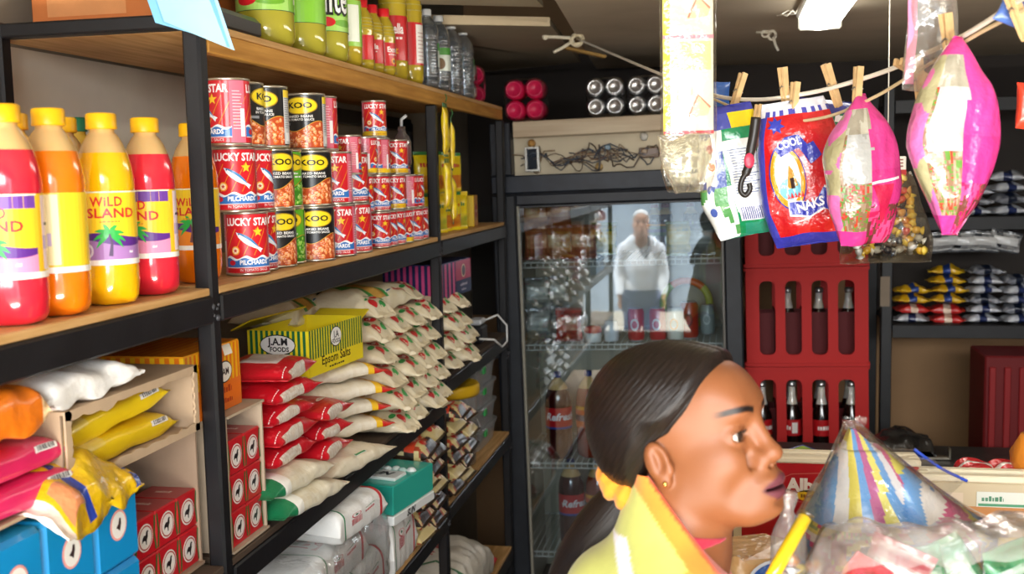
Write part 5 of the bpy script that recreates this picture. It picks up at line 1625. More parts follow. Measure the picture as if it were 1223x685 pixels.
def make_can(c, c2, R=.030, H=.122):
    root = thing('drink_can', 'x', 'can')
    b = MB(); b.lathe([(R * .72, 0), (R * .9, .006), (R, .016), (R, H - .014), (R * .82, H - .002), (R * .80, H)], 28, ['b8b8b8', c, c, c, 'c8c8c8'])
    f = cyl_map(R, .0006); b.ell(.0, H * .52, .016, .022, f, c2); b.ell(.0, H * .52, .010, .014, cyl_map(R, .001), c)
    b.build('can_body', 'tin_label', root)
    b = MB(); b.lathe([(R * .80, H), (R * .76, H - .004), (0, H - .004)], 24, 'd2d2d2'); b.build('lid', 'tin', root); return root
for px, k, c, c2, sc, dy, lab in [(757, 'canr', 'c01f2a', 'f0e4e0', 1, .14, 'red drink can, left of the cans in the cooler'), (783, 'canr', None, None, 1, .14, 'red drink can with white mark in the middle of the cooler cans'),
                           (804, 'canw', 'd9dccf', 'e09a2a', 1, .14, 'white and green drink can beside the red cans in the cooler'), (821, 'cano', 'a8301c', '6a1a10', 1.12, .19, 'tall dark red drink can behind the white one in the cooler'), (843, 'cang', '9aa29c', 'c8ccc8', .9, .30, 'grey drink can at the back right of the cooler')]:
    KN.put(k, (lambda c=c, c2=c2: make_can(c, c2)), lab, inF(px, zs2, dy), (0, TILT, -.1), (sc,) * 3, 'drink cans in the cooler')
t = thing('food_tub', 'white tub with red lid on the cooler middle shelf', 'tub', inF(705, zs2, .13), (0, TILT, 0))
b = MB(); b.lathe([(.026, 0), (.030, .004), (.031, .036)], 24, 'e4e4de'); b.build('tub_body', 'plastic', t)
b = MB(); b.lathe([(.033, .036), (.033, .046), (.028, .058), (0, .060)], 24, 'c8382a'); b.build('lid', 'plastic', t)
t = thing('food_tub', 'plain white tub right of the red lidded one in the cooler', 'tub', inF(727, zs2, .15), (0, TILT, 0))
b = MB(); b.lathe([(.024, 0), (.027, .004), (.028, .05), (.024, .06), (.024, .074), (0, .075)], 24, 'e2e6e8'); b.build('tub_body', 'plastic', t)
p = inF(818, zs2, .40)
t = thing('standin_ring', 'round orange and green stand-in ring leaning at the back of the cooler', 'ring', p, (0, TILT, 0))  # ring added to stand in for an unidentified orange and green arc
b = MB()
b.grid(lambda u, v: V(((.088 + .014 * cos(2 * pi * v)) * cos(2 * pi * u), .014 * sin(2 * pi * v), .104 + (.088 + .014 * cos(2 * pi * v)) * sin(2 * pi * u))), 40, 10,
       lambda u, v: 'e8642a' if .12 < u < .36 else ('c8cc5a' if u < .12 or u > .75 else '8ab03c'), closeu=True)
b.build('ring_body', 'plastic', t)
# packs on top of the cooler
def onF(px, dy, dz=.004): p = FL(px, 140, dy); return FO + FR @ V((p.x, dy, zt + .0045 + dz))
o = KN.p['packsilver']; o.location = onF(723, .03); o.rotation_euler = (0, TILT, 0)
KN.put('packsilver', None, 'silver pack of four drink cans beside the hanging chart on the cooler', onF(772, .04), (0, TILT, -.05), None, 'silver can packs on the cooler')
o['group'] = 'silver can packs on the cooler'
KN.put('packsilver', None, 'silver pack of four drink cans lying at the end of the top shelf', (XS - .09, 3.41, Z_TOP + .002), (0, 0, .3), None, 'drink packs at the end of the top shelf')
o = KN.p['packpink']; o.scale = (1.1,) * 3; p = onF(627, .03); o.location = p; o.rotation_euler = (0, TILT, .05)
KN.put('packpink', None, 'pink pack of four drink cans lying at the far end of the top shelf', (XS - .10, 3.575, Z_TOP + .002), (0, 0, .3), None, 'drink packs at the end of the top shelf')

# ================================================================ red bottle crates
def slot_panel(b, W, H, n, x_of, col, th=.010, z0=.042, z1=None, mi=0, mrg=.030):
    """upright panel with n tall round-ended slots; x_of(u, w, z): u along the panel, w through its thickness"""
    z1 = H - .048 if z1 is None else z1
    cw = (W - 2 * mrg) / n
    N = 6
    def stad(cx, hw, za, zb2):
        pts = []
        r = hw * .75
        for (ccx, ccz, a0) in ((cx + hw - r, zb2 - r, 0), (cx - hw + r, zb2 - r, pi / 2), (cx - hw + r, za + r, pi), (cx + hw - r, za + r, 3 * pi / 2)):
            for i in range(N + 1):
                a = a0 + pi / 2 * i / N; pts.append((ccx + r * cos(a), ccz + r * sin(a)))
        return pts
    def rectp(cx, hw):
        pts = []
        for (sx, sz, a0) in ((1, 1, 0), (-1, 1, 1), (-1, -1, 2), (1, -1, 3)):
            for i in range(N + 1):
                t = i / N
                corner = (cx + sx * hw, H if sz > 0 else 0)
                if a0 == 0: p = (corner[0], H) if t > .5 else (corner[0], z1 + (H - z1) * t * 2)
                elif a0 == 1: p = (corner[0], H) if t < .5 else (corner[0], H - (H - z1) * (t - .5) * 2)
                elif a0 == 2: p = (corner[0], 0) if t > .5 else (corner[0], z0 * (1 - t * 2))
                else: p = (corner[0], 0) if t < .5 else (corner[0], z0 * (t - .5) * 2)
                pts.append(p)
        return pts
    for i in range(n):
        cx = -W / 2 + mrg + cw * (i + .5)
        inn = stad(cx, cw * .31, z0, z1); out = rectp(cx, cw / 2); m = len(inn)
        vs = []; fs = []
        for (x, z) in inn: vs += [x_of(x, 0, z), x_of(x, th, z)]
        for (x, z) in out: vs += [x_of(x, 0, z), x_of(x, th, z)]
        for k in range(m):
            k2 = (k + 1) % m; I, I2, O, O2 = 2 * k, 2 * k2, 2 * m + 2 * k, 2 * m + 2 * k2
            fs += [(I, I2, O2, O), (I + 1, O + 1, O2 + 1, I2 + 1), (I, I + 1, I2 + 1, I2)]
        b.add(vs, fs, col, mi)
    for s in (-1, 1):
        xa, xb = sorted((s * W / 2, s * (W / 2 - mrg)))
        vs = [x_of(x, w, z) for z in (0, H) for w in (0, th) for x in (xa, xb)]
        b.add(vs, [(0, 2, 3, 1), (4, 5, 7, 6), (0, 1, 5, 4), (2, 6, 7, 3), (0, 4, 6, 2), (1, 3, 7, 5)], col, mi)
    for z, h in ((0, .012), (H - .012, .012)):
        vs = [x_of(x, w, zz) for zz in (z, z + h) for w in (-.006, 0) for x in (-W / 2, W / 2)]
        b.add(vs, [(0, 2, 3, 1), (4, 5, 7, 6), (0, 1, 5, 4), (2, 6, 7, 3), (0, 4, 6, 2), (1, 3, 7, 5)], col, mi)
def make_crate(W=.43, D=.32, H=.362, col='b82220'):
    root = thing('bottle_crate', 'x', 'crate')
    b = MB(); slot_panel(b, W, H, 4, lambda u, w, z: (u, w, z), col); b.build('front_panel', 'crate_plastic', root)
    b = MB(); slot_panel(b, W, H, 4, lambda u, w, z: (u, D - w, z), col); b.build('back_panel', 'crate_plastic', root)
    b = MB(); slot_panel(b, D - .024, H, 3, lambda u, w, z: (-W / 2 + w, D / 2 + u, z), col); b.build('side_panel', 'crate_plastic', root)
    b = MB(); slot_panel(b, D - .024, H, 3, lambda u, w, z: (W / 2 - w, D / 2 + u, z), col); b.build('side_panel', 'crate_plastic', root)
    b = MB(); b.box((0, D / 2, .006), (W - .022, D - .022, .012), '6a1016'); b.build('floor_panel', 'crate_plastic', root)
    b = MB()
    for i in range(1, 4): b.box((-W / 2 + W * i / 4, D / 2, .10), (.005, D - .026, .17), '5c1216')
    for j in range(1, 3): b.box((0, D * j / 3, .10), (W - .026, .005, .17), '5c1216')  # dividers coloured darker, putting the shade inside the crate into them
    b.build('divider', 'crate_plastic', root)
    return root
cp = atY(964, 437, 4.00); cz2 = cp.z
GC = 'red crates stacked beside the cooler'
base_z = cz2 - .364
KN.put('crate', make_crate, 'red crate filled with cola bottles, bottom of the stack beside the cooler', (cp.x + .006, 4.0, base_z), (0, TILT, 0), None, GC)
KN.put('crate', None, 'empty looking red crate in the middle of the stack beside the cooler', (cp.x, 4.0, cz2), (0, TILT * .8, 0), None, GC)
KN.put('crate', None, 'red crate at the top of the stack, behind the hanging snack bags', (cp.x - .006, 4.0, cz2 + .3645), (0, TILT * .8, 0), None, GC)
def make_glass_cola():
    root = thing('cola_bottle', 'x', 'bottle')
    b = MB(); b.lathe([(.030, 0), (.036, .006), (.036, .13), (.034, .16), (.020, .20), (.013, .235), (.012, .27)], 22, ['160a08'] * 3 + ['1a0c0a', 'c8c4bc', 'd2cec6']); b.build('bottle_body', 'juice', root)
    b = MB(); b.lathe([(.0145, .265), (.0155, .272), (.014, .285), (0, .286)], 20, 'd8d8d6'); b.build('cap', 'tin', root)
    b = MB(); f = cyl_map(.0355, .001); b.rect(-.10, .085, .10, .145, f, 'b81a20', nx=30, ny=1); b.greek('Cola', cyl_map(.0355, .0018), 0, .105, .022, 'f2ece8', bold=.02, shear=.2); b.rect(.03, .095, .05, .135, cyl_map(.0355, .0016), 'ece8e2', nx=4, ny=2); b.build('printed_label', 'print_gloss', root)
    return root
for j in range(2):
    for i in range(4):
        KN.put('gcola', make_glass_cola, 'cola bottle in the bottom crate, %s from left in the %s row' % (ORD[i], ['front', 'back'][j]), (cp.x + .006 - .43 / 2 + .43 * (i + .5) / 4, 4.0 + .32 * (j + .5) / 3 + .002, base_z + .0135 + (i - 1.5) * .107 * -sin(TILT)), (0, TILT, [.5, -.9, .3, 0][i]), None, 'cola bottles in the crate')
for i, (dx, tl) in enumerate([(-.055, .12), (.055, .10), (.16, -.1)]):
    KN.put('gcola', None, 'dark empty bottle inside the middle crate, %s from left' % ORD[i], (cp.x + dx - .005, 4.0 + .16, cz2 + .016), (0, TILT, 1 + i), (1, 1, .9), 'bottles in the middle crate')

# low dark bench that the crates stand behind, and the crate base
t = thing('low_bench', 'dark grey bench in front of the crate stack', 'bench', (.71, 3.72, 0))
zt_b = atY(970, 527, 3.86).z
b = MB(); b.box((0, 0, zt_b - .02), (1.20, .26, .04), '3a3a38', bev=.004); b.build('bench_top', 'blackmetal', t)
b = MB(); b.box((0, -.12, zt_b - .075), (1.20, .02, .06), '4a4a46', bev=.003); b.build('front_rail', 'blackmetal', t)
for sx in (-.57, .57):
    for sy in (-.1, .1): b = MB(); b.box((sx, sy, (zt_b - .04) / 2), (.04, .04, zt_b - .04), '2c2c2c'); b.build('leg', 'blackmetal', t)
t = thing('pallet_stand', 'low dark stand under the crate stack', 'stand', (cp.x, 4.16, 0))
b = MB(); b.box((0, 0, base_z / 2 - .004), (.36, .30, base_z - .012), '2e2a28', bev=.01); b.build('stand_body', 'blackmetal', t)

# ================================================================ right-hand shelf
YR = 4.22
zs_lo = atY(1140, 388, YR).z; zs_hi = atY(1190, 258, YR).z
x0 = atY(1052, 400, YR).x; x1 = XR - .02
t = thing('shelf_rack', 'black shelf rack with small packets against the back wall', 'shelf', (x0, YR, 0))
def rpart(name, mat, c0, c1, col, bv=.003):
    b = MB(); b.box([(c0[i] + c1[i]) / 2 for i in range(3)], [c1[i] - c0[i] for i in range(3)], col, bev=bv)
    o = b.build(name, mat, t); o.matrix_parent_inverse = Matrix.Translation(-V((x0, YR, 0))); return o
for x in (x0, x1 - .04):
    for y in (YR, YR + .42): rpart('post', 'blackmetal', (x, y, 0), (x + .04, y + .04, 2.05), '1f2022')
for z in (zs_lo, zs_hi, .55, 2.0):
    rpart('shelf_board', 'blackmetal', (x0 + .041, YR + .002, z - .02), (x1 - .041, YR + .458, z), '2a2826')
    rpart('rail', 'blackmetal', (x0 + .041, YR - .002, z - .05), (x1 - .041, YR + .0015, z - .001), '1c1d1f')
rpart('brace_panel', 'wall', (x0 + .041, YR + .462, zs_lo), (x1 - .041, YR + .47, 2.0), '3a3430', 0)
rpart('paper_scrap', 'paper', (x0 - .004, YR - .003, atY(1055, 350, YR).z - .05), (x0 + .03, YR - .001, atY(1055, 330, YR).z), '8a7a66', 0)
def make_small_pack(c1, c2, band, seed, W=.13, L=.11, T=.030):
    root = thing('washing_packet', 'x', 'packet')
    def cf(a, v):
        n = nz(a * 8, v * 8, seed)
        if v < .10 or v > .90: return c2
        if .40 < v < .62: return band
        return mixc(c1, c2, .35 + n * .6)
    b, S, top = bag_mesh(L, W, T, cf, seed, nu=34, nv=34, wr=.009, end=.3)
    transform_mb(b, lambda p: V((p.y, p.x, p.z)))
    b.build('printed_film', 'pack', root); return root
MKP = {'wy': lambda: make_small_pack('e8b41c', 'f2cc2a', '2a4a9a', 301), 'wr': lambda: make_small_pack('c8202a', 'd84030', 'f2d8c0', 302), 'wb': lambda: make_small_pack('d9dde2', 'aeb4be', '22305e', 303), 'wn': lambda: make_small_pack('2a3348', 'c8ccd2', '1a2438', 304)}
rnd = random.Random(9)
def rp(px, dy=.10): return atY(px, 380, YR + dy).x
def stackR(px, seq, label, z=zs_lo, dy=.09, sc=1.0):
    for i, k in enumerate(seq):
        KN.put(k, MKP[k], label % ['bottom', 'second', 'third', 'fourth', 'fifth', 'sixth'][i] if i < len(seq) - 1 or len(seq) == 1 else label % 'top', (rp(px) + rnd.uniform(-.008, .008), YR + dy + rnd.uniform(-.01, .01), z + .002 + i * .0365 * sc), (rnd.uniform(-.02, .02), rnd.uniform(-.01, .01), rnd.uniform(-.15, .15)), (sc,) * 3, 'small packets on the right shelf')
NMK = {'wy': 'yellow', 'wr': 'red', 'wb': 'white', 'wn': 'navy'}
stackR(1088, ['wb', 'wr', 'wy', 'wy'], 'packet in the first pile from the shelf post, %s one')
stackR(1130, ['wr', 'wr', 'wy', 'wy', 'wy', 'wy'], 'packet in the tall yellow pile of the right shelf, %s one')
stackR(1172, ['wb', 'wb', 'wn', 'wb', 'wb', 'wn'], 'packet in the white pile beside the yellow pile, %s one')
stackR(1213, ['wb', 'wn', 'wb', 'wb', 'wn'], 'packet in the last white pile at the frame edge, %s one')
stackR(1199, ['wb', 'wn', 'wb', 'wb'], 'packet in the white pile on the upper right shelf, %s one', z=zs_hi, sc=1.15)
stackR(1160, ['wb', 'wn', 'wb'], 'packet in the low pile left on the upper right shelf, %s one', z=zs_hi)
for i, px in enumerate((1128, 1150, 1172, 1196)):
    b = MB(); k = MKS
    KN.put('hangclear%d' % (i % 2), (lambda s=i: make_snack('cfd2d2', '3a4048', 'e6e8e8', 320 + s, .11, .075, .03, 'hanging_packet')), 'clear and white packet hanging under the upper right shelf, %s from left' % ORD[i], (rp(px, -.03), YR - .028, zs_hi - .05 - .078), (0, .1 * (i - 1), 0), None, 'packets hanging under the upper right shelf')
# red brown crate at the frame edge and the orange bag before it
cpx = atY(1225, 520, 4.0)
t = thing('bottle_crate', 'dark red crate with upright ridges at the frame edge under the shelf', 'crate', (cpx.x + .02, 3.95, 0.55))
zc0, zc1 = 0.0, atY(1200, 425, 3.95).z - .55
W = 2 * (cpx.x + .02 - atY(1176, 450, 3.95).x)
b = MB(); b.box((0, .12, (zc0 + zc1) / 2), (W, .24, zc1 - zc0), '6a1a1c', bev=.006); b.build('crate_body', 'crate_plastic', t)
for i in range(7): b = MB(); b.box((-W / 2 + W * (i + .5) / 7, -.006, zc1 * .5), (W / 7 * .45, .012, zc1 * .86), '8a2426', bev=.003); b.build('ridge', 'crate_plastic', t)
t2 = thing('storage_box', 'dark storage box under the ridged crate at the frame edge', 'box', (cpx.x + .02, 4.05, 0)); b = MB(); b.box((0, 0, .272), (W, .28, .545), '3a2a26', bev=.008); b.build('box_body', 'plastic', t2)
# ================================================================ line with pegged bags
def smooth_path(pts, n=8):
    pts = [V(p) for p in pts]; out = []
    for i in range(len(pts) - 1):
        p0 = pts[max(i - 1, 0)]; p1 = pts[i]; p2 = pts[i + 1]; p3 = pts[min(i + 2, len(pts) - 1)]
        for k in range(n):
            t = k / n
            out.append(.5 * ((2 * p1) + (p2 - p0) * t + (2 * p0 - 5 * p1 + 4 * p2 - p3) * t * t + (3 * p1 - p0 - 3 * p2 + p3) * t ** 3))
    out.append(pts[-1]); return out
hookp = atZ(689, 46, ZC - .012)
line = [hookp, atD(740, 68, 3.0), atD(790, 89, 2.45), atD(850, 113, 2.02), atD(905, 119, 1.90), atD(960, 112, 1.82), atD(1000, 103, 1.74), atD(1060, 84, 1.62), atD(1110, 62, 1.50), atD(1150, 43, 1.38), atD(1200, 12, 1.25), atD(1290, -50, 1.05)]
lr = thing('washing_line', 'white cord stretched from the ceiling knot across to the upper right', 'line', hookp)
lp = smooth_path(line)
def lpart(name, b, mats='rope'):
    o = b.build(name, mats, lr); o.matrix_parent_inverse = Matrix.Translation(-hookp); return o
b = MB(); b.tube(lp, .0036, 'efe9db', 8); lpart('cord', b)
l2 = [atD(852, 118, 2.01), atD(880, 130, 1.93), atD(925, 145, 1.87), atD(985, 140, 1.77), atD(1040, 118, 1.66), atD(1085, 92, 1.56), atD(1160, 45, 1.36), atD(1225, 10, 1.20), atD(1290, -30, 1.08)]
b = MB(); b.tube(smooth_path(l2), .0026, 'd8c49a', 8); lpart('second_cord', b)
b = MB()
for k, (ra, ph) in enumerate(((.020, 0), (.016, 1.2))):
    b.tube([hookp + V((ra * cos(t + ph), .006 * sin(3 * t), -.004 - .0 + ra * .9 * sin(t + ph))) for t in [2 * pi * i / 18 for i in range(19)]], .0055, 'e6d9b8', 8)
b.tube([hookp + V((-.01, 0, .002)), hookp + V((-.06, -.01, .006)), hookp + V((-.10, -.02, .008))], .0055, 'e6dcc4'); b.sphere(hookp + V((-.10, -.02, .008)), .011, 'e6dcc4', 10, 6)
b.tube([hookp + V((-.01, 0, -.006)), hookp + V((-.05, -.01, -.03)), hookp + V((-.075, -.015, -.042))], .0055, 'e6dcc4')
lpart('knot', b)
# splinter of board hanging beside the knot
sp = atZ(697, 62, ZC - .03)
b = MB(); m = Matrix.Rotation(.35, 3, 'Z') @ Matrix.Rotation(.22, 3, 'Y'); b.box((0, 0, 0), (.16, .03, .010), 'b08a4c', bev=.003, mat=m)
tag(b.build('hanging_splinter', 'card', None, sp), 'loose splinter of wood hanging below the ceiling knot', 'splinter')

def make_peg(col='d9b682'):
    root = thing('clothes_peg', 'x', 'peg')
    for s in (-1, 1):
        b = MB(); L = .074
        vs = []; prof = [(-L * .5, .0015, .0040), (-L * .42, .0008, .0052), (-L * .1, .0012, .0060), (L * .08, .0014, .0060), (L * .5, .0030, .0074)]
        w = .0052
        for (z, a, c) in prof:
            for x in (-w, w):
                for y in (a, c): vs.append((x, s * y, z))
        fs = []
        for i in range(len(prof) - 1):
            o = 4 * i
            fs += [(o, o + 1, o + 5, o + 4), (o + 2, o + 6, o + 7, o + 3), (o, o + 4, o + 6, o + 2), (o + 1, o + 3, o + 7, o + 5)]
        fs += [(0, 2, 3, 1), (16, 17, 19, 18)]
        b.add(vs, fs, col); b.build('prong', 'woodpeg', root)
    b = MB(); b.tube([(-.0065 + .0012 * i, .0055 * cos(i * 1.4), .001 + .0045 * sin(i * 1.4)) for i in range(12)], .0011, 'a8a8a8', 6); b.build('spring', 'tin', root)
    return root
FWD = CAMROT @ V((0, 0, -1))
CAMZ = atan2(-FWD.x, FWD.y)      # rotation about Z that makes local +Y look along the view
for i, (px, py, D, roll, yaw, tilt, lab) in enumerate([
    (881, 111, 1.915, 20, .45, 0, 'wooden peg holding the green and white snack bag on the line'),
    (937, 106, 1.85, -8, .5, 0, 'pale wooden peg standing upright over the red snack bag'),
    (948, 124, 1.83, 6, .4, 0, 'wooden peg on the lower cord in front of the red snack bag'),
    (903, 150, 1.86, 14, .5, 0, 'wooden peg hanging low between the green and the red bags'),
    (994, 102, 1.76, -22, .4, 0, 'small loose wooden peg on the line between red and pink bags'),
    (1024, 108, 1.68, 3, .2, 0, 'wooden peg gripping the top of the smaller pink bag'),
    (1090, 84, 1.57, -72, .6, 0, 'pale wooden peg lying sideways beside the clear hanging bag'),
    (1098, 98, 1.54, -8, .3, 0, 'greyish peg hanging just below the sideways peg'),
    (1133, 50, 1.40, -12, .5, 0, 'large blurred wooden peg above the nearer pink bag'),
    (1214, 12, 1.22, -30, .4, 0, 'wooden peg at the upper right corner of the frame')]):
    KN.put('peg', make_peg, lab, atD(px, py, D), (0, radians(roll), CAMZ + yaw), None, 'clothes pegs on the line')

def hang_bag(root, W, L, T, seed, colfn, wprof=None, nu=48, nv=52, wr=.006, ex=.8, end=.3, name='printed_film', mat='foil', tprof=None):
    """bag hanging from local origin down to z=-L, printed front facing -Y"""
    so = seed * 3.7
    def S(a, v, e=0.0):
        th = 2 * pi * a; c, s_ = cos(th), sin(th)
        w = W / 2 * (wprof(v) if wprof else 1 - .10 * sin(pi * v))
        q = min(1, min(v, 1 - v) / end); f = sin(q * pi / 2) ** .7
        if tprof: f = tprof(v)
        x = w * (abs(c) ** ex) * (1 if c >= 0 else -1)
        y = -(T / 2) * f * (abs(s_) ** ex) * (1 if s_ >= 0 else -1)
        n1 = mnoise.noise(V((x * 22 + so, v * L * 22, (s_ > 0) * 3 + so))); n2 = mnoise.noise(V((x * 70 + so, v * L * 16 + x * 30, 4 + (s_ > 0) * 2)))
        y += wr * (n1 + .6 * n2) * (.4 + .6 * (1 - f * .4)) * (-1 if s_ > 0 else 1)
        x += wr * .7 * mnoise.noise(V((v * L * 18 + so, s_, 9)))
        z = -L * v + .004 * mnoise.noise(V((x * 20 + so, 3, v)))
        return V((x, y - (e if s_ >= 0 else -e), z))
    def front(x, z, e=.0010):
        v = max(.001, min(.999, -z / L)); w = W / 2 * (wprof(v) if wprof else 1 - .10 * sin(pi * v))
        u = max(-.999, min(.999, x / w)); uu = (abs(u) ** (1 / ex)) * (1 if u >= 0 else -1)
        return S(math.acos(uu) / (2 * pi), v, e)
    def cf(a, v):
        th = 2 * pi * a; c = cos(th); u = (abs(c) ** ex) * (1 if c >= 0 else -1)
        return colfn(u, v, sin(th) >= 0)
    b = MB(); b.grid(lambda a, v: S(a, v), nu, nv, cf, closeu=True)
    b.add([b.v[i] for i in range(nu)], [tuple(range(nu))], b.c[0]); n = nv * nu; b.add([b.v[n + i] for i in range(nu)], [tuple(range(nu))], b.c[-2])
    return b, S, front
# green and white bag
t = thing('hanging_snack_bag', 'green and white snack bag pegged to the line, turned to its back', 'snack bag', atD(866, 126, 1.885), (0, radians(-9), CAMZ - .05))
def cg(u, v, fr_):
    n = nz(u * 3, v * 4, 1)
    if v < .06: return '3a3f9a'
    if v < .17: return 'e8d022' if u > -.1 + n * .3 else '4a52a8'
    if u < -.42 + .25 * v: return 'e9eeec' if n < .22 else ('3f57a8' if v < .6 else '5aa05a')
    if u < -.12 + .20 * v and v > .2: return '148a55'
    if v > .90: return '2a8f72'
    return '0f8a56' if n < .35 else '2aa56c'
b, S, F = hang_bag(t, .135, .232, .055, 5, cg, wr=.006, wprof=lambda v: .62 + .38 * sin(min(1, v * 1.7) * pi / 2) - .35 * max(0, v - .72) / .28)
M = lambda e: (lambda x, y: F(x * .96 - y * .10 + .000, y, e))
b.rect(-.030, -.188, .028, -.060, M(.0014), 'eef1ee', nx=12, ny=24)
for k in range(17): b.rect(-.024, -.078 - k * .0048, .022 - .006 * (k % 3), -.0765 - k * .0048, M(.0022), '6a7aa0', nx=8, ny=1)
b.rect(-.028, -.205, .024, -.176, M(.0022), 'dfe2ee', nx=8, ny=4)
for k in range(12): b.rect(-.024 + k * .0038, -.203, -.0222 + k * .0038, -.180, M(.0028), '4a4a8a', nx=1, ny=4)
for k, (x, y) in enumerate(((-.045, -.10), (-.05, -.14), (-.043, -.07), (-.05, -.18))): b.ell(x, y, .006, .008, lambda a, c: F(a, c, .0014), ['e0752a', '4a62b0', 'd83a2a', '4a62b0'][k], n=10)
b.build('printed_film', 'foil', t)
# red bag with the oval badge
t = thing('hanging_snack_bag', 'red snack bag with blue banner and yellow oval badge on the line', 'snack bag', atD(947, 120, 1.835), (0, radians(-7), CAMZ - .18))
def cr(u, v, fr_):
    n = nz(u * 3, v * 4, 2)
    if v < .05: return 'dfe0e8'
    if v < .10: return '4a4fb0' if int((u + 1) * 9) % 2 else 'e8e8f0'
    if v > .93: return '3436a0'
    if u < -.86: return '3a3fa8'
    return 'c4181e' if n < .3 else 'd8282c'
b, S, F = hang_bag(t, .145, .248, .062, 8, cr, wr=.0065, wprof=lambda v: .70 + .30 * sin(min(1, v * 2.2) * pi / 2) - .22 * max(0, v - .75) / .25)
M = lambda e: (lambda x, y: F(x * .96 - y * .10, y, e))
b.ell(-.040, -.130, .030, .056, M(.0012), '3436a0', n=30); b.ell(-.040, -.130, .028, .053, M(.0020), 'eaa01e', n=30); b.ell(-.040, -.128, .021, .044, M(.0028), 'f4f0ea', n=30)
b.ell(-.040, -.150, .018, .018, M(.0036), '7ac6dc', n=18); b.shape([(-.046, -.150), (-.040, -.128), (-.036, -.110), (-.030, -.120), (-.026, -.146)], M(.0044), 'c8963a'); b.rect(-.038, -.150, -.031, -.132, M(.0052), '3a2a26', nx=2, ny=3)
for k in range(5): b.shape([(-.048 + k * .006, -.166), (-.045 + k * .006, -.156), (-.042 + k * .006, -.166)], M(.0044), 'd8302a')
ban = [(-.050, -.192), (-.020, -.200), (.012, -.182), (.020, -.192), (.034, -.160), (.016, -.150), (.014, -.164), (-.014, -.178), (-.046, -.172)]
b.shape([(x - .002 if x < 0 else x + .003, y - .003 if y < -.175 else y + .003) for x, y in ban], M(.0034), 'e9e6f0'); b.shape(ban, M(.0048), '2f3aa8')
b.text('NAKS', lambda x, y: M(.0062)(x * .9 + y * .0 - .012, y + .25 * x - .186), 0, 0, .015, 'f4f2f8', bold=.03)
ban2 = [(-.052, -.082), (-.030, -.062), (-.006, -.060), (.010, -.086), (.016, -.072), (.024, -.096), (.002, -.110), (-.008, -.082), (-.034, -.082), (-.046, -.094)]
b.shape(ban2, M(.0042), '2f3aa8'); b.text('COOL', lambda x, y: M(.0060)(x * .8 - .026, y - .079 + .12 * x), 0, 0, .013, 'f4f2f8', bold=.03)
b.shape(star_pts(-.040, -.040, .016, 7, .55), M(.0030), '2f3aa8')
b.build('printed_film', 'foil', t)
# dark green bag end behind the red one
t = thing('hanging_snack_bag', 'dark green snack bag just visible behind the red and pink bags', 'snack bag', atD(992, 120, 1.93), (0, radians(8), CAMZ - .2))
b, S, F = hang_bag(t, .11, .20, .05, 11, lambda u, v, f: 'e8e8e8' if nz(u * 5, v * 9, 1) > .25 else ('3a3f8a' if v < .12 else '146a48'), wr=.006); b.build('printed_film', 'foil', t)
# black opener with a pink oval
t = thing('hanging_opener', 'black hooked opener with pink oval hanging before the green bag', 'opener', atD(903, 140, 1.80), (0, 0, CAMZ))
b = MB()
pts = [(0, 0, 0), (-.004, 0, -.03), (-.010, 0, -.06), (-.014, 0, -.085), (-.024, 0, -.105), (-.026, 0, -.122), (-.018, 0, -.130), (-.010, 0, -.120), (-.012, 0, -.110)]
b.tube(smooth_path(pts, 5), [.0085] * 10 + [.0075] * 8 + [.0045] * (len(smooth_path(pts, 5)) - 18), '26221f', 10); b.build('opener_body', 'plastic', t)
b = MB(); b.sphere((-.013, -.007, -.072), .010, 'c83a56', 14, 8, sc=(.9, .35, 1.3)); b.build('badge', 'plastic', t)
# pink bags with clear side
def cpink(seed):
    def f(u, v, fr_):
        n = nz(u * 4, v * 6, seed); m = nz(u * 11, v * 17, seed + 2) + .4 * nz(u * 30, v * 40, seed)
        if u > -.02 + .06 * n - .1 * (v - .5):
            if v > .74: return 'c01a5a' if m > .1 else ('d84a86' if n > 0 else '6a3a34')
            return 'd23a8a' if v < .5 else 'c93080'
        if v < .10: return 'cc3a86'
        if v > .90: return 'd2388c'
        if u < -.80: return 'd86aa8' if n > 0 else 'a8a27c'
        if .26 < v < .58 and u > -.75: return 'b0b3b2' if n > -.3 else '9c9f9a'
        if v <= .26: return '9a9484' if n > -.1 else 'b5b2a2'
        # contents showing through the clear side
        return 'b8402e' if m > .25 else ('5f8a3a' if m > .08 else ('8a6a52' if m > -.15 else 'a08a72'))
    return f
t = thing('hanging_sweet_bag', 'smaller pink and clear sweet bag pegged beside the red bag', 'sweet bag', atD(1028, 112, 1.68), (0, radians(-2), CAMZ + .15))
dia = lambda v: .10 + .90 * (sin(min(1, v / .48) * pi / 2)) - (.35 * max(0, (v - .70) / .30) ** 1.2)
b, S, F = hang_bag(t, .120, .236, .070, 14, cpink(4), wr=.007, wprof=dia, end=.4, nu=110, nv=110)
b.rect(-.004, -.14, .045, -.136, lambda x, y: F(x, y + .1 * x, .001), 'f3e6ee', nx=8, ny=1)
b.shape([(-.002, -.142), (.034, -.142), (.020, -.205)], lambda x, y: F(x, y, .0012), 'c41a4c')
b.build('printed_film', 'foil', t)
t = thing('hanging_sweet_bag', 'larger pink and silver sweet bag hanging nearest at the upper right', 'sweet bag', atD(1144, 44, 1.365), (0, radians(1), CAMZ + .08))
dia2 = lambda v: .08 + .92 * sin(min(1, v / .55) * pi / 2) if v < .55 else max(.16, 1 - .86 * ((v - .55) / .45) ** 1.25)
b, S, F = hang_bag(t, .122, .252, .062, 17, cpink(9), wr=.006, wprof=dia2, end=.4, nu=110, nv=110)
b.build('printed_film', 'foil', t)
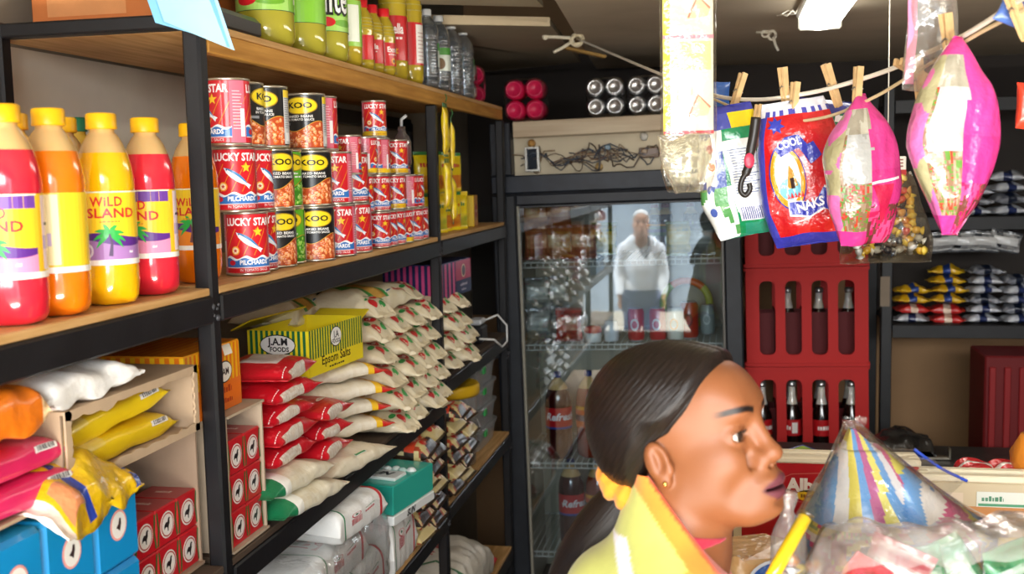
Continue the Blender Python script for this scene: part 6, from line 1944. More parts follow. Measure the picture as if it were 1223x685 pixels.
# clear bag hanging above it
t = thing('hanging_bag', 'empty clear plastic bag with pink edge hanging above the larger pink bag', 'bag', atD(1117, -40, 1.43), (0, radians(2), CAMZ))
b, S, F = hang_bag(t, .075, .165, .03, 19, lambda u, v, f: 'f4efe6', wr=.006, wprof=lambda v: .75 + .25 * v); b.build('bag_film', 'film_milky', t)
b = MB(); b.grid(lambda u, v: V((-.034 + .012 * u, -.004 + .003 * sin(v * 9), -.02 - .135 * v)), 3, 16, 'e08ab0'); b.grid(lambda u, v: V((-.034 + .012 * u, -.002 + .003 * sin(v * 9), -.02 - .135 * v)), 3, 16, 'e08ab0'); b.build('pink_edge', 'sackfilm', t)
# yellow and white chart in a long clear sleeve, hung from the ceiling
ct = atD(821, -60, 1.66); ct.z = ZC - .002
hang = ct.z - atD(821, 160, 1.66).z
t = thing('hanging_chart', 'tall pale yellow printed strip in a clear sleeve hung from the ceiling', 'packaging strip', ct, (0, 0, CAMZ))
b = MB(); w = .079; H = hang
b.box((0, 0, -H / 2 - .01), (w, .004, H - .02), {'o': 'd6d2c2', '-y': 'dad6c6'}, bev=.001)
f = face_my(-.002); x0 = -w / 2
b.rect(x0, -H, x0 + .011, -.02, lambda u, v: f(u, v, 0), 'eedc2e', nx=1, ny=1)
seg = .152
for k in range(3):
    zt_ = -H + .002 + seg * (k + 1)
    b.rect(x0, zt_ - .006, w / 2, zt_, lambda u, v: f(u, v, 1), 'e0889a' if k < 2 else 'e8a0ac', nx=1, ny=1)
    b.rect(x0 + .012, zt_ - .054, w / 2 - .004, zt_ - .010, lambda u, v: f(u, v, 1), 'dcd690', nx=1, ny=1)
    for (cx, cy, rx, ry, c) in ((-.004, -.040, .018, .006, 'a8d0a0'), (.014, -.028, .012, .005, 'bcd98a'), (-.012, -.028, .008, .004, 'c2d8a0')): b.ell(cx, zt_ + cy, rx, ry, lambda u, v: f(u, v, 2), c, n=14)
    m = [(-.018, -.100), (.006, -.092), (.006, -.072), (-.018, -.080)]; b.shape([(x, zt_ + y) for x, y in m], lambda u, v: f(u, v, 2), 'e7b4a8'); b.shape([(x * .8 - .001, zt_ + y * .97 - .002) for x, y in m], lambda u, v: f(u, v, 3), 'f2e6da')
    b.shape([(-.002, zt_ - .128), (.008, zt_ - .108), (.016, zt_ - .092), (.034, zt_ - .112), (.030, zt_ - .124)], lambda u, v: f(u, v, 2), 'e9c0a0'); b.strip([(.0, zt_ - .126), (.015, zt_ - .093), (.034, zt_ - .112)], .003, lambda u, v: f(u, v, 3), 'd87a62')
b.rect(x0, -H + .001, w / 2, -H + .006, lambda u, v: f(u, v, 3), 'd8404a', nx=1, ny=1)
b.build('printed_strip', 'paper', t)
b, S, F = hang_bag(t, .088, H + .088, .016, 23, lambda u, v, f_: 'fbfaf4', wr=.003, end=.03, nu=32, nv=60, wprof=lambda v: 1 - .25 * max(0, v - .93) / .07); b.v = [(p[0], p[1], p[2] - .002) for p in b.v]
b.build('clear_sleeve', 'film', t)
t2 = thing('hanging_bag', 'crumpled clear plastic bag below the hanging yellow strip', 'bag', atD(818, 160, 1.685), (0, radians(-4), CAMZ))
b, S, F = hang_bag(t2, .080, .092, .040, 25, lambda u, v, f_: 'f1ecd9', wr=.013, end=.3, wprof=lambda v: 1 - .5 * max(0, v - .4) / .6); b.build('bag_film', 'film_milky', t2)
# small blue packet behind
t = thing('hanging_snack_bag', 'small blue packet behind the line beside the hanging strip', 'snack bag', atD(857, 98, 2.10), (0, 0, CAMZ))
b, S, F = hang_bag(t, .05, .055, .02, 27, lambda u, v, f: '2f5aa0', wr=.003); b.build('printed_film', 'pack', t)
t = thing('hanging_snack_bag', 'red packet at the right frame edge behind the pink bag', 'snack bag', atD(1228, 98, 1.6), (0, 0, CAMZ))
b = MB(); b.tube([(0, 0, -.004), (0, 0, ZC - t.location.z - .001)], .0012, 'd8d2c4', 6); b.build('cord', 'rope', t)
b, S, F = hang_bag(t, .035, .068, .02, 29, lambda u, v, f: 'd8402a', wr=.003); b.build('printed_film', 'pack', t)
t = thing('hanging_snack_bag', 'blue packet held by the peg in the upper right corner', 'snack bag', atD(1222, 2, 1.24), (0, .4, CAMZ))
b, S, F = hang_bag(t, .05, .03, .012, 31, lambda u, v, f: '4a6ab0', wr=.003); b.build('printed_film', 'pack', t)
# big clear bag of little ring snacks further back
t = thing('hanging_snack_bag', 'clear bag full of yellow and red wrapped sweets behind the pink bags', 'sweet bag', atD(1060, 205, 2.35), (0, 0, CAMZ))
b = MB(); b.tube([(0, 0, -.002), (0, 0, ZC - t.location.z - .001)], .0012, 'd8d2c4', 6); b.build('cord', 'rope', t)
b, S, F = hang_bag(t, .20, .20, .07, 33, lambda u, v, f: 'f6f2e6', wr=.008, wprof=lambda v: .5 + .5 * min(1, v * 1.4)); b.build('bag_film', 'film', t)
b = MB(); b.box((.01, -.004, .008), (.055, .014, .05), {'o': 'd8d2c8', '-y': 'e2ddd2'}, bev=.002); f = face_my(-.011); b.rect(-.017, -.012, .037, .004, lambda u, v: f(u, v, 0), 'b02a2a', nx=1, ny=1)
for k in range(3): b.rect(-.012, .010 + k * .007, .030, .013 + k * .007, lambda u, v: f(u, v, 0), '8a4a44', nx=1, ny=1)
b.build('card_header', 'paper', t)
rnd = random.Random(31)
def sweet(root, c, s):
    pass
def make_sweet(c1, c2, s):
    root = thing('wrapped_sweet', 'x', 'sweet')
    b = MB(); b.lathe([(.002, -.017), (.010, -.015), (.0025, -.0085), (.0075, -.007), (.0085, 0), (.0075, .007), (.0025, .0085), (.010, .015), (.002, .017)], 10, [c2, c2, c1, c1, c1, c1, c2, c2], lobes=lambda a, z: 1 + .1 * cos(a * 3 + z * 99)); b.build('wrapper', 'foil', root); return root
SWC = [('e0b02a', 'e8c84a'), ('c83a24', 'e0a04a'), ('2a3040', '4a5058'), ('d8882a', 'f0d070'), ('b9b9b4', 'e0e0dc')]
base = t.location.copy(); R3 = Matrix.Rotation(CAMZ, 3, 'Z')
k = 0
for iz in range(8):
    wz = .5 + .5 * min(1, (.02 + iz * .023) / .20 * 1.4)
    nx_ = int(7 * wz)
    for ix in range(nx_):
        ci = rnd.choice([0, 0, 1, 3, 0, 1]) if iz < 6 else rnd.choice([2, 2, 4, 0])
        x = (ix - (nx_ - 1) / 2) * .0225 + rnd.uniform(-.004, .004); z = -.02 - iz * .0215 + rnd.uniform(-.003, .003)
        w_ = ['yellow', 'red', 'dark', 'orange', 'silver'][ci]
        KN.put('sw%d' % ci, (lambda c=SWC[ci]: make_sweet(c[0], c[1], 1)), w_ + ' wrapped sweet among others in the clear bag behind the pink bags', base + R3 @ V((x, -.012 + rnd.uniform(-.006, .006), z)), (rnd.uniform(0, 3), rnd.uniform(0, 3), rnd.uniform(0, 3)), None, w_ + ' sweets in the hanging clear bag'); k += 1

# ================================================================ counter and the things on it
ZK = .965
t = thing('sales_counter', 'wooden sales counter under the bread boxes and sweet bags', 'counter', (.67, 1.45, 0))
b = MB(); b.box((0, 0, ZK - .016), (.98, 1.40, .03), 'b08a5c', bev=.004); b.build('counter_top', 'ply_front', t)
b = MB(); b.box((0, .02, (ZK - .032) / 2), (.92, 1.28, ZK - .034), '7a5c42', bev=.004); b.build('counter_body', 'card', t)
# red bread box with the cream rim
pL = atD(876, 556, 1.86); pR = atD(1094, 566, 1.86)
yF = (pL.y + pR.y) / 2; zT = pL.z
def open_box(name, lab, cat, x0, x1, y0, y1, z0, z1, col, rim, th=.012):
    t = thing(name, lab, cat, ((x0 + x1) / 2, (y0 + y1) / 2, z0)); w, d, h = x1 - x0, y1 - y0, z1 - z0
    out = {}
    for key, c, s in (('front_panel', (0, -d / 2 + th / 2, h / 2), (w, th, h)), ('back_panel', (0, d / 2 - th / 2, h / 2), (w, th, h)), ('side_panel', (-w / 2 + th / 2, 0, h / 2), (th, d - 2 * th, h)), ('side_panel', (w / 2 - th / 2, 0, h / 2), (th, d - 2 * th, h)), ('base_panel', (0, 0, th / 2), (w - 2 * th, d - 2 * th, th))):
        b = MB(); b.box(c, s, col, bev=.002)
        if key == 'front_panel': out['front'] = b; continue
        b.build(key, 'print_gloss', t)
    r = .012
    for c, s in (((0, -d / 2 + th / 2, h + r / 2), (w + .006, th + .008, r)), ((0, d / 2 - th / 2, h + r / 2), (w + .006, th + .008, r)), ((-w / 2 + th / 2, 0, h + r / 2), (th + .008, d - 2 * th - .008, r)), ((w / 2 - th / 2, 0, h + r / 2), (th + .008, d - 2 * th - .008, r))):
        b = MB(); b.box(c, s, rim, bev=.003); b.build('rim', 'plastic', t)
    return t, out['front'], w, d, h
t, b, w, d, h = open_box('bread_stand', 'slim red bread stand with white lettering and cream rim behind the woman', 'stand', pL.x, pR.x, yF, yF + .05, ZK + .0005, zT, 'b5161e', 'e9dfc2')
f = face_my(-d / 2)
px2 = lambda px: atY(px, 600, yF).x - t.location.x
pz = lambda py: atY(950, py, yF).z - ZK
xx, zz = px2(938), pz(586)
b.text('Albany', lambda u, v: f(u, v, 2), xx, zz, abs(pz(586) - pz(571)), 'f4efe8', bold=.05, align='l')
b.strip([(px2(925), pz(570)), (px2(935), pz(598)), (px2(990), pz(600)), (px2(1040), pz(592))], .0016, lambda u, v: f(u, v, 1), 'c8655a')
b.strip([(px2(925), pz(575)), (px2(945), pz(566)), (px2(1010), pz(562))], .0016, lambda u, v: f(u, v, 1), 'c8655a')
b.ell(px2(965), pz(591), .020, .010, lambda u, v: f(u, v, 2), 'f0c82a'); b.greek('fresh', lambda u, v: f(u, v, 3), px2(965), pz(594), .008, '8a5a10')
b.rect(-w / 2, 0, -w / 2 + .014, h, lambda u, v: f(u, v, 3), 'd9cda8', nx=1, ny=1)
b.ell(px2(906), pz(621), .009, .009, lambda u, v: f(u, v, 2), 'd9dde0'); b.ell(px2(906), pz(621), .005, .005, lambda u, v: f(u, v, 3), '8a8e94')
b.build('front_panel', 'print_gloss', t)
redbox = t
q1, q2 = atD(1098, 574, 1.80), atD(1330, 580, 1.80)
t, b, w, d, h = open_box('bread_stand', 'slim cream bread stand with a green and white label at the right edge', 'stand', q1.x + .004, q2.x, q1.y, q1.y + .05, ZK + .0005, q1.z, 'cbbd9c', 'ece4c8')
f = face_my(-d / 2); yq = q1.y
px3 = lambda px: atY(px, 600, yq).x - t.location.x
pz3 = lambda py: atY(1150, py, yq).z - ZK
b.rect(px3(1100), pz3(625), px3(1300), pz3(604), lambda u, v: f(u, v, 1), 'c2854a', nx=1, ny=1)
b.rect(px3(1166), pz3(604), px3(1230), pz3(586), lambda u, v: f(u, v, 2), 'dfe6dc', nx=1, ny=1); b.rect(px3(1168), pz3(603), px3(1228), pz3(600), lambda u, v: f(u, v, 3), '4a9a72', nx=1, ny=1)
b.greek('Bread', lambda u, v: f(u, v, 3), px3(1172), pz3(598), .011, '4a8a6a', align='l', bold=.03)
b.rect(px3(1112), pz3(640), px3(1150), pz3(588), lambda u, v: f(u, v, 2), 'd8c8b0', nx=1, ny=1)
b.build('front_panel', 'print_gloss', t)
# loaves on the right box, one with the red wrapper nearest
def make_loaf():
    root = thing('bread_loaf', 'x', 'loaf')
    def cf(a, v):
        n = nz(a * 5, v * 5, 3)
        if .30 < v < .62 and a < .5: return 'c8202a' if abs((v - .46) - .2 * (a - .25)) > .05 else 'f0ece6'
        if v > .8: return mixc('e4dcd0', 'c8b090', .5 + n)
        return (mixc('c8742a', 'd89a4a', .5 + n) if (.05 < a < .22 and .28 < v < .75) else 'c8242c')
    b, S, top = bag_mesh(.12, .23, .10, cf, 401, nu=34, nv=40, wr=.007, ex=.6, end=.2)
    side = lambda x, y: S((1.0 - .02 - y * 1.4) % 1 if False else .02 + (y + .02) * 1.6, .5 + x / .23, .0016)
    b.rect(-.03, -.012, .05, .012, side, '1f2a5a', nx=8, ny=3); b.text('Fresh', lambda x, y: V(side(x, y)) + V((0, 0, .001)), .01, -.007, .015, 'f4f0f0', bold=.03)
    b.build('loaf_wrapper', 'foil', root); return root
lz = 1.165
t = thing('bread_tray', 'dark tray holding the wrapped loaves behind the cream stand', 'tray', ((q1.x + q2.x) / 2 - .02, q1.y + .19, ZK + .0005))
b = MB(); b.box((0, 0, (lz - ZK) / 2 - .001), (.40, .24, lz - ZK - .003), '3a302a', bev=.004); b.build('tray_body', 'plastic', t)
for px, D, dz, rz, lab in ((1152, 1.93, 0, -.5, 'red and yellow wrapped loaf lying behind the cream stand'), (1196, 1.90, 0, -.2, 'red and white wrapped loaf end at the right behind the cream stand')):
    p = atD(px, 566, D)
    KN.put('loaf', make_loaf, lab, (p.x + .015, q1.y + .13, lz + .001), (0, .0, rz + CAMZ - pi / 2 + 1.9), (.56, .50, .62), 'wrapped loaves')
p = atD(1226, 545, 1.86)
t = thing('food_packet', 'rounded orange packet standing at the right frame edge', 'packet', (p.x + .014, q1.y + .115, lz + .001))
b = MB(); b.lathe([(.0, 0), (.026, .004), (.036, .04), (.036, .085), (.022, .118), (0, .125)], 20, 'd8842a', lobes=lambda a, z: 1 + .08 * sin(a * 5 + z * 80)); b.build('printed_film', 'pack', t)
# small packets whose corners show over the red box rim
p = atD(962, 552, 1.90)
t = thing('food_packet', 'green and blue packet corner showing over the red bread stand', 'packet', (p.x, p.y + .075, ZK + .0008), (0, 0, 0))
hh = p.z + .012 - ZK
b = MB(); vs = [(-.075, -.008, 0), (.075, -.008, 0), (.075, .008, 0), (-.075, .008, 0), (0, -.004, hh), (0, .004, hh), (-.06, -.006, hh - .022), (.06, -.006, hh - .022), (.06, .006, hh - .022), (-.06, .006, hh - .022)]
b.add(vs, [(0, 1, 7, 6), (1, 2, 8, 7), (2, 3, 9, 8), (3, 0, 6, 9), (6, 7, 4), (7, 8, 5, 4), (8, 9, 5), (9, 6, 4, 5), (0, 3, 2, 1)], ['3a4a8a', '7a9a3a', '3a4a8a', '3a4a8a', '8aa83c', '3a4a8a', '3a4a8a', '4a4a9a', '3a4a8a']); b.build('printed_card', 'print_gloss', t)
# black crumpled bag on the bench
p = atY(1076, 514, 3.70)
t = thing('plastic_bag', 'crumpled black plastic bag lying on the bench below the shelf', 'bag', (p.x, 3.70, zt_b + .001))
b, S, top = bag_mesh(.20, .17, .085, lambda a, v: mixc('141414', '2e2c2a', .5 + nz(a * 6, v * 6)), 411, nu=34, nv=34, wr=.020, end=.35); b.build('bag_film', 'foil', t)
p = atY(1110, 528, 3.64)
t = thing('metal_bracket', 'thin pale metal bracket lying at the bench edge', 'bracket', (p.x, 3.66, zt_b + .001))
b = MB(); b.box((0, 0, .006), (.14, .025, .012), 'a8a294', bev=.003); b.box((.066, 0, .02), (.010, .025, .04), 'a8a294', bev=.003); b.build('bracket_body', 'tin', t)

# ---- big bag with fanned stripes
SB = atD(1060, 640, 1.40)
t = thing('sweet_bag', 'large clear bag with fanned blue, pink and yellow stripes at front right', 'sweet bag', (SB.x, SB.y, ZK + .0005), (0, 0, CAMZ))
def loc(px, py, D=1.40):
    q = Matrix.Rotation(-CAMZ, 3, 'Z') @ (atD(px, py, D) - V((SB.x, SB.y, ZK + .0005))); return q
apex = loc(1012, 500); bl = loc(952, 628); br = loc(1194, 640)
zA = apex.z; z6 = bl.z
def tent(k, inset):
    """outline of the bag at height z: (centre x, half width, half depth)"""
    pass
def tent_fn(inset=0.0, seed=0):
    def S(a, v):
        # v=0 bottom, .55 = wide shoulder, 1 = apex
        th = 2 * pi * a; c, s_ = cos(th), sin(th)
        if v < .55:
            t_ = v / .55; xl_ = bl.x - .01 * (1 - t_); xr_ = br.x + .015 * (1 - t_) ; z = .002 + (z6 - .002) * t_; dp = .085
        else:
            t_ = (v - .55) / .45; z = z6 + (zA - z6) * t_
            xl_ = bl.x + (apex.x - .008 - bl.x) * t_ ** .9
            xr_ = br.x + (apex.x + .010 - br.x) * t_ ** .80
            dp = .085 * (1 - t_) ** .8 + .004
        cx, hw = (xl_ + xr_) / 2, (xr_ - xl_) / 2 - inset
        x = cx + hw * (abs(c) ** .75) * (1 if c > 0 else -1)
        y = -(dp - inset) * (abs(s_) ** .75) * (1 if s_ > 0 else -1)
        n = mnoise.noise(V((x * 18 + seed, z * 18, y * 8))) * .008 + mnoise.noise(V((x * 46 + seed, z * 20 + x * 20, 3))) * .004
        return V((x, y + n * (-1 if s_ > 0 else 1), max(.002 + inset * .3, z - inset * (1.5 if v > .9 else .3))))
    return S
S1 = tent_fn(.006, 3)
stripe = ['dccb5c', '5d9ad2', 'b8568e', 'e0d468', '5d9ad2', 'e6e2e2', 'c84a86', 'd9cf5e', '6aa4d6', 'e4e0da']
def ctent(a, v):
    th = 2 * pi * a; u = cos(th)
    p = S1(a, v); n = nz(p.x * 20, p.z * 20, 2)
    if v > .56 and (p.x - apex.x) < .048 + .02 * n:
        # stripes fan out from the apex
        dx = (p.x - apex.x) / max(.02, (zA + .03 - p.z))
        k = int(math.floor((dx + 1.2) * 9.5 + .03 * n)) % len(stripe)
        if v < .60 and v > .5 and n > .05: return ['e0d462', '6a9a4a', 'd04a80'][int((n * 50)) % 3]
        return stripe[k]
    k = int(math.floor(p.x * 26 + n * 1.6) + math.floor(p.z * 22 + n * 2) * 3) % 7
    return ['4a92d6', 'd8408a', 'e6dc5a', '5aa0dc', 'efe9e2', 'c84a8a', '3a86cc'][k]
b = MB(); b.grid(S1, 190, 80, ctent, closeu=True); b.build('striped_packets', 'pack', t)
S2 = tent_fn(0.0, 9)
b = MB(); b.grid(S2, 72, 50, 'f6f7f8', closeu=True)
# crimped film corner above the knot and the loose film flap down the right side
b.grid(lambda u, v: V((apex.x - .012 + .030 * u, -.004 + .004 * sin(u * 20 + v * 6), zA - .006 + .014 * v)), 8, 4, 'f6f7f8')
b.build('clear_film', 'film', t)
p0, p1 = loc(1092, 536, 1.43), loc(1155, 574, 1.43)
qa, qb = loc(1050, 534, 1.40), loc(1130, 598, 1.40)
b = MB(); b.grid(lambda u, v: (p0 + (p1 - p0) * v) * u + (qa + (qb - qa) * v) * (1 - u) + V((0, .004 * sin(v * 14), .003 * sin(v * 22) * u)), 8, 16, 'f6f7f8'); b.build('film_flap', 'film', t)
b = MB(); b.tube(smooth_path([p0, (p0 * .5 + p1 * .5) + V((0, 0, -.004)), p1]), .0022, '2a4ab8', 6); b.build('blue_seal', 'plastic', t)

# ---- long bag of mixed packets in front of it
PB = atD(1075, 680, 1.19)
t = thing('sweet_bag', 'big clear bag of mixed colourful snack packets along the front edge', 'sweet bag', (PB.x + .01, PB.y, ZK + .0005), (0, 0, CAMZ))
zt_p = atD(1075, 628, 1.19).z - ZK
def pill(a, v):
    th = 2 * pi * a; c, s_ = cos(th), sin(th)
    q = sin(min(1, min(v, 1 - v) * 6) * pi / 2) ** .6
    z = zt_p * .5 + zt_p * .5 * (abs(s_) ** .6) * (1 if s_ > 0 else -1) * (.45 + .55 * q)
    y = .082 * (abs(c) ** .7) * (1 if c > 0 else -1) * (.4 + .6 * q)
    x = -.118 + .313 * v
    r = V((x, y, z)); n = mnoise.noise(r * 20) * .012 + mnoise.noise(V((x * 16, y * 50, z * 50))) * .006
    r.y += n * (1 if c > 0 else -1); r.z = max(.001, r.z + n * .8 * (1 if z > .05 else 0)); return r
b = MB(); b.grid(pill, 60, 72, 'f8f8f8', closeu=True); b.build('clear_film', 'film', t)
def fold_(u, v):
    a = .02 + .30 * u; r = pill(a, .06 + .88 * v)
    return r + V((.004 * sin(u * 9), -.005 - .006 * sin(v * 23 + u * 5) * u, .005 + .004 * sin(v * 31)))
def fold2(u, v): p_ = pill(.5 + .16 * (1 - u) - .02, .04 + .9 * v); return p_ + V((0, -.006 - .004 * sin(v * 27), .003 * sin(v * 19)))
b = MB(); b.grid(lambda u, v: pill(.20 + .15 * u, .03 + .94 * v) + V((0, -.004 - .004 * sin(v * 21 + u * 4), .004 + .003 * sin(v * 37))), 14, 60, 'f8f8f8'); b.build('film_fold', 'film_cloud', t)
MIX = {'mr': ('b8202e', 'c8404e', 'e09090'), 'mg': ('1c7044', '4a9a6c', 'c8dccc'), 'mw': ('c4c0b8', 'b84a5a', 'd8d4ce'), 'mp': ('c84a78', 'd87098', 'b8203e'), 'my': ('cca41e', 'd8bc4a', 'b8301e'), 'mo': ('c85a1e', 'd88a3a', '5a3018')}
rnd = random.Random(77); R3 = Matrix.Rotation(CAMZ, 3, 'Z')
spots = []
CN = {'mr': 'red', 'mg': 'green', 'mw': 'white', 'mp': 'pink', 'my': 'yellow', 'mo': 'orange'}
order = ['mr', 'mp', 'mg', 'mw', 'my', 'mr', 'mw', 'mo', 'mg', 'mr', 'mp', 'mw', 'my', 'mg', 'mr', 'mw']
k = 0; cntc = {}
for row in range(3):
    for i in range(6):
        key = order[(k * 5 + row) % len(order)]
        x = -.085 + i * .050 + rnd.uniform(-.006, .006); z = zt_p - .262 + row * .082 + rnd.uniform(-.006, .006) + (.008 if i % 2 else 0)
        w_ = R3 @ V((x, -.030 + (i % 2) * .030 + rnd.uniform(-.004, .004), z))
        nm = CN[key]
        KN.put('mix' + key, (lambda c=MIX[key], s=k: make_snack(c[0], c[1], c[2], 500 + s, .07, .085, .026)), '%s snack packet inside the big clear front bag, %s row, %s from left' % (nm, ['bottom', 'middle', 'top'][row], ORD[i]),
               t.location + w_, (rnd.uniform(-.25, .15), rnd.uniform(-.7, .7), CAMZ + rnd.uniform(-.4, .4)), None, 'snack packets in the front bag'); k += 1
# yellow lolly tube, little twisted sweet bag and the wrapped bun at the left end
p0 = atD(921, 690, 1.14); p1 = atD(962, 616, 1.17)
t = thing('lolly_tube', 'yellow plastic tube leaning on the big front bag', 'tube', (p0.x, p0.y, p0.z))
ax = p1 - p0; low = p0 - ax * .35
t.location = low
b = MB(); b.tube([V((0, 0, 0)), (p1 - low) * .5, (p1 - low) * .98, p1 - low], [.007, .0078, .0078, .005], 'd8b41e', 14); b.build('tube_body', 'juice', t)
b = MB(); b.tube([(p1 - low), (p1 - low) * 1.03], [.006, .009], 'efe6c0', 10); b.build('crimp', 'film', t)
p = atD(941, 620, 1.22)
t = thing('sweet_bag', 'small clear bag with red sweets twisted shut beside the yellow tube', 'sweet bag', (p.x, p.y, ZK + .0005))
hh = atD(940, 586, 1.22).z - ZK
b = MB(); b.lathe([(.018, .0), (.022, .02), (.021, hh * .6), (.019, hh - .05), (.006, hh - .022), (.011, hh - .006), (.010, hh)], 26, 'f4f4f2', lobes=lambda a, z: 1 + .10 * sin(a * 5 + z * 40) + .05 * sin(a * 11)); b.build('clear_film', 'film_milky', t)
rnd = random.Random(5)
for i in range(16):
    ci = [1, 1, 4, 3][i % 4]
    KN.put('sw%d' % ci, None, ['', 'red', '', 'orange', 'silver'][ci] + ' wrapped sweet in the small twisted bag by the yellow tube', (p.x + rnd.uniform(-.009, .009), p.y + rnd.uniform(-.009, .009), ZK + .02 + i * (hh - .08) / 16), (rnd.uniform(0, 3), rnd.uniform(0, 3), 0), None, ['', 'red', '', 'orange', 'silver'][ci] + ' sweets in the twisted bag')
p = atD(900, 690, 1.44)
t = thing('bread_loaf', 'wrapped loaf with blue and white label before the red stand', 'loaf', (p.x, p.y + .02, ZK + .0005), (0, 0, CAMZ + .1))
hh = atD(905, 660, 1.44).z - ZK
def cl(u, v):
    n = nz(u * 6, v * 6); return mixc('c98a4a', 'e2bc86', .5 + n)
b = MB(); b.grid(lambda a, v: V((.058 * (abs(cos(2 * pi * a)) ** .6) * (1 if cos(2 * pi * a) > 0 else -1) * (1 - .15 * v ** 4), .055 * (abs(sin(2 * pi * a)) ** .6) * (-1 if sin(2 * pi * a) > 0 else 1) * (1 - .2 * v ** 4), .001 + (hh - .001) * v + .006 * sin(a * 40) * (v > .8))), 48, 24, cl, closeu=True)
b.add([b.v[24 * 48 + i] for i in range(48)], [tuple(range(48))], 'd8b07a')
fw = lambda x, y, e=.002: V((x, -.054 - e, hh - .036 + y))
b.ell(.012, .006, .040, .034, lambda x, y: fw(x, y, .0015), 'e8edf2', n=26); b.ell(.012, .006, .036, .030, lambda x, y: fw(x, y, .0025), '2f62b0', n=26); b.ell(.014, .002, .028, .022, lambda x, y: fw(x, y, .0035), 'eef2f4', n=26)
for k in range(3): b.strip([(-.005 + .04 * i / 6 - .002, -.004 + k * .007 + .004 * sin(i / 6 * pi)) for i in range(7)], .0016, lambda x, y: fw(x, y, .0045), '4a7ac0')
b.build('loaf_wrapper', 'foil', t)
# flat blue and yellow packet at the right frame edge
p = atD(1216, 655, 1.25)
t = thing('snack_packet', 'blue and yellow packet at the lower right frame edge', 'packet', (p.x + .025, p.y, ZK + .0005), (0, 0, CAMZ))
hh = atD(1216, 640, 1.25).z - ZK
b, S, F = hang_bag(t, .10, hh, .035, 55, lambda u, v, f: 'e0c040' if v < .06 else ('2a86c0' if v < .5 else '1f6aa8'), wr=.005); transform_mb(b, lambda q: V((q.x, q.y, q.z + hh))); b.build('printed_film', 'foil', t)
# ================================================================ the woman
def surface_nets(F, X, Y, Z):
    ins = F < 0
    nx, ny, nz_ = F.shape
    cnt = np.zeros((nx - 1, ny - 1, nz_ - 1), np.int8)
    for dx in (0, 1):
        for dy in (0, 1):
            for dz in (0, 1):
                cnt += ins[dx:nx - 1 + dx, dy:ny - 1 + dy, dz:nz_ - 1 + dz]
    act = np.argwhere((cnt > 0) & (cnt < 8))
    I, J, K = act[:, 0], act[:, 1], act[:, 2]
    acc = np.zeros((len(act), 3)); num = np.zeros(len(act))
    for ax in range(3):
        for a in (0, 1):
            for c in (0, 1):
                o0 = [0, 0, 0]; oth = [k for k in range(3) if k != ax]; o0[oth[0]] = a; o0[oth[1]] = c
                o1 = list(o0); o1[ax] = 1
                f0 = F[I + o0[0], J + o0[1], K + o0[2]]; f1 = F[I + o1[0], J + o1[1], K + o1[2]]
                m = (f0 < 0) != (f1 < 0)
                t = np.where(m, f0 / np.where(m, f0 - f1, 1), 0)
                p0 = np.stack([X[I + o0[0]], Y[J + o0[1]], Z[K + o0[2]]], 1); p1 = np.stack([X[I + o1[0]], Y[J + o1[1]], Z[K + o1[2]]], 1)
                acc += np.where(m[:, None], p0 + (p1 - p0) * t[:, None], 0); num += m
    V_ = acc / num[:, None]
    idx = -np.ones(cnt.shape, np.int64); idx[I, J, K] = np.arange(len(act))
    quads = []
    for ax in range(3):
        sl0 = [slice(None)] * 3; sl1 = [slice(None)] * 3; sl0[ax] = slice(0, -1); sl1[ax] = slice(1, None)
        ch = ins[tuple(sl0)] != ins[tuple(sl1)]
        e = np.argwhere(ch); o = [k for k in range(3) if k != ax]
        ok = (e[:, o[0]] > 0) & (e[:, o[1]] > 0) & (e[:, o[0]] < F.shape[o[0]] - 1) & (e[:, o[1]] < F.shape[o[1]] - 1)
        e = e[ok]
        def at(d0, d1):
            q = e.copy(); q[:, o[0]] += d0; q[:, o[1]] += d1; return idx[q[:, 0], q[:, 1], q[:, 2]]
        q = np.stack([at(-1, -1), at(0, -1), at(0, 0), at(-1, 0)], 1)
        s0 = ins[e[:, 0], e[:, 1], e[:, 2]]
        flip = s0 if ax != 1 else ~s0
        q[~flip] = q[~flip][:, ::-1]
        quads.append(q)
    return V_, np.concatenate(quads)
def sdf_object(name, F, axes, colfn, mat, parent, scale_cut=None):
    V_, Q = surface_nets(F, *axes)
    me = bpy.data.meshes.new(name)
    me.from_pydata(V_.tolist(), [], Q.tolist())
    me.materials.append(MATS[mat])
    me.polygons.foreach_set('use_smooth', np.ones(len(Q), bool))
    col = colfn(V_) if callable(colfn) else np.tile(np.array(C(colfn)), (len(V_), 1))
    ca = me.color_attributes.new('Col', 'FLOAT_COLOR', 'CORNER')
    ca.data.foreach_set('color', col[Q.ravel()].astype(np.float32).ravel())
    me.update()
    o = bpy.data.objects.new(name, me); COLL.objects.link(o); o.parent = parent
    return o
def ell(P, c, r, rot=None):
    x, y, z = P[0] - c[0], P[1] - c[1], P[2] - c[2]
    if rot is not None:
        M_ = np.array(rot)   # world->local rows
        x, y, z = (M_[0][0] * x + M_[0][1] * y + M_[0][2] * z), (M_[1][0] * x + M_[1][1] * y + M_[1][2] * z), (M_[2][0] * x + M_[2][1] * y + M_[2][2] * z)
    k0 = np.sqrt((x / r[0]) ** 2 + (y / r[1]) ** 2 + (z / r[2]) ** 2); k1 = np.sqrt((x / r[0] ** 2) ** 2 + (y / r[1] ** 2) ** 2 + (z / r[2] ** 2) ** 2)
    return k0 * (k0 - 1) / np.maximum(k1, 1e-6)
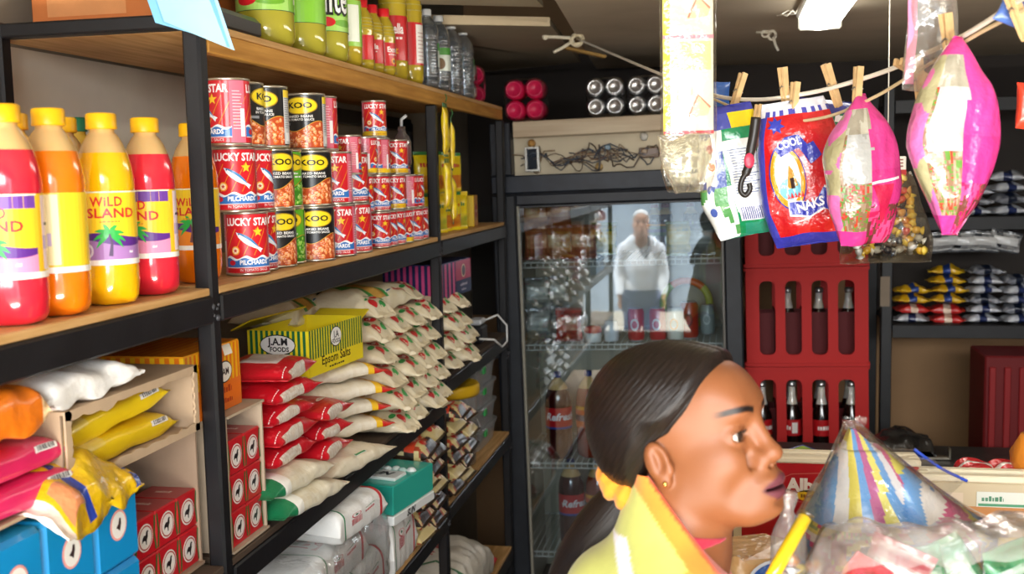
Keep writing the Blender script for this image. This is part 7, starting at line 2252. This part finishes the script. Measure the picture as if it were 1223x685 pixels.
def cap(P, a, b, ra, rb):
    a, b = np.array(a, float), np.array(b, float); d = b - a; L2 = (d ** 2).sum()
    x, y, z = P[0] - a[0], P[1] - a[1], P[2] - a[2]
    t = np.clip((x * d[0] + y * d[1] + z * d[2]) / L2, 0, 1)
    return np.sqrt((x - t * d[0]) ** 2 + (y - t * d[1]) ** 2 + (z - t * d[2]) ** 2) - (ra + (rb - ra) * t)
def smin(a, b, k):
    h = np.maximum(k - np.abs(a - b), 0) / k
    return np.minimum(a, b) - h * h * k * .25
def smax(a, b, k): return -smin(-a, -b, k)
def rotY(deg):
    a = radians(deg); return [[cos(a), 0, -sin(a)], [0, 1, 0], [sin(a), 0, cos(a)]]
def axis_(parts):
    out = [parts[0][0]]
    for (a, b, s) in parts:
        n = max(1, int(round((b - a) / s)))
        out += [a + (b - a) * (i + 1) / n for i in range(n)]
    return np.array(out)

def eye_c(s): return (.0845, s * .0310, .0310)
def head_sdf(P):
    d = ell(P, (.000, 0, .060), (.1000, .0735, .084))
    d = smin(d, ell(P, (.052, 0, -.014), (.054, .0555, .080)), .030)
    d = smin(d, ell(P, (.095, 0, -.0655), (.031, .026, .0205)), .026)
    for s in (-1, 1):
        d = smin(d, cap(P, (.016, s * .0475, -.040), (.085, s * .020, -.066), .015, .015), .028)
        d = smin(d, ell(P, (.070, s * .0375, .000), (.027, .021, .024)), .022)
        d = smin(d, ell(P, (.028, s * .0460, -.022), (.036, .018, .034)), .030)
    d = smin(d, cap(P, (.0930, -.026, .0650), (.0930, .026, .0650), .0120, .0120), .022)
    d = smin(d, ell(P, (.062, 0, .082), (.036, .050, .034)), .030)
    # muzzle
    d = smin(d, ell(P, (.098, 0, -.038), (.030, .031, .030)), .022)
    # eye sockets
    for s in (-1, 1):
        d = smax(d, -ell(P, (.1120, s * .0335, .0320), (.0190, .0185, .0120)), .016)
    # nose
    n = cap(P, (.104, 0, .046), (.1195, 0, .007), .0070, .0098)
    n = smin(n, ell(P, (.1225, 0, .0022), (.0125, .0120, .0108)), .010)
    for s in (-1, 1): n = smin(n, ell(P, (.1105, s * .0125, -.0032), (.0125, .0080, .0090)), .008)
    d = smin(d, n, .014)
    for s in (-1, 1):
        d = smax(d, -ell(P, (.1170, s * .0072, -.0118), (.0065, .0040, .0045)), .004)
        d = smax(d, -ell(P, (.1000, s * .0255, -.0020), (.0075, .0032, .0100)), .010)
    d = smax(d, -cap(P, (.1275, 0, -.0165), (.1300, 0, -.0235), .0018, .0022), .004)
    # lips
    up = ell(P, (.1180, 0, -.0305), (.0142, .0210, .0092)); up = smin(up, ell(P, (.1050, -.016, -.0340), (.0125, .0150, .0070)), .008); up = smin(up, ell(P, (.1050, .016, -.0340), (.0125, .0150, .0070)), .008)
    lo = ell(P, (.1175, 0, -.0510), (.0135, .0190, .0100)); lo = smin(lo, ell(P, (.1050, -.014, -.0475), (.0120, .0150, .0078)), .008); lo = smin(lo, ell(P, (.1050, .014, -.0475), (.0120, .0150, .0078)), .008)
    d = smin(d, up, .006); d = smin(d, lo, .006)
    d = smax(d, -ell(P, (.1320, 0, -.0412), (.0290, .0275, .0019)), .003)
    d = smax(d, -ell(P, (.1275, 0, -.0612), (.0055, .0150, .0045)), .010)
    # lids
    for s in (-1, 1):
        c = eye_c(s)
        lid = np.sqrt((P[0] - c[0]) ** 2 + (P[1] - c[1]) ** 2 + (P[2] - c[2]) ** 2) - .0152
        d = smin(d, lid, .006)
        d = smax(d, -ell(P, (c[0] + .0150, c[1] + s * .000, c[2] - .0004), (.0140, .0162, .0064), None), .0015)
        d = np.maximum(d, -(np.sqrt((P[0] - c[0]) ** 2 + (P[1] - c[1]) ** 2 + (P[2] - c[2]) ** 2) - .0128))
    # ears
    for s in (-1, 1):
        R_ = rotY(-14)
        e = ell(P, (-.004, s * .0765, .008), (.0180, .0095, .0270), R_)
        e = smax(e, -ell(P, (.000, s * .0870, .010), (.0110, .0090, .0180), R_), .005)
        e = smin(e, ell(P, (-.008, s * .0800, .010), (.0038, .0048, .0145), R_), .006)
        e = smin(e, ell(P, (.004, s * .0760, -.017), (.0080, .0055, .0085)), .008)
        e = smin(e, ell(P, (.013, s * .0765, -.002), (.0050, .0050, .0080)), .005)
        d = smin(d, e, .006)
    return d
def neck_sdf(P):
    d = cap(P, (.002, 0, -.020), (-.022, 0, -.150), .052, .056)
    for s in (-1, 1):
        d = smin(d, cap(P, (-.016, s * .042, -.02), (.018, s * .014, -.135), .012, .010), .020)
    return d
HS = .83
HO = atD(821, 543, 1.205)
HF = -HO.z / HS      # floor height in head units
BODY_TURN = radians(30)
def body_sdf(P):
    ct, st = cos(BODY_TURN), sin(BODY_TURN)
    P = [P[0] * ct + P[1] * st, P[1] * ct - P[0] * st, P[2]]
    d = ell(P, (-.080, 0, -.305), (.100, .155, .190), rotY(-18))
    for s in (-1, 1):
        d = smin(d, cap(P, (-.035, s * .020, -.095), (-.060, s * .150, -.225), .043, .054), .06)
        d = smin(d, cap(P, (-.060, s * .170, -.240), (-.090, s * .215, -.48), .052, .041), .03)
        d = smin(d, cap(P, (-.090, s * .215, -.48), (-.005, s * .205, -.67), .038, .027), .02)
        # hand: palm, four fingers, thumb
        h0 = np.array((-.005, s * .205, -.67)); dv = np.array((.16, -s * .025, -.19)); dv = dv / np.linalg.norm(dv); sd = np.array((0, s, 0.)); up_ = np.cross(dv, sd)
        pc = h0 + dv * .052
        d = smin(d, ell(P, pc, (.040, .040, .040)) * .0 + cap(P, h0 + dv * .01, h0 + dv * .075, .024, .026), .02)
        for k, (off, ln) in enumerate(((-.030, .062), (-.010, .072), (.010, .066), (.028, .050))):
            a0 = h0 + dv * .085 + sd * off; a1 = a0 + dv * ln * .55 - up_ * s * .006; a2 = a1 + dv * ln * .40 - up_ * s * .022
            d = smin(d, cap(P, a0, a1, .0105, .0092), .010); d = smin(d, cap(P, a1, a2, .0092, .0078), .006)
        t0 = h0 + dv * .030 - sd * .020; t1 = t0 + dv * .040 - sd * .032; t2 = t1 + dv * .030 - sd * .006
        d = smin(d, cap(P, t0, t1, .0125, .0110), .012); d = smin(d, cap(P, t1, t2, .0110, .0085), .006)
        # hip, thigh, calf, foot
        d = smin(d, cap(P, (-.185, s * .085, -.62), (-.160, s * .095, -1.02), .095, .060), .06)
        d = smin(d, cap(P, (-.160, s * .095, -1.02), (-.190, s * .100, HF + .085), .058, .037), .03)
        d = smin(d, cap(P, (-.195, s * .100, HF + .045), (-.050, s * .115, HF + .030), .036, .026), .03)
    d = smin(d, cap(P, (-.125, 0, -.40), (-.180, 0, -.60), .125, .140), .08)
    return d
AX = axis_([(-.42, -.124, .008), (-.124, .142, .0018), (.142, .36, .008)])
AY = axis_([(-.36, -.092, .008), (-.092, .092, .0020), (.092, .34, .008)])
AZ = axis_([(HF - .01, -.155, .009), (-.155, .150, .0018)])
G = np.meshgrid(AX, AY, AZ, indexing='ij', sparse=True)
kz = int(np.searchsorted(AZ, -.16)); kb = int(np.searchsorted(AZ, -.015))
F = np.full((len(AX), len(AY), len(AZ)), 1.0, np.float64)
Gh = [G[0], G[1], G[2][:, :, kz:]]
Fh = head_sdf(Gh)
Fhead = Fh
Fh = smin(Fh, neck_sdf(Gh), .022)
F[:, :, kz:] = Fh
Gb = [G[0], G[1], G[2][:, :, :kb]]
Fb = body_sdf(Gb)
F[:, :, :kz] = smin(Fb[:, :, :kz], neck_sdf([G[0], G[1], G[2][:, :, :kz]]), .05)
F[:, :, kz:kb] = smin(F[:, :, kz:kb], Fb[:, :, kz:], .05)

wm = thing('person', 'woman in yellow and orange safety vest with dark hair tied back, facing right', 'person', HO, (0, radians(-8.0), radians(-24)))
wm.scale = (HS, HS, HS)
def colv(*pairs): return pairs
def mixv(base, other, w): return base * (1 - w[:, None]) + other[None, :] * w[:, None]
def sstep(x, a, b): t = np.clip((x - a) / (b - a), 0, 1); return t * t * (3 - 2 * t)
def skin_col(p):
    x, y, z = p[:, 0], p[:, 1], p[:, 2]; ay = np.abs(y)
    c = np.tile(np.array(C('84502f')), (len(p), 1))
    # lips
    lip = np.minimum(((ay / .0310) ** 2 + ((z + .0410) / (.0205 - .007 * (ay / .030))) ** 2), 9)
    w = (1 - sstep(lip, .62, 1.0)) * sstep(x, .088, .094)
    # cupid's bow / edges
    c = mixv(c, np.array(C('5e2c38')), w * .95)
    w = (1 - sstep(np.abs(z + .0412), .0010, .0030)) * (1 - sstep(ay, .025, .031)) * sstep(x, .088, .094); c = mixv(c, np.array(C('3a1a1e')), w * .8)
    # brows
    zb_ = .0600 + .0060 * np.sin(np.clip((ay - .010) / .042, 0, 1) * pi * .85)
    wb = (1 - sstep(np.abs(z - zb_), .0028, .0054)) * sstep(ay, .011, .015) * (1 - sstep(ay, .048, .058)) * sstep(x, .05, .06)
    c = mixv(c, np.array(C('140a08')), wb)
    # warmer cheek and ear tone, darker lid rim
    for s in (-1, 1):
        e = eye_c(s); r = np.sqrt((x - e[0]) ** 2 + (y - e[1]) ** 2 + (z - e[2]) ** 2)
        rim = (1 - sstep(r, .0137, .0155)); c = mixv(c, np.array(C('4a2418')), rim * .75)
    # nails and palms stay out of view; scalp under the hair
    c = mixv(c, np.array(C('2a1c18')), sstep(z - (.035 + 1.16 * (x + .004)), .004, .012) * sstep(z, .02, .04))
    return c
sdf_object('body', F, (AX, AY, AZ), skin_col, 'skin', wm)

# ---- eyes
for s in (-1, 1):
    e = eye_c(s); b = MB(); r = .0134
    g = V((1, .10, -.03)).normalized(); u = g.cross(V((0, 0, 1))).normalized(); w_ = u.cross(g)
    vs = []; prof = [(0, 0), (6, 0), (11, 0), (13, 0), (27, 0), (31, 0), (45, 0), (70, 0), (110, 0), (150, 0), (180, 0)]
    seg = 28
    cols = ['0a0808', '0a0808', '1c100c', '2e1a10', '2e1a10', '1a100c', 'b0a298', 'b0a094', 'b0a094', 'b0a094']
    for (t, _) in prof:
        t = radians(t); bul = .0006 if t < .55 else 0
        for i in range(seg):
            a = 2 * pi * i / seg
            vs.append(V(e) + g * ((r + bul) * cos(t)) + (u * cos(a) + w_ * sin(a)) * (r * sin(t)))
    fs = []; cs = []
    for j in range(len(prof) - 1):
        for i in range(seg):
            k = (i + 1) % seg; fs.append((j * seg + i, j * seg + k, (j + 1) * seg + k, (j + 1) * seg + i)); cs.append(cols[j])
    b.add(vs, fs, cs, 0, True); b.build('eyeball', 'eye', wm)
    # lashes along the upper lid
    b = MB()
    for i in range(15):
        t = -1 + 2 * i / 14
        y = e[1] + .0132 * t; z = e[2] + .0050 * (1 - t * t) ** .6 + .0004; x = e[0] + sqrt(max(1e-8, .0153 ** 2 - (y - e[1]) ** 2 - (z - e[2]) ** 2))
        p = V((x - .0004, y, z)); dv = V((1, t * .6 + s * .25, .25)).normalized()
        b.tube([p, p + dv * .003, p + dv * .0052 + V((0, 0, .0016))], [.0006, .0005, .0002], '120c0a', 5)
    b.build('eyelashes', 'hair', wm)
# stud earring
b = MB(); b.sphere((.0065, -.0835, -.0190), .0034, 'e8c068', 12, 8); b.build('earring', 'gold', wm)

# ---- hair cap
HX = axis_([(-.160, .120, .0024)]); HY = axis_([(-.100, .100, .0026)]); HZ = axis_([(-.070, .165, .0024)])
g = np.meshgrid(HX, HY, HZ, indexing='ij', sparse=True)
sk = ell(g, (.000, 0, .060), (.1000, .0735, .084))
sk = smin(sk, ell(g, (.062, 0, .082), (.036, .050, .034)), .030)
sk = smin(sk, ell(g, (.052, 0, -.014), (.054, .0555, .080)), .030)
bulk = ell(g, (-.056, 0, .052), (.084, .077, .086)); bulk = smin(bulk, ell(g, (-.072, 0, -.002), (.042, .050, .046)), .05)
xx, yy, zz = g
lx = np.array([-.20, -.058, -.014, -.004, .0196, .0455, .063, .074, .082, .12]); lz = np.array([-.050, -.045, .030, .037, .0460, .0640, .090, .108, .118, .24])
def hlf(q): return sum(np.interp(q + o_, lx, lz) for o_ in (-.010, -.006, -.003, 0, .003, .006, .010)) / 7
hl = hlf(xx)
slope = (hlf(xx + .002) - hlf(xx - .002)) / .004
dh = (zz - hl) / np.sqrt(1 + slope ** 2) + 0 * yy
t = np.clip((dh + .001) / .026, 0, 1); t = t * t * (3 - 2 * t)
off = -.006 + .0175 * t + 0.0
hair = smin(sk - off, bulk - .0, .05)
# strand relief: fine furrows running from the parting to the nape
cc = (-.70 * xx + .716 * zz) + .12 * np.abs(yy)
hair = hair + .0004 * np.sin(cc * 900 + 5 * np.sin(yy * 40) + 3 * np.sin(xx * 30))
# parting along the middle
hair = hair + .0028 * np.exp(-(yy / .0022) ** 2) * (zz > .09) * (xx > -.02)
hair = np.maximum(hair, -dh - .0005)
def hair_col(p):
    x, y, z = p[:, 0], p[:, 1], p[:, 2]
    cc = (-.70 * x + .716 * z) + .12 * np.abs(y)
    w = .5 + .5 * np.sin(cc * 900 + 5 * np.sin(y * 70)) * np.sin(cc * 371 + x * 40)
    return mixv(np.tile(np.array(C('120d0c')), (len(p), 1)), np.array(C('241a16')), w * .6)
sdf_object('hair', hair, (HX, HY, HZ), hair_col, 'hair', wm)
# ---- scrunchie
b = MB(); sc = V((-.084, 0, -.042)); axd = V((-.62, 0, -.78)).normalized(); u = V((0, 1, 0)); w_ = axd.cross(u)
def scr(a, v):
    th = 2 * pi * a; ph = 2 * pi * v
    R_ = .040; r_ = .0195 * (1 + .14 * sin(a * 2 * pi * 9 + 1.3 * sin(ph)) + .08 * sin(a * 2 * pi * 17))
    return sc + (u * cos(th) + w_ * sin(th)) * (R_ + r_ * cos(ph)) + axd * (r_ * 1.1 * sin(ph))
b.grid(scr, 90, 14, 'e08a1c', closeu=True); b.build('scrunchie', 'cloth', wm)
# ---- ponytail: loose bundle of tapering locks
rnd = random.Random(42); b = MB()
for i in range(620):
    a = rnd.uniform(0, 2 * pi); rr = .024 * sqrt(rnd.random())
    p0 = sc + (u * cos(a) + w_ * sin(a)) * rr + axd * .004
    sp = max(-2, min(2, rnd.gauss(0, 1))); sy = max(-2, min(2, rnd.gauss(0, 1))); ln = rnd.uniform(.20, .36)
    pts = []
    for k in range(9):
        t = k / 8
        fall = V((-.060 - .018 * sp, .030 * sy, -.9 * 0))
        q = p0 + axd * (ln * .35 * (1 - (1 - t) ** 2)) + V((-.034 * t + .024 * sp * t, .030 * sy * t, -ln * .62 * t * t - .02 * t))
        q += V((.006 * sin(t * 6 + i), .006 * sin(t * 5 + i * 2), .003 * sin(t * 7 + i)))
        pts.append(q)
    r0 = rnd.uniform(.0016, .0040)
    b.tube(pts, [r0 * (1 - .75 * (k / 8) ** 1.5) for k in range(9)], rnd.choice(['1a1412', '241a17', '2e2320', '3a2c28', '1c1513']), 5)
b.tube([sc + axd * (.01 * k) + V((-.014 * k, -.003 * k, -.015 * k)) for k in range(9)], [.028, .036, .043, .046, .045, .042, .036, .028, .010], '1a1412', 16)
b.build('ponytail', 'hair', wm)

# ---- clothes
BX = axis_([(-.34, -.2, .007), (-.2, .18, .0042), (.18, .26, .007)]); BY = axis_([(-.36, .04, .0045), (.04, .34, .008)]); BZ = axis_([(-.66, -.26, .008), (-.26, -.010, .0040)])
g = np.meshgrid(BX, BY, BZ, indexing='ij', sparse=True)
bd = smin(body_sdf(g), neck_sdf(g), .05)
x, y, z = g
x, y = x * cos(BODY_TURN) + y * sin(BODY_TURN), y * cos(BODY_TURN) - x * sin(BODY_TURN)
fold = .0022 * np.sin(x * 60 + 14 * y + 3 * np.sin(z * 30)) + .0018 * np.sin(z * 70 - 30 * x + 20 * y)
neckline = ((z + .056) + 1.70 * (x + .030)) / 1.97
armhole = np.abs(y) - (.205 + .10 * (z + .2))
# shirt with sleeves
sh = bd - (.0055 + .25 * fold)
sh = np.maximum(sh, ((z + .098) + .35 * (x - .01)) / 1.06); sh = np.maximum(sh, -(z + .60)); sh = np.maximum(sh, -(z + .36 - .25 * (np.abs(y) < .17)))
sdf_object('shirt', sh, (BX, BY, BZ), 'b8203c', 'cloth', wm)
ve = bd - (.0135 + fold)
ve = np.maximum(ve, neckline); ve = np.maximum(ve, armhole); ve = np.maximum(ve, -(z + .62))
def vest_col(p):
    x, y, z = p[:, 0], p[:, 1], p[:, 2]
    x, y = x * cos(BODY_TURN) + y * sin(BODY_TURN), y * cos(BODY_TURN) - x * sin(BODY_TURN)
    c = np.tile(np.array(C('bec264')), (len(p), 1))
    nl = ((z + .056) + 1.70 * (x + .030)) / 1.97
    c = mixv(c, np.array(C('f08a2c')), sstep(nl, -.0265, -.0245))
    c = mixv(c, np.array(C('e05a2a')), sstep(nl, -.0042, -.0030))
    # upright reflective tape over the shoulder blade and orange panel low on the side
    tape = (1 - sstep(np.abs(x + .098 + .10 * (z + .15)), .0085, .0100)) * (z < -.088); c = mixv(c, np.array(C('e4e4ee')), tape)
    pan = sstep(x - (-.030 - .25 * (z + .12)), 0, .003) * sstep(-.118 - z, 0, .004) * (nl < -.026) * (y < 0); c = mixv(c, np.array(C('ee9a2c')), pan)
    return c
sdf_object('safety_vest', ve, (BX, BY, BZ), vest_col, 'cloth', wm)
TX = axis_([(-.42, .16, .008)]); TY = axis_([(-.34, .26, .008)]); TZ = axis_([(HF + .08, -.55, .010)])
g = np.meshgrid(TX, TY, TZ, indexing='ij', sparse=True)
tr = body_sdf(g) - .008; tr = np.maximum(tr, g[2] + .58); tr = np.maximum(tr, -(g[2] - (HF + .10))); tr = np.maximum(tr, np.abs(g[1] * cos(BODY_TURN) - g[0] * sin(BODY_TURN)) - .195)
sdf_object('trousers', tr, (TX, TY, TZ), '23262e', 'cloth', wm)
# ================================================================ the street outside the hatch (seen only as reflections)
GZ = -.25
b = MB(); b.box((0, -5.2, GZ - .03), (16, 8.2, .06), 'b5aa98'); o = b.build('pavement', 'wall'); o['kind'] = 'structure'
b = MB(); b.box((0, -8.2, 1.2), (16, .2, 3.0), '9aa6b2'); o = b.build('wall_opposite', 'wall'); o['kind'] = 'structure'
b = MB()
for x in (-2.6, -.9, .8, 2.5): b.box((x, -8.06, 1.2), (.14, .08, 2.9), '3a4048')
o = b.build('trim_street', 'plastic'); o['kind'] = 'structure'
mn_ = thing('person', 'older man in a white shirt seen reflected in the cooler door', 'person', (-.74, -1.75, GZ - HF * .90), (0, 0, radians(84)))
mn_.scale = (.90, .90, .90)
mx_ = axis_([(-.36, .26, .011)]); my_ = axis_([(-.30, .30, .011)]); mz_ = axis_([(HF - .01, .155, .011)])
g = np.meshgrid(mx_, my_, mz_, indexing='ij', sparse=True)
BODY_TURN = 0.0
hd = smin(head_sdf(g), neck_sdf(g), .022); bd2 = body_sdf(g); full = smin(hd, bd2, .05)
sdf_object('body', full, (mx_, my_, mz_), 'b98a70', 'skin', mn_)
top = np.maximum(bd2 - .012, -(g[2] + .66)); top = np.maximum(top, g[2] + .09)
sdf_object('shirt', top, (mx_, my_, mz_), 'e8edf4', 'cloth', mn_)
tr2 = np.maximum(np.maximum(bd2 - .014, g[2] + .62), np.abs(g[1]) - .19); tr2 = np.maximum(tr2, -(g[2] - HF - .09))
sdf_object('trousers', tr2, (mx_, my_, mz_), '4a5a78', 'cloth', mn_)
hc = np.maximum(ell(g, (-.004, 0, .066), (.108, .082, .088)), -(g[2] - .045 - .8 * (g[0] - .0)))
sdf_object('hair', hc, (mx_, my_, mz_), 'c8c8c6', 'hair', mn_)
BODY_TURN = radians(30)
# ================================================================ light
w = bpy.data.worlds.new('world'); SC.world = w; w.use_nodes = True
bg = w.node_tree.nodes['Background']
bg.inputs['Color'].default_value = (0.80, 0.90, 1.0, 1); bg.inputs['Strength'].default_value = 3.6
def area(name, loc, target, sx, sy, power, col=(1, 1, 1)):
    l = bpy.data.lights.new(name, 'AREA'); l.shape = 'RECTANGLE'; l.size = sx; l.size_y = sy
    l.energy = power; l.color = col
    o = bpy.data.objects.new(name, l); COLL.objects.link(o)
    o.location = loc
    d = V(target) - V(loc); o.rotation_euler = d.to_track_quat('-Z', 'Y').to_euler()
    return o
# daylight coming in through the serving hatch
area('street_daylight', (0.2, -3.4, 2.7), (-0.2, 1.8, 1.3), 3.4, 1.6, 260, (1.0, 0.98, 0.95))
area('ceiling_fill', (0.2, -2.7, -.12), (0.2, 0.2, 1.7), 5.0, 0.5, 430, (1.0, 0.95, 0.86))  # added fill lamp outside, aimed up to brighten the dark ceiling boards
sl_ = bpy.data.lights.new('sun', 'SUN'); sl_.energy = 11.0; sl_.angle = .01; sl_.color = (1, .95, .88)
so_ = bpy.data.objects.new('sun', sl_); COLL.objects.link(so_); so_.rotation_euler = V((.10, -.33, -.94)).to_track_quat('-Z', 'Y').to_euler()
vs = SC.view_settings
vs.view_transform = 'Standard'; vs.look = 'None'; vs.gamma = 1.0; vs.use_curve_mapping = False
vs.exposure = 0.45
SC.cycles.max_bounces = 8; SC.cycles.transparent_max_bounces = 24; SC.cycles.glossy_bounces = 4; SC.cycles.diffuse_bounces = 4
SC.cycles.caustics_reflective = False; SC.cycles.caustics_refractive = False
SC.cycles.sample_clamp_indirect = 6.0
SC.cycles.use_denoising = True
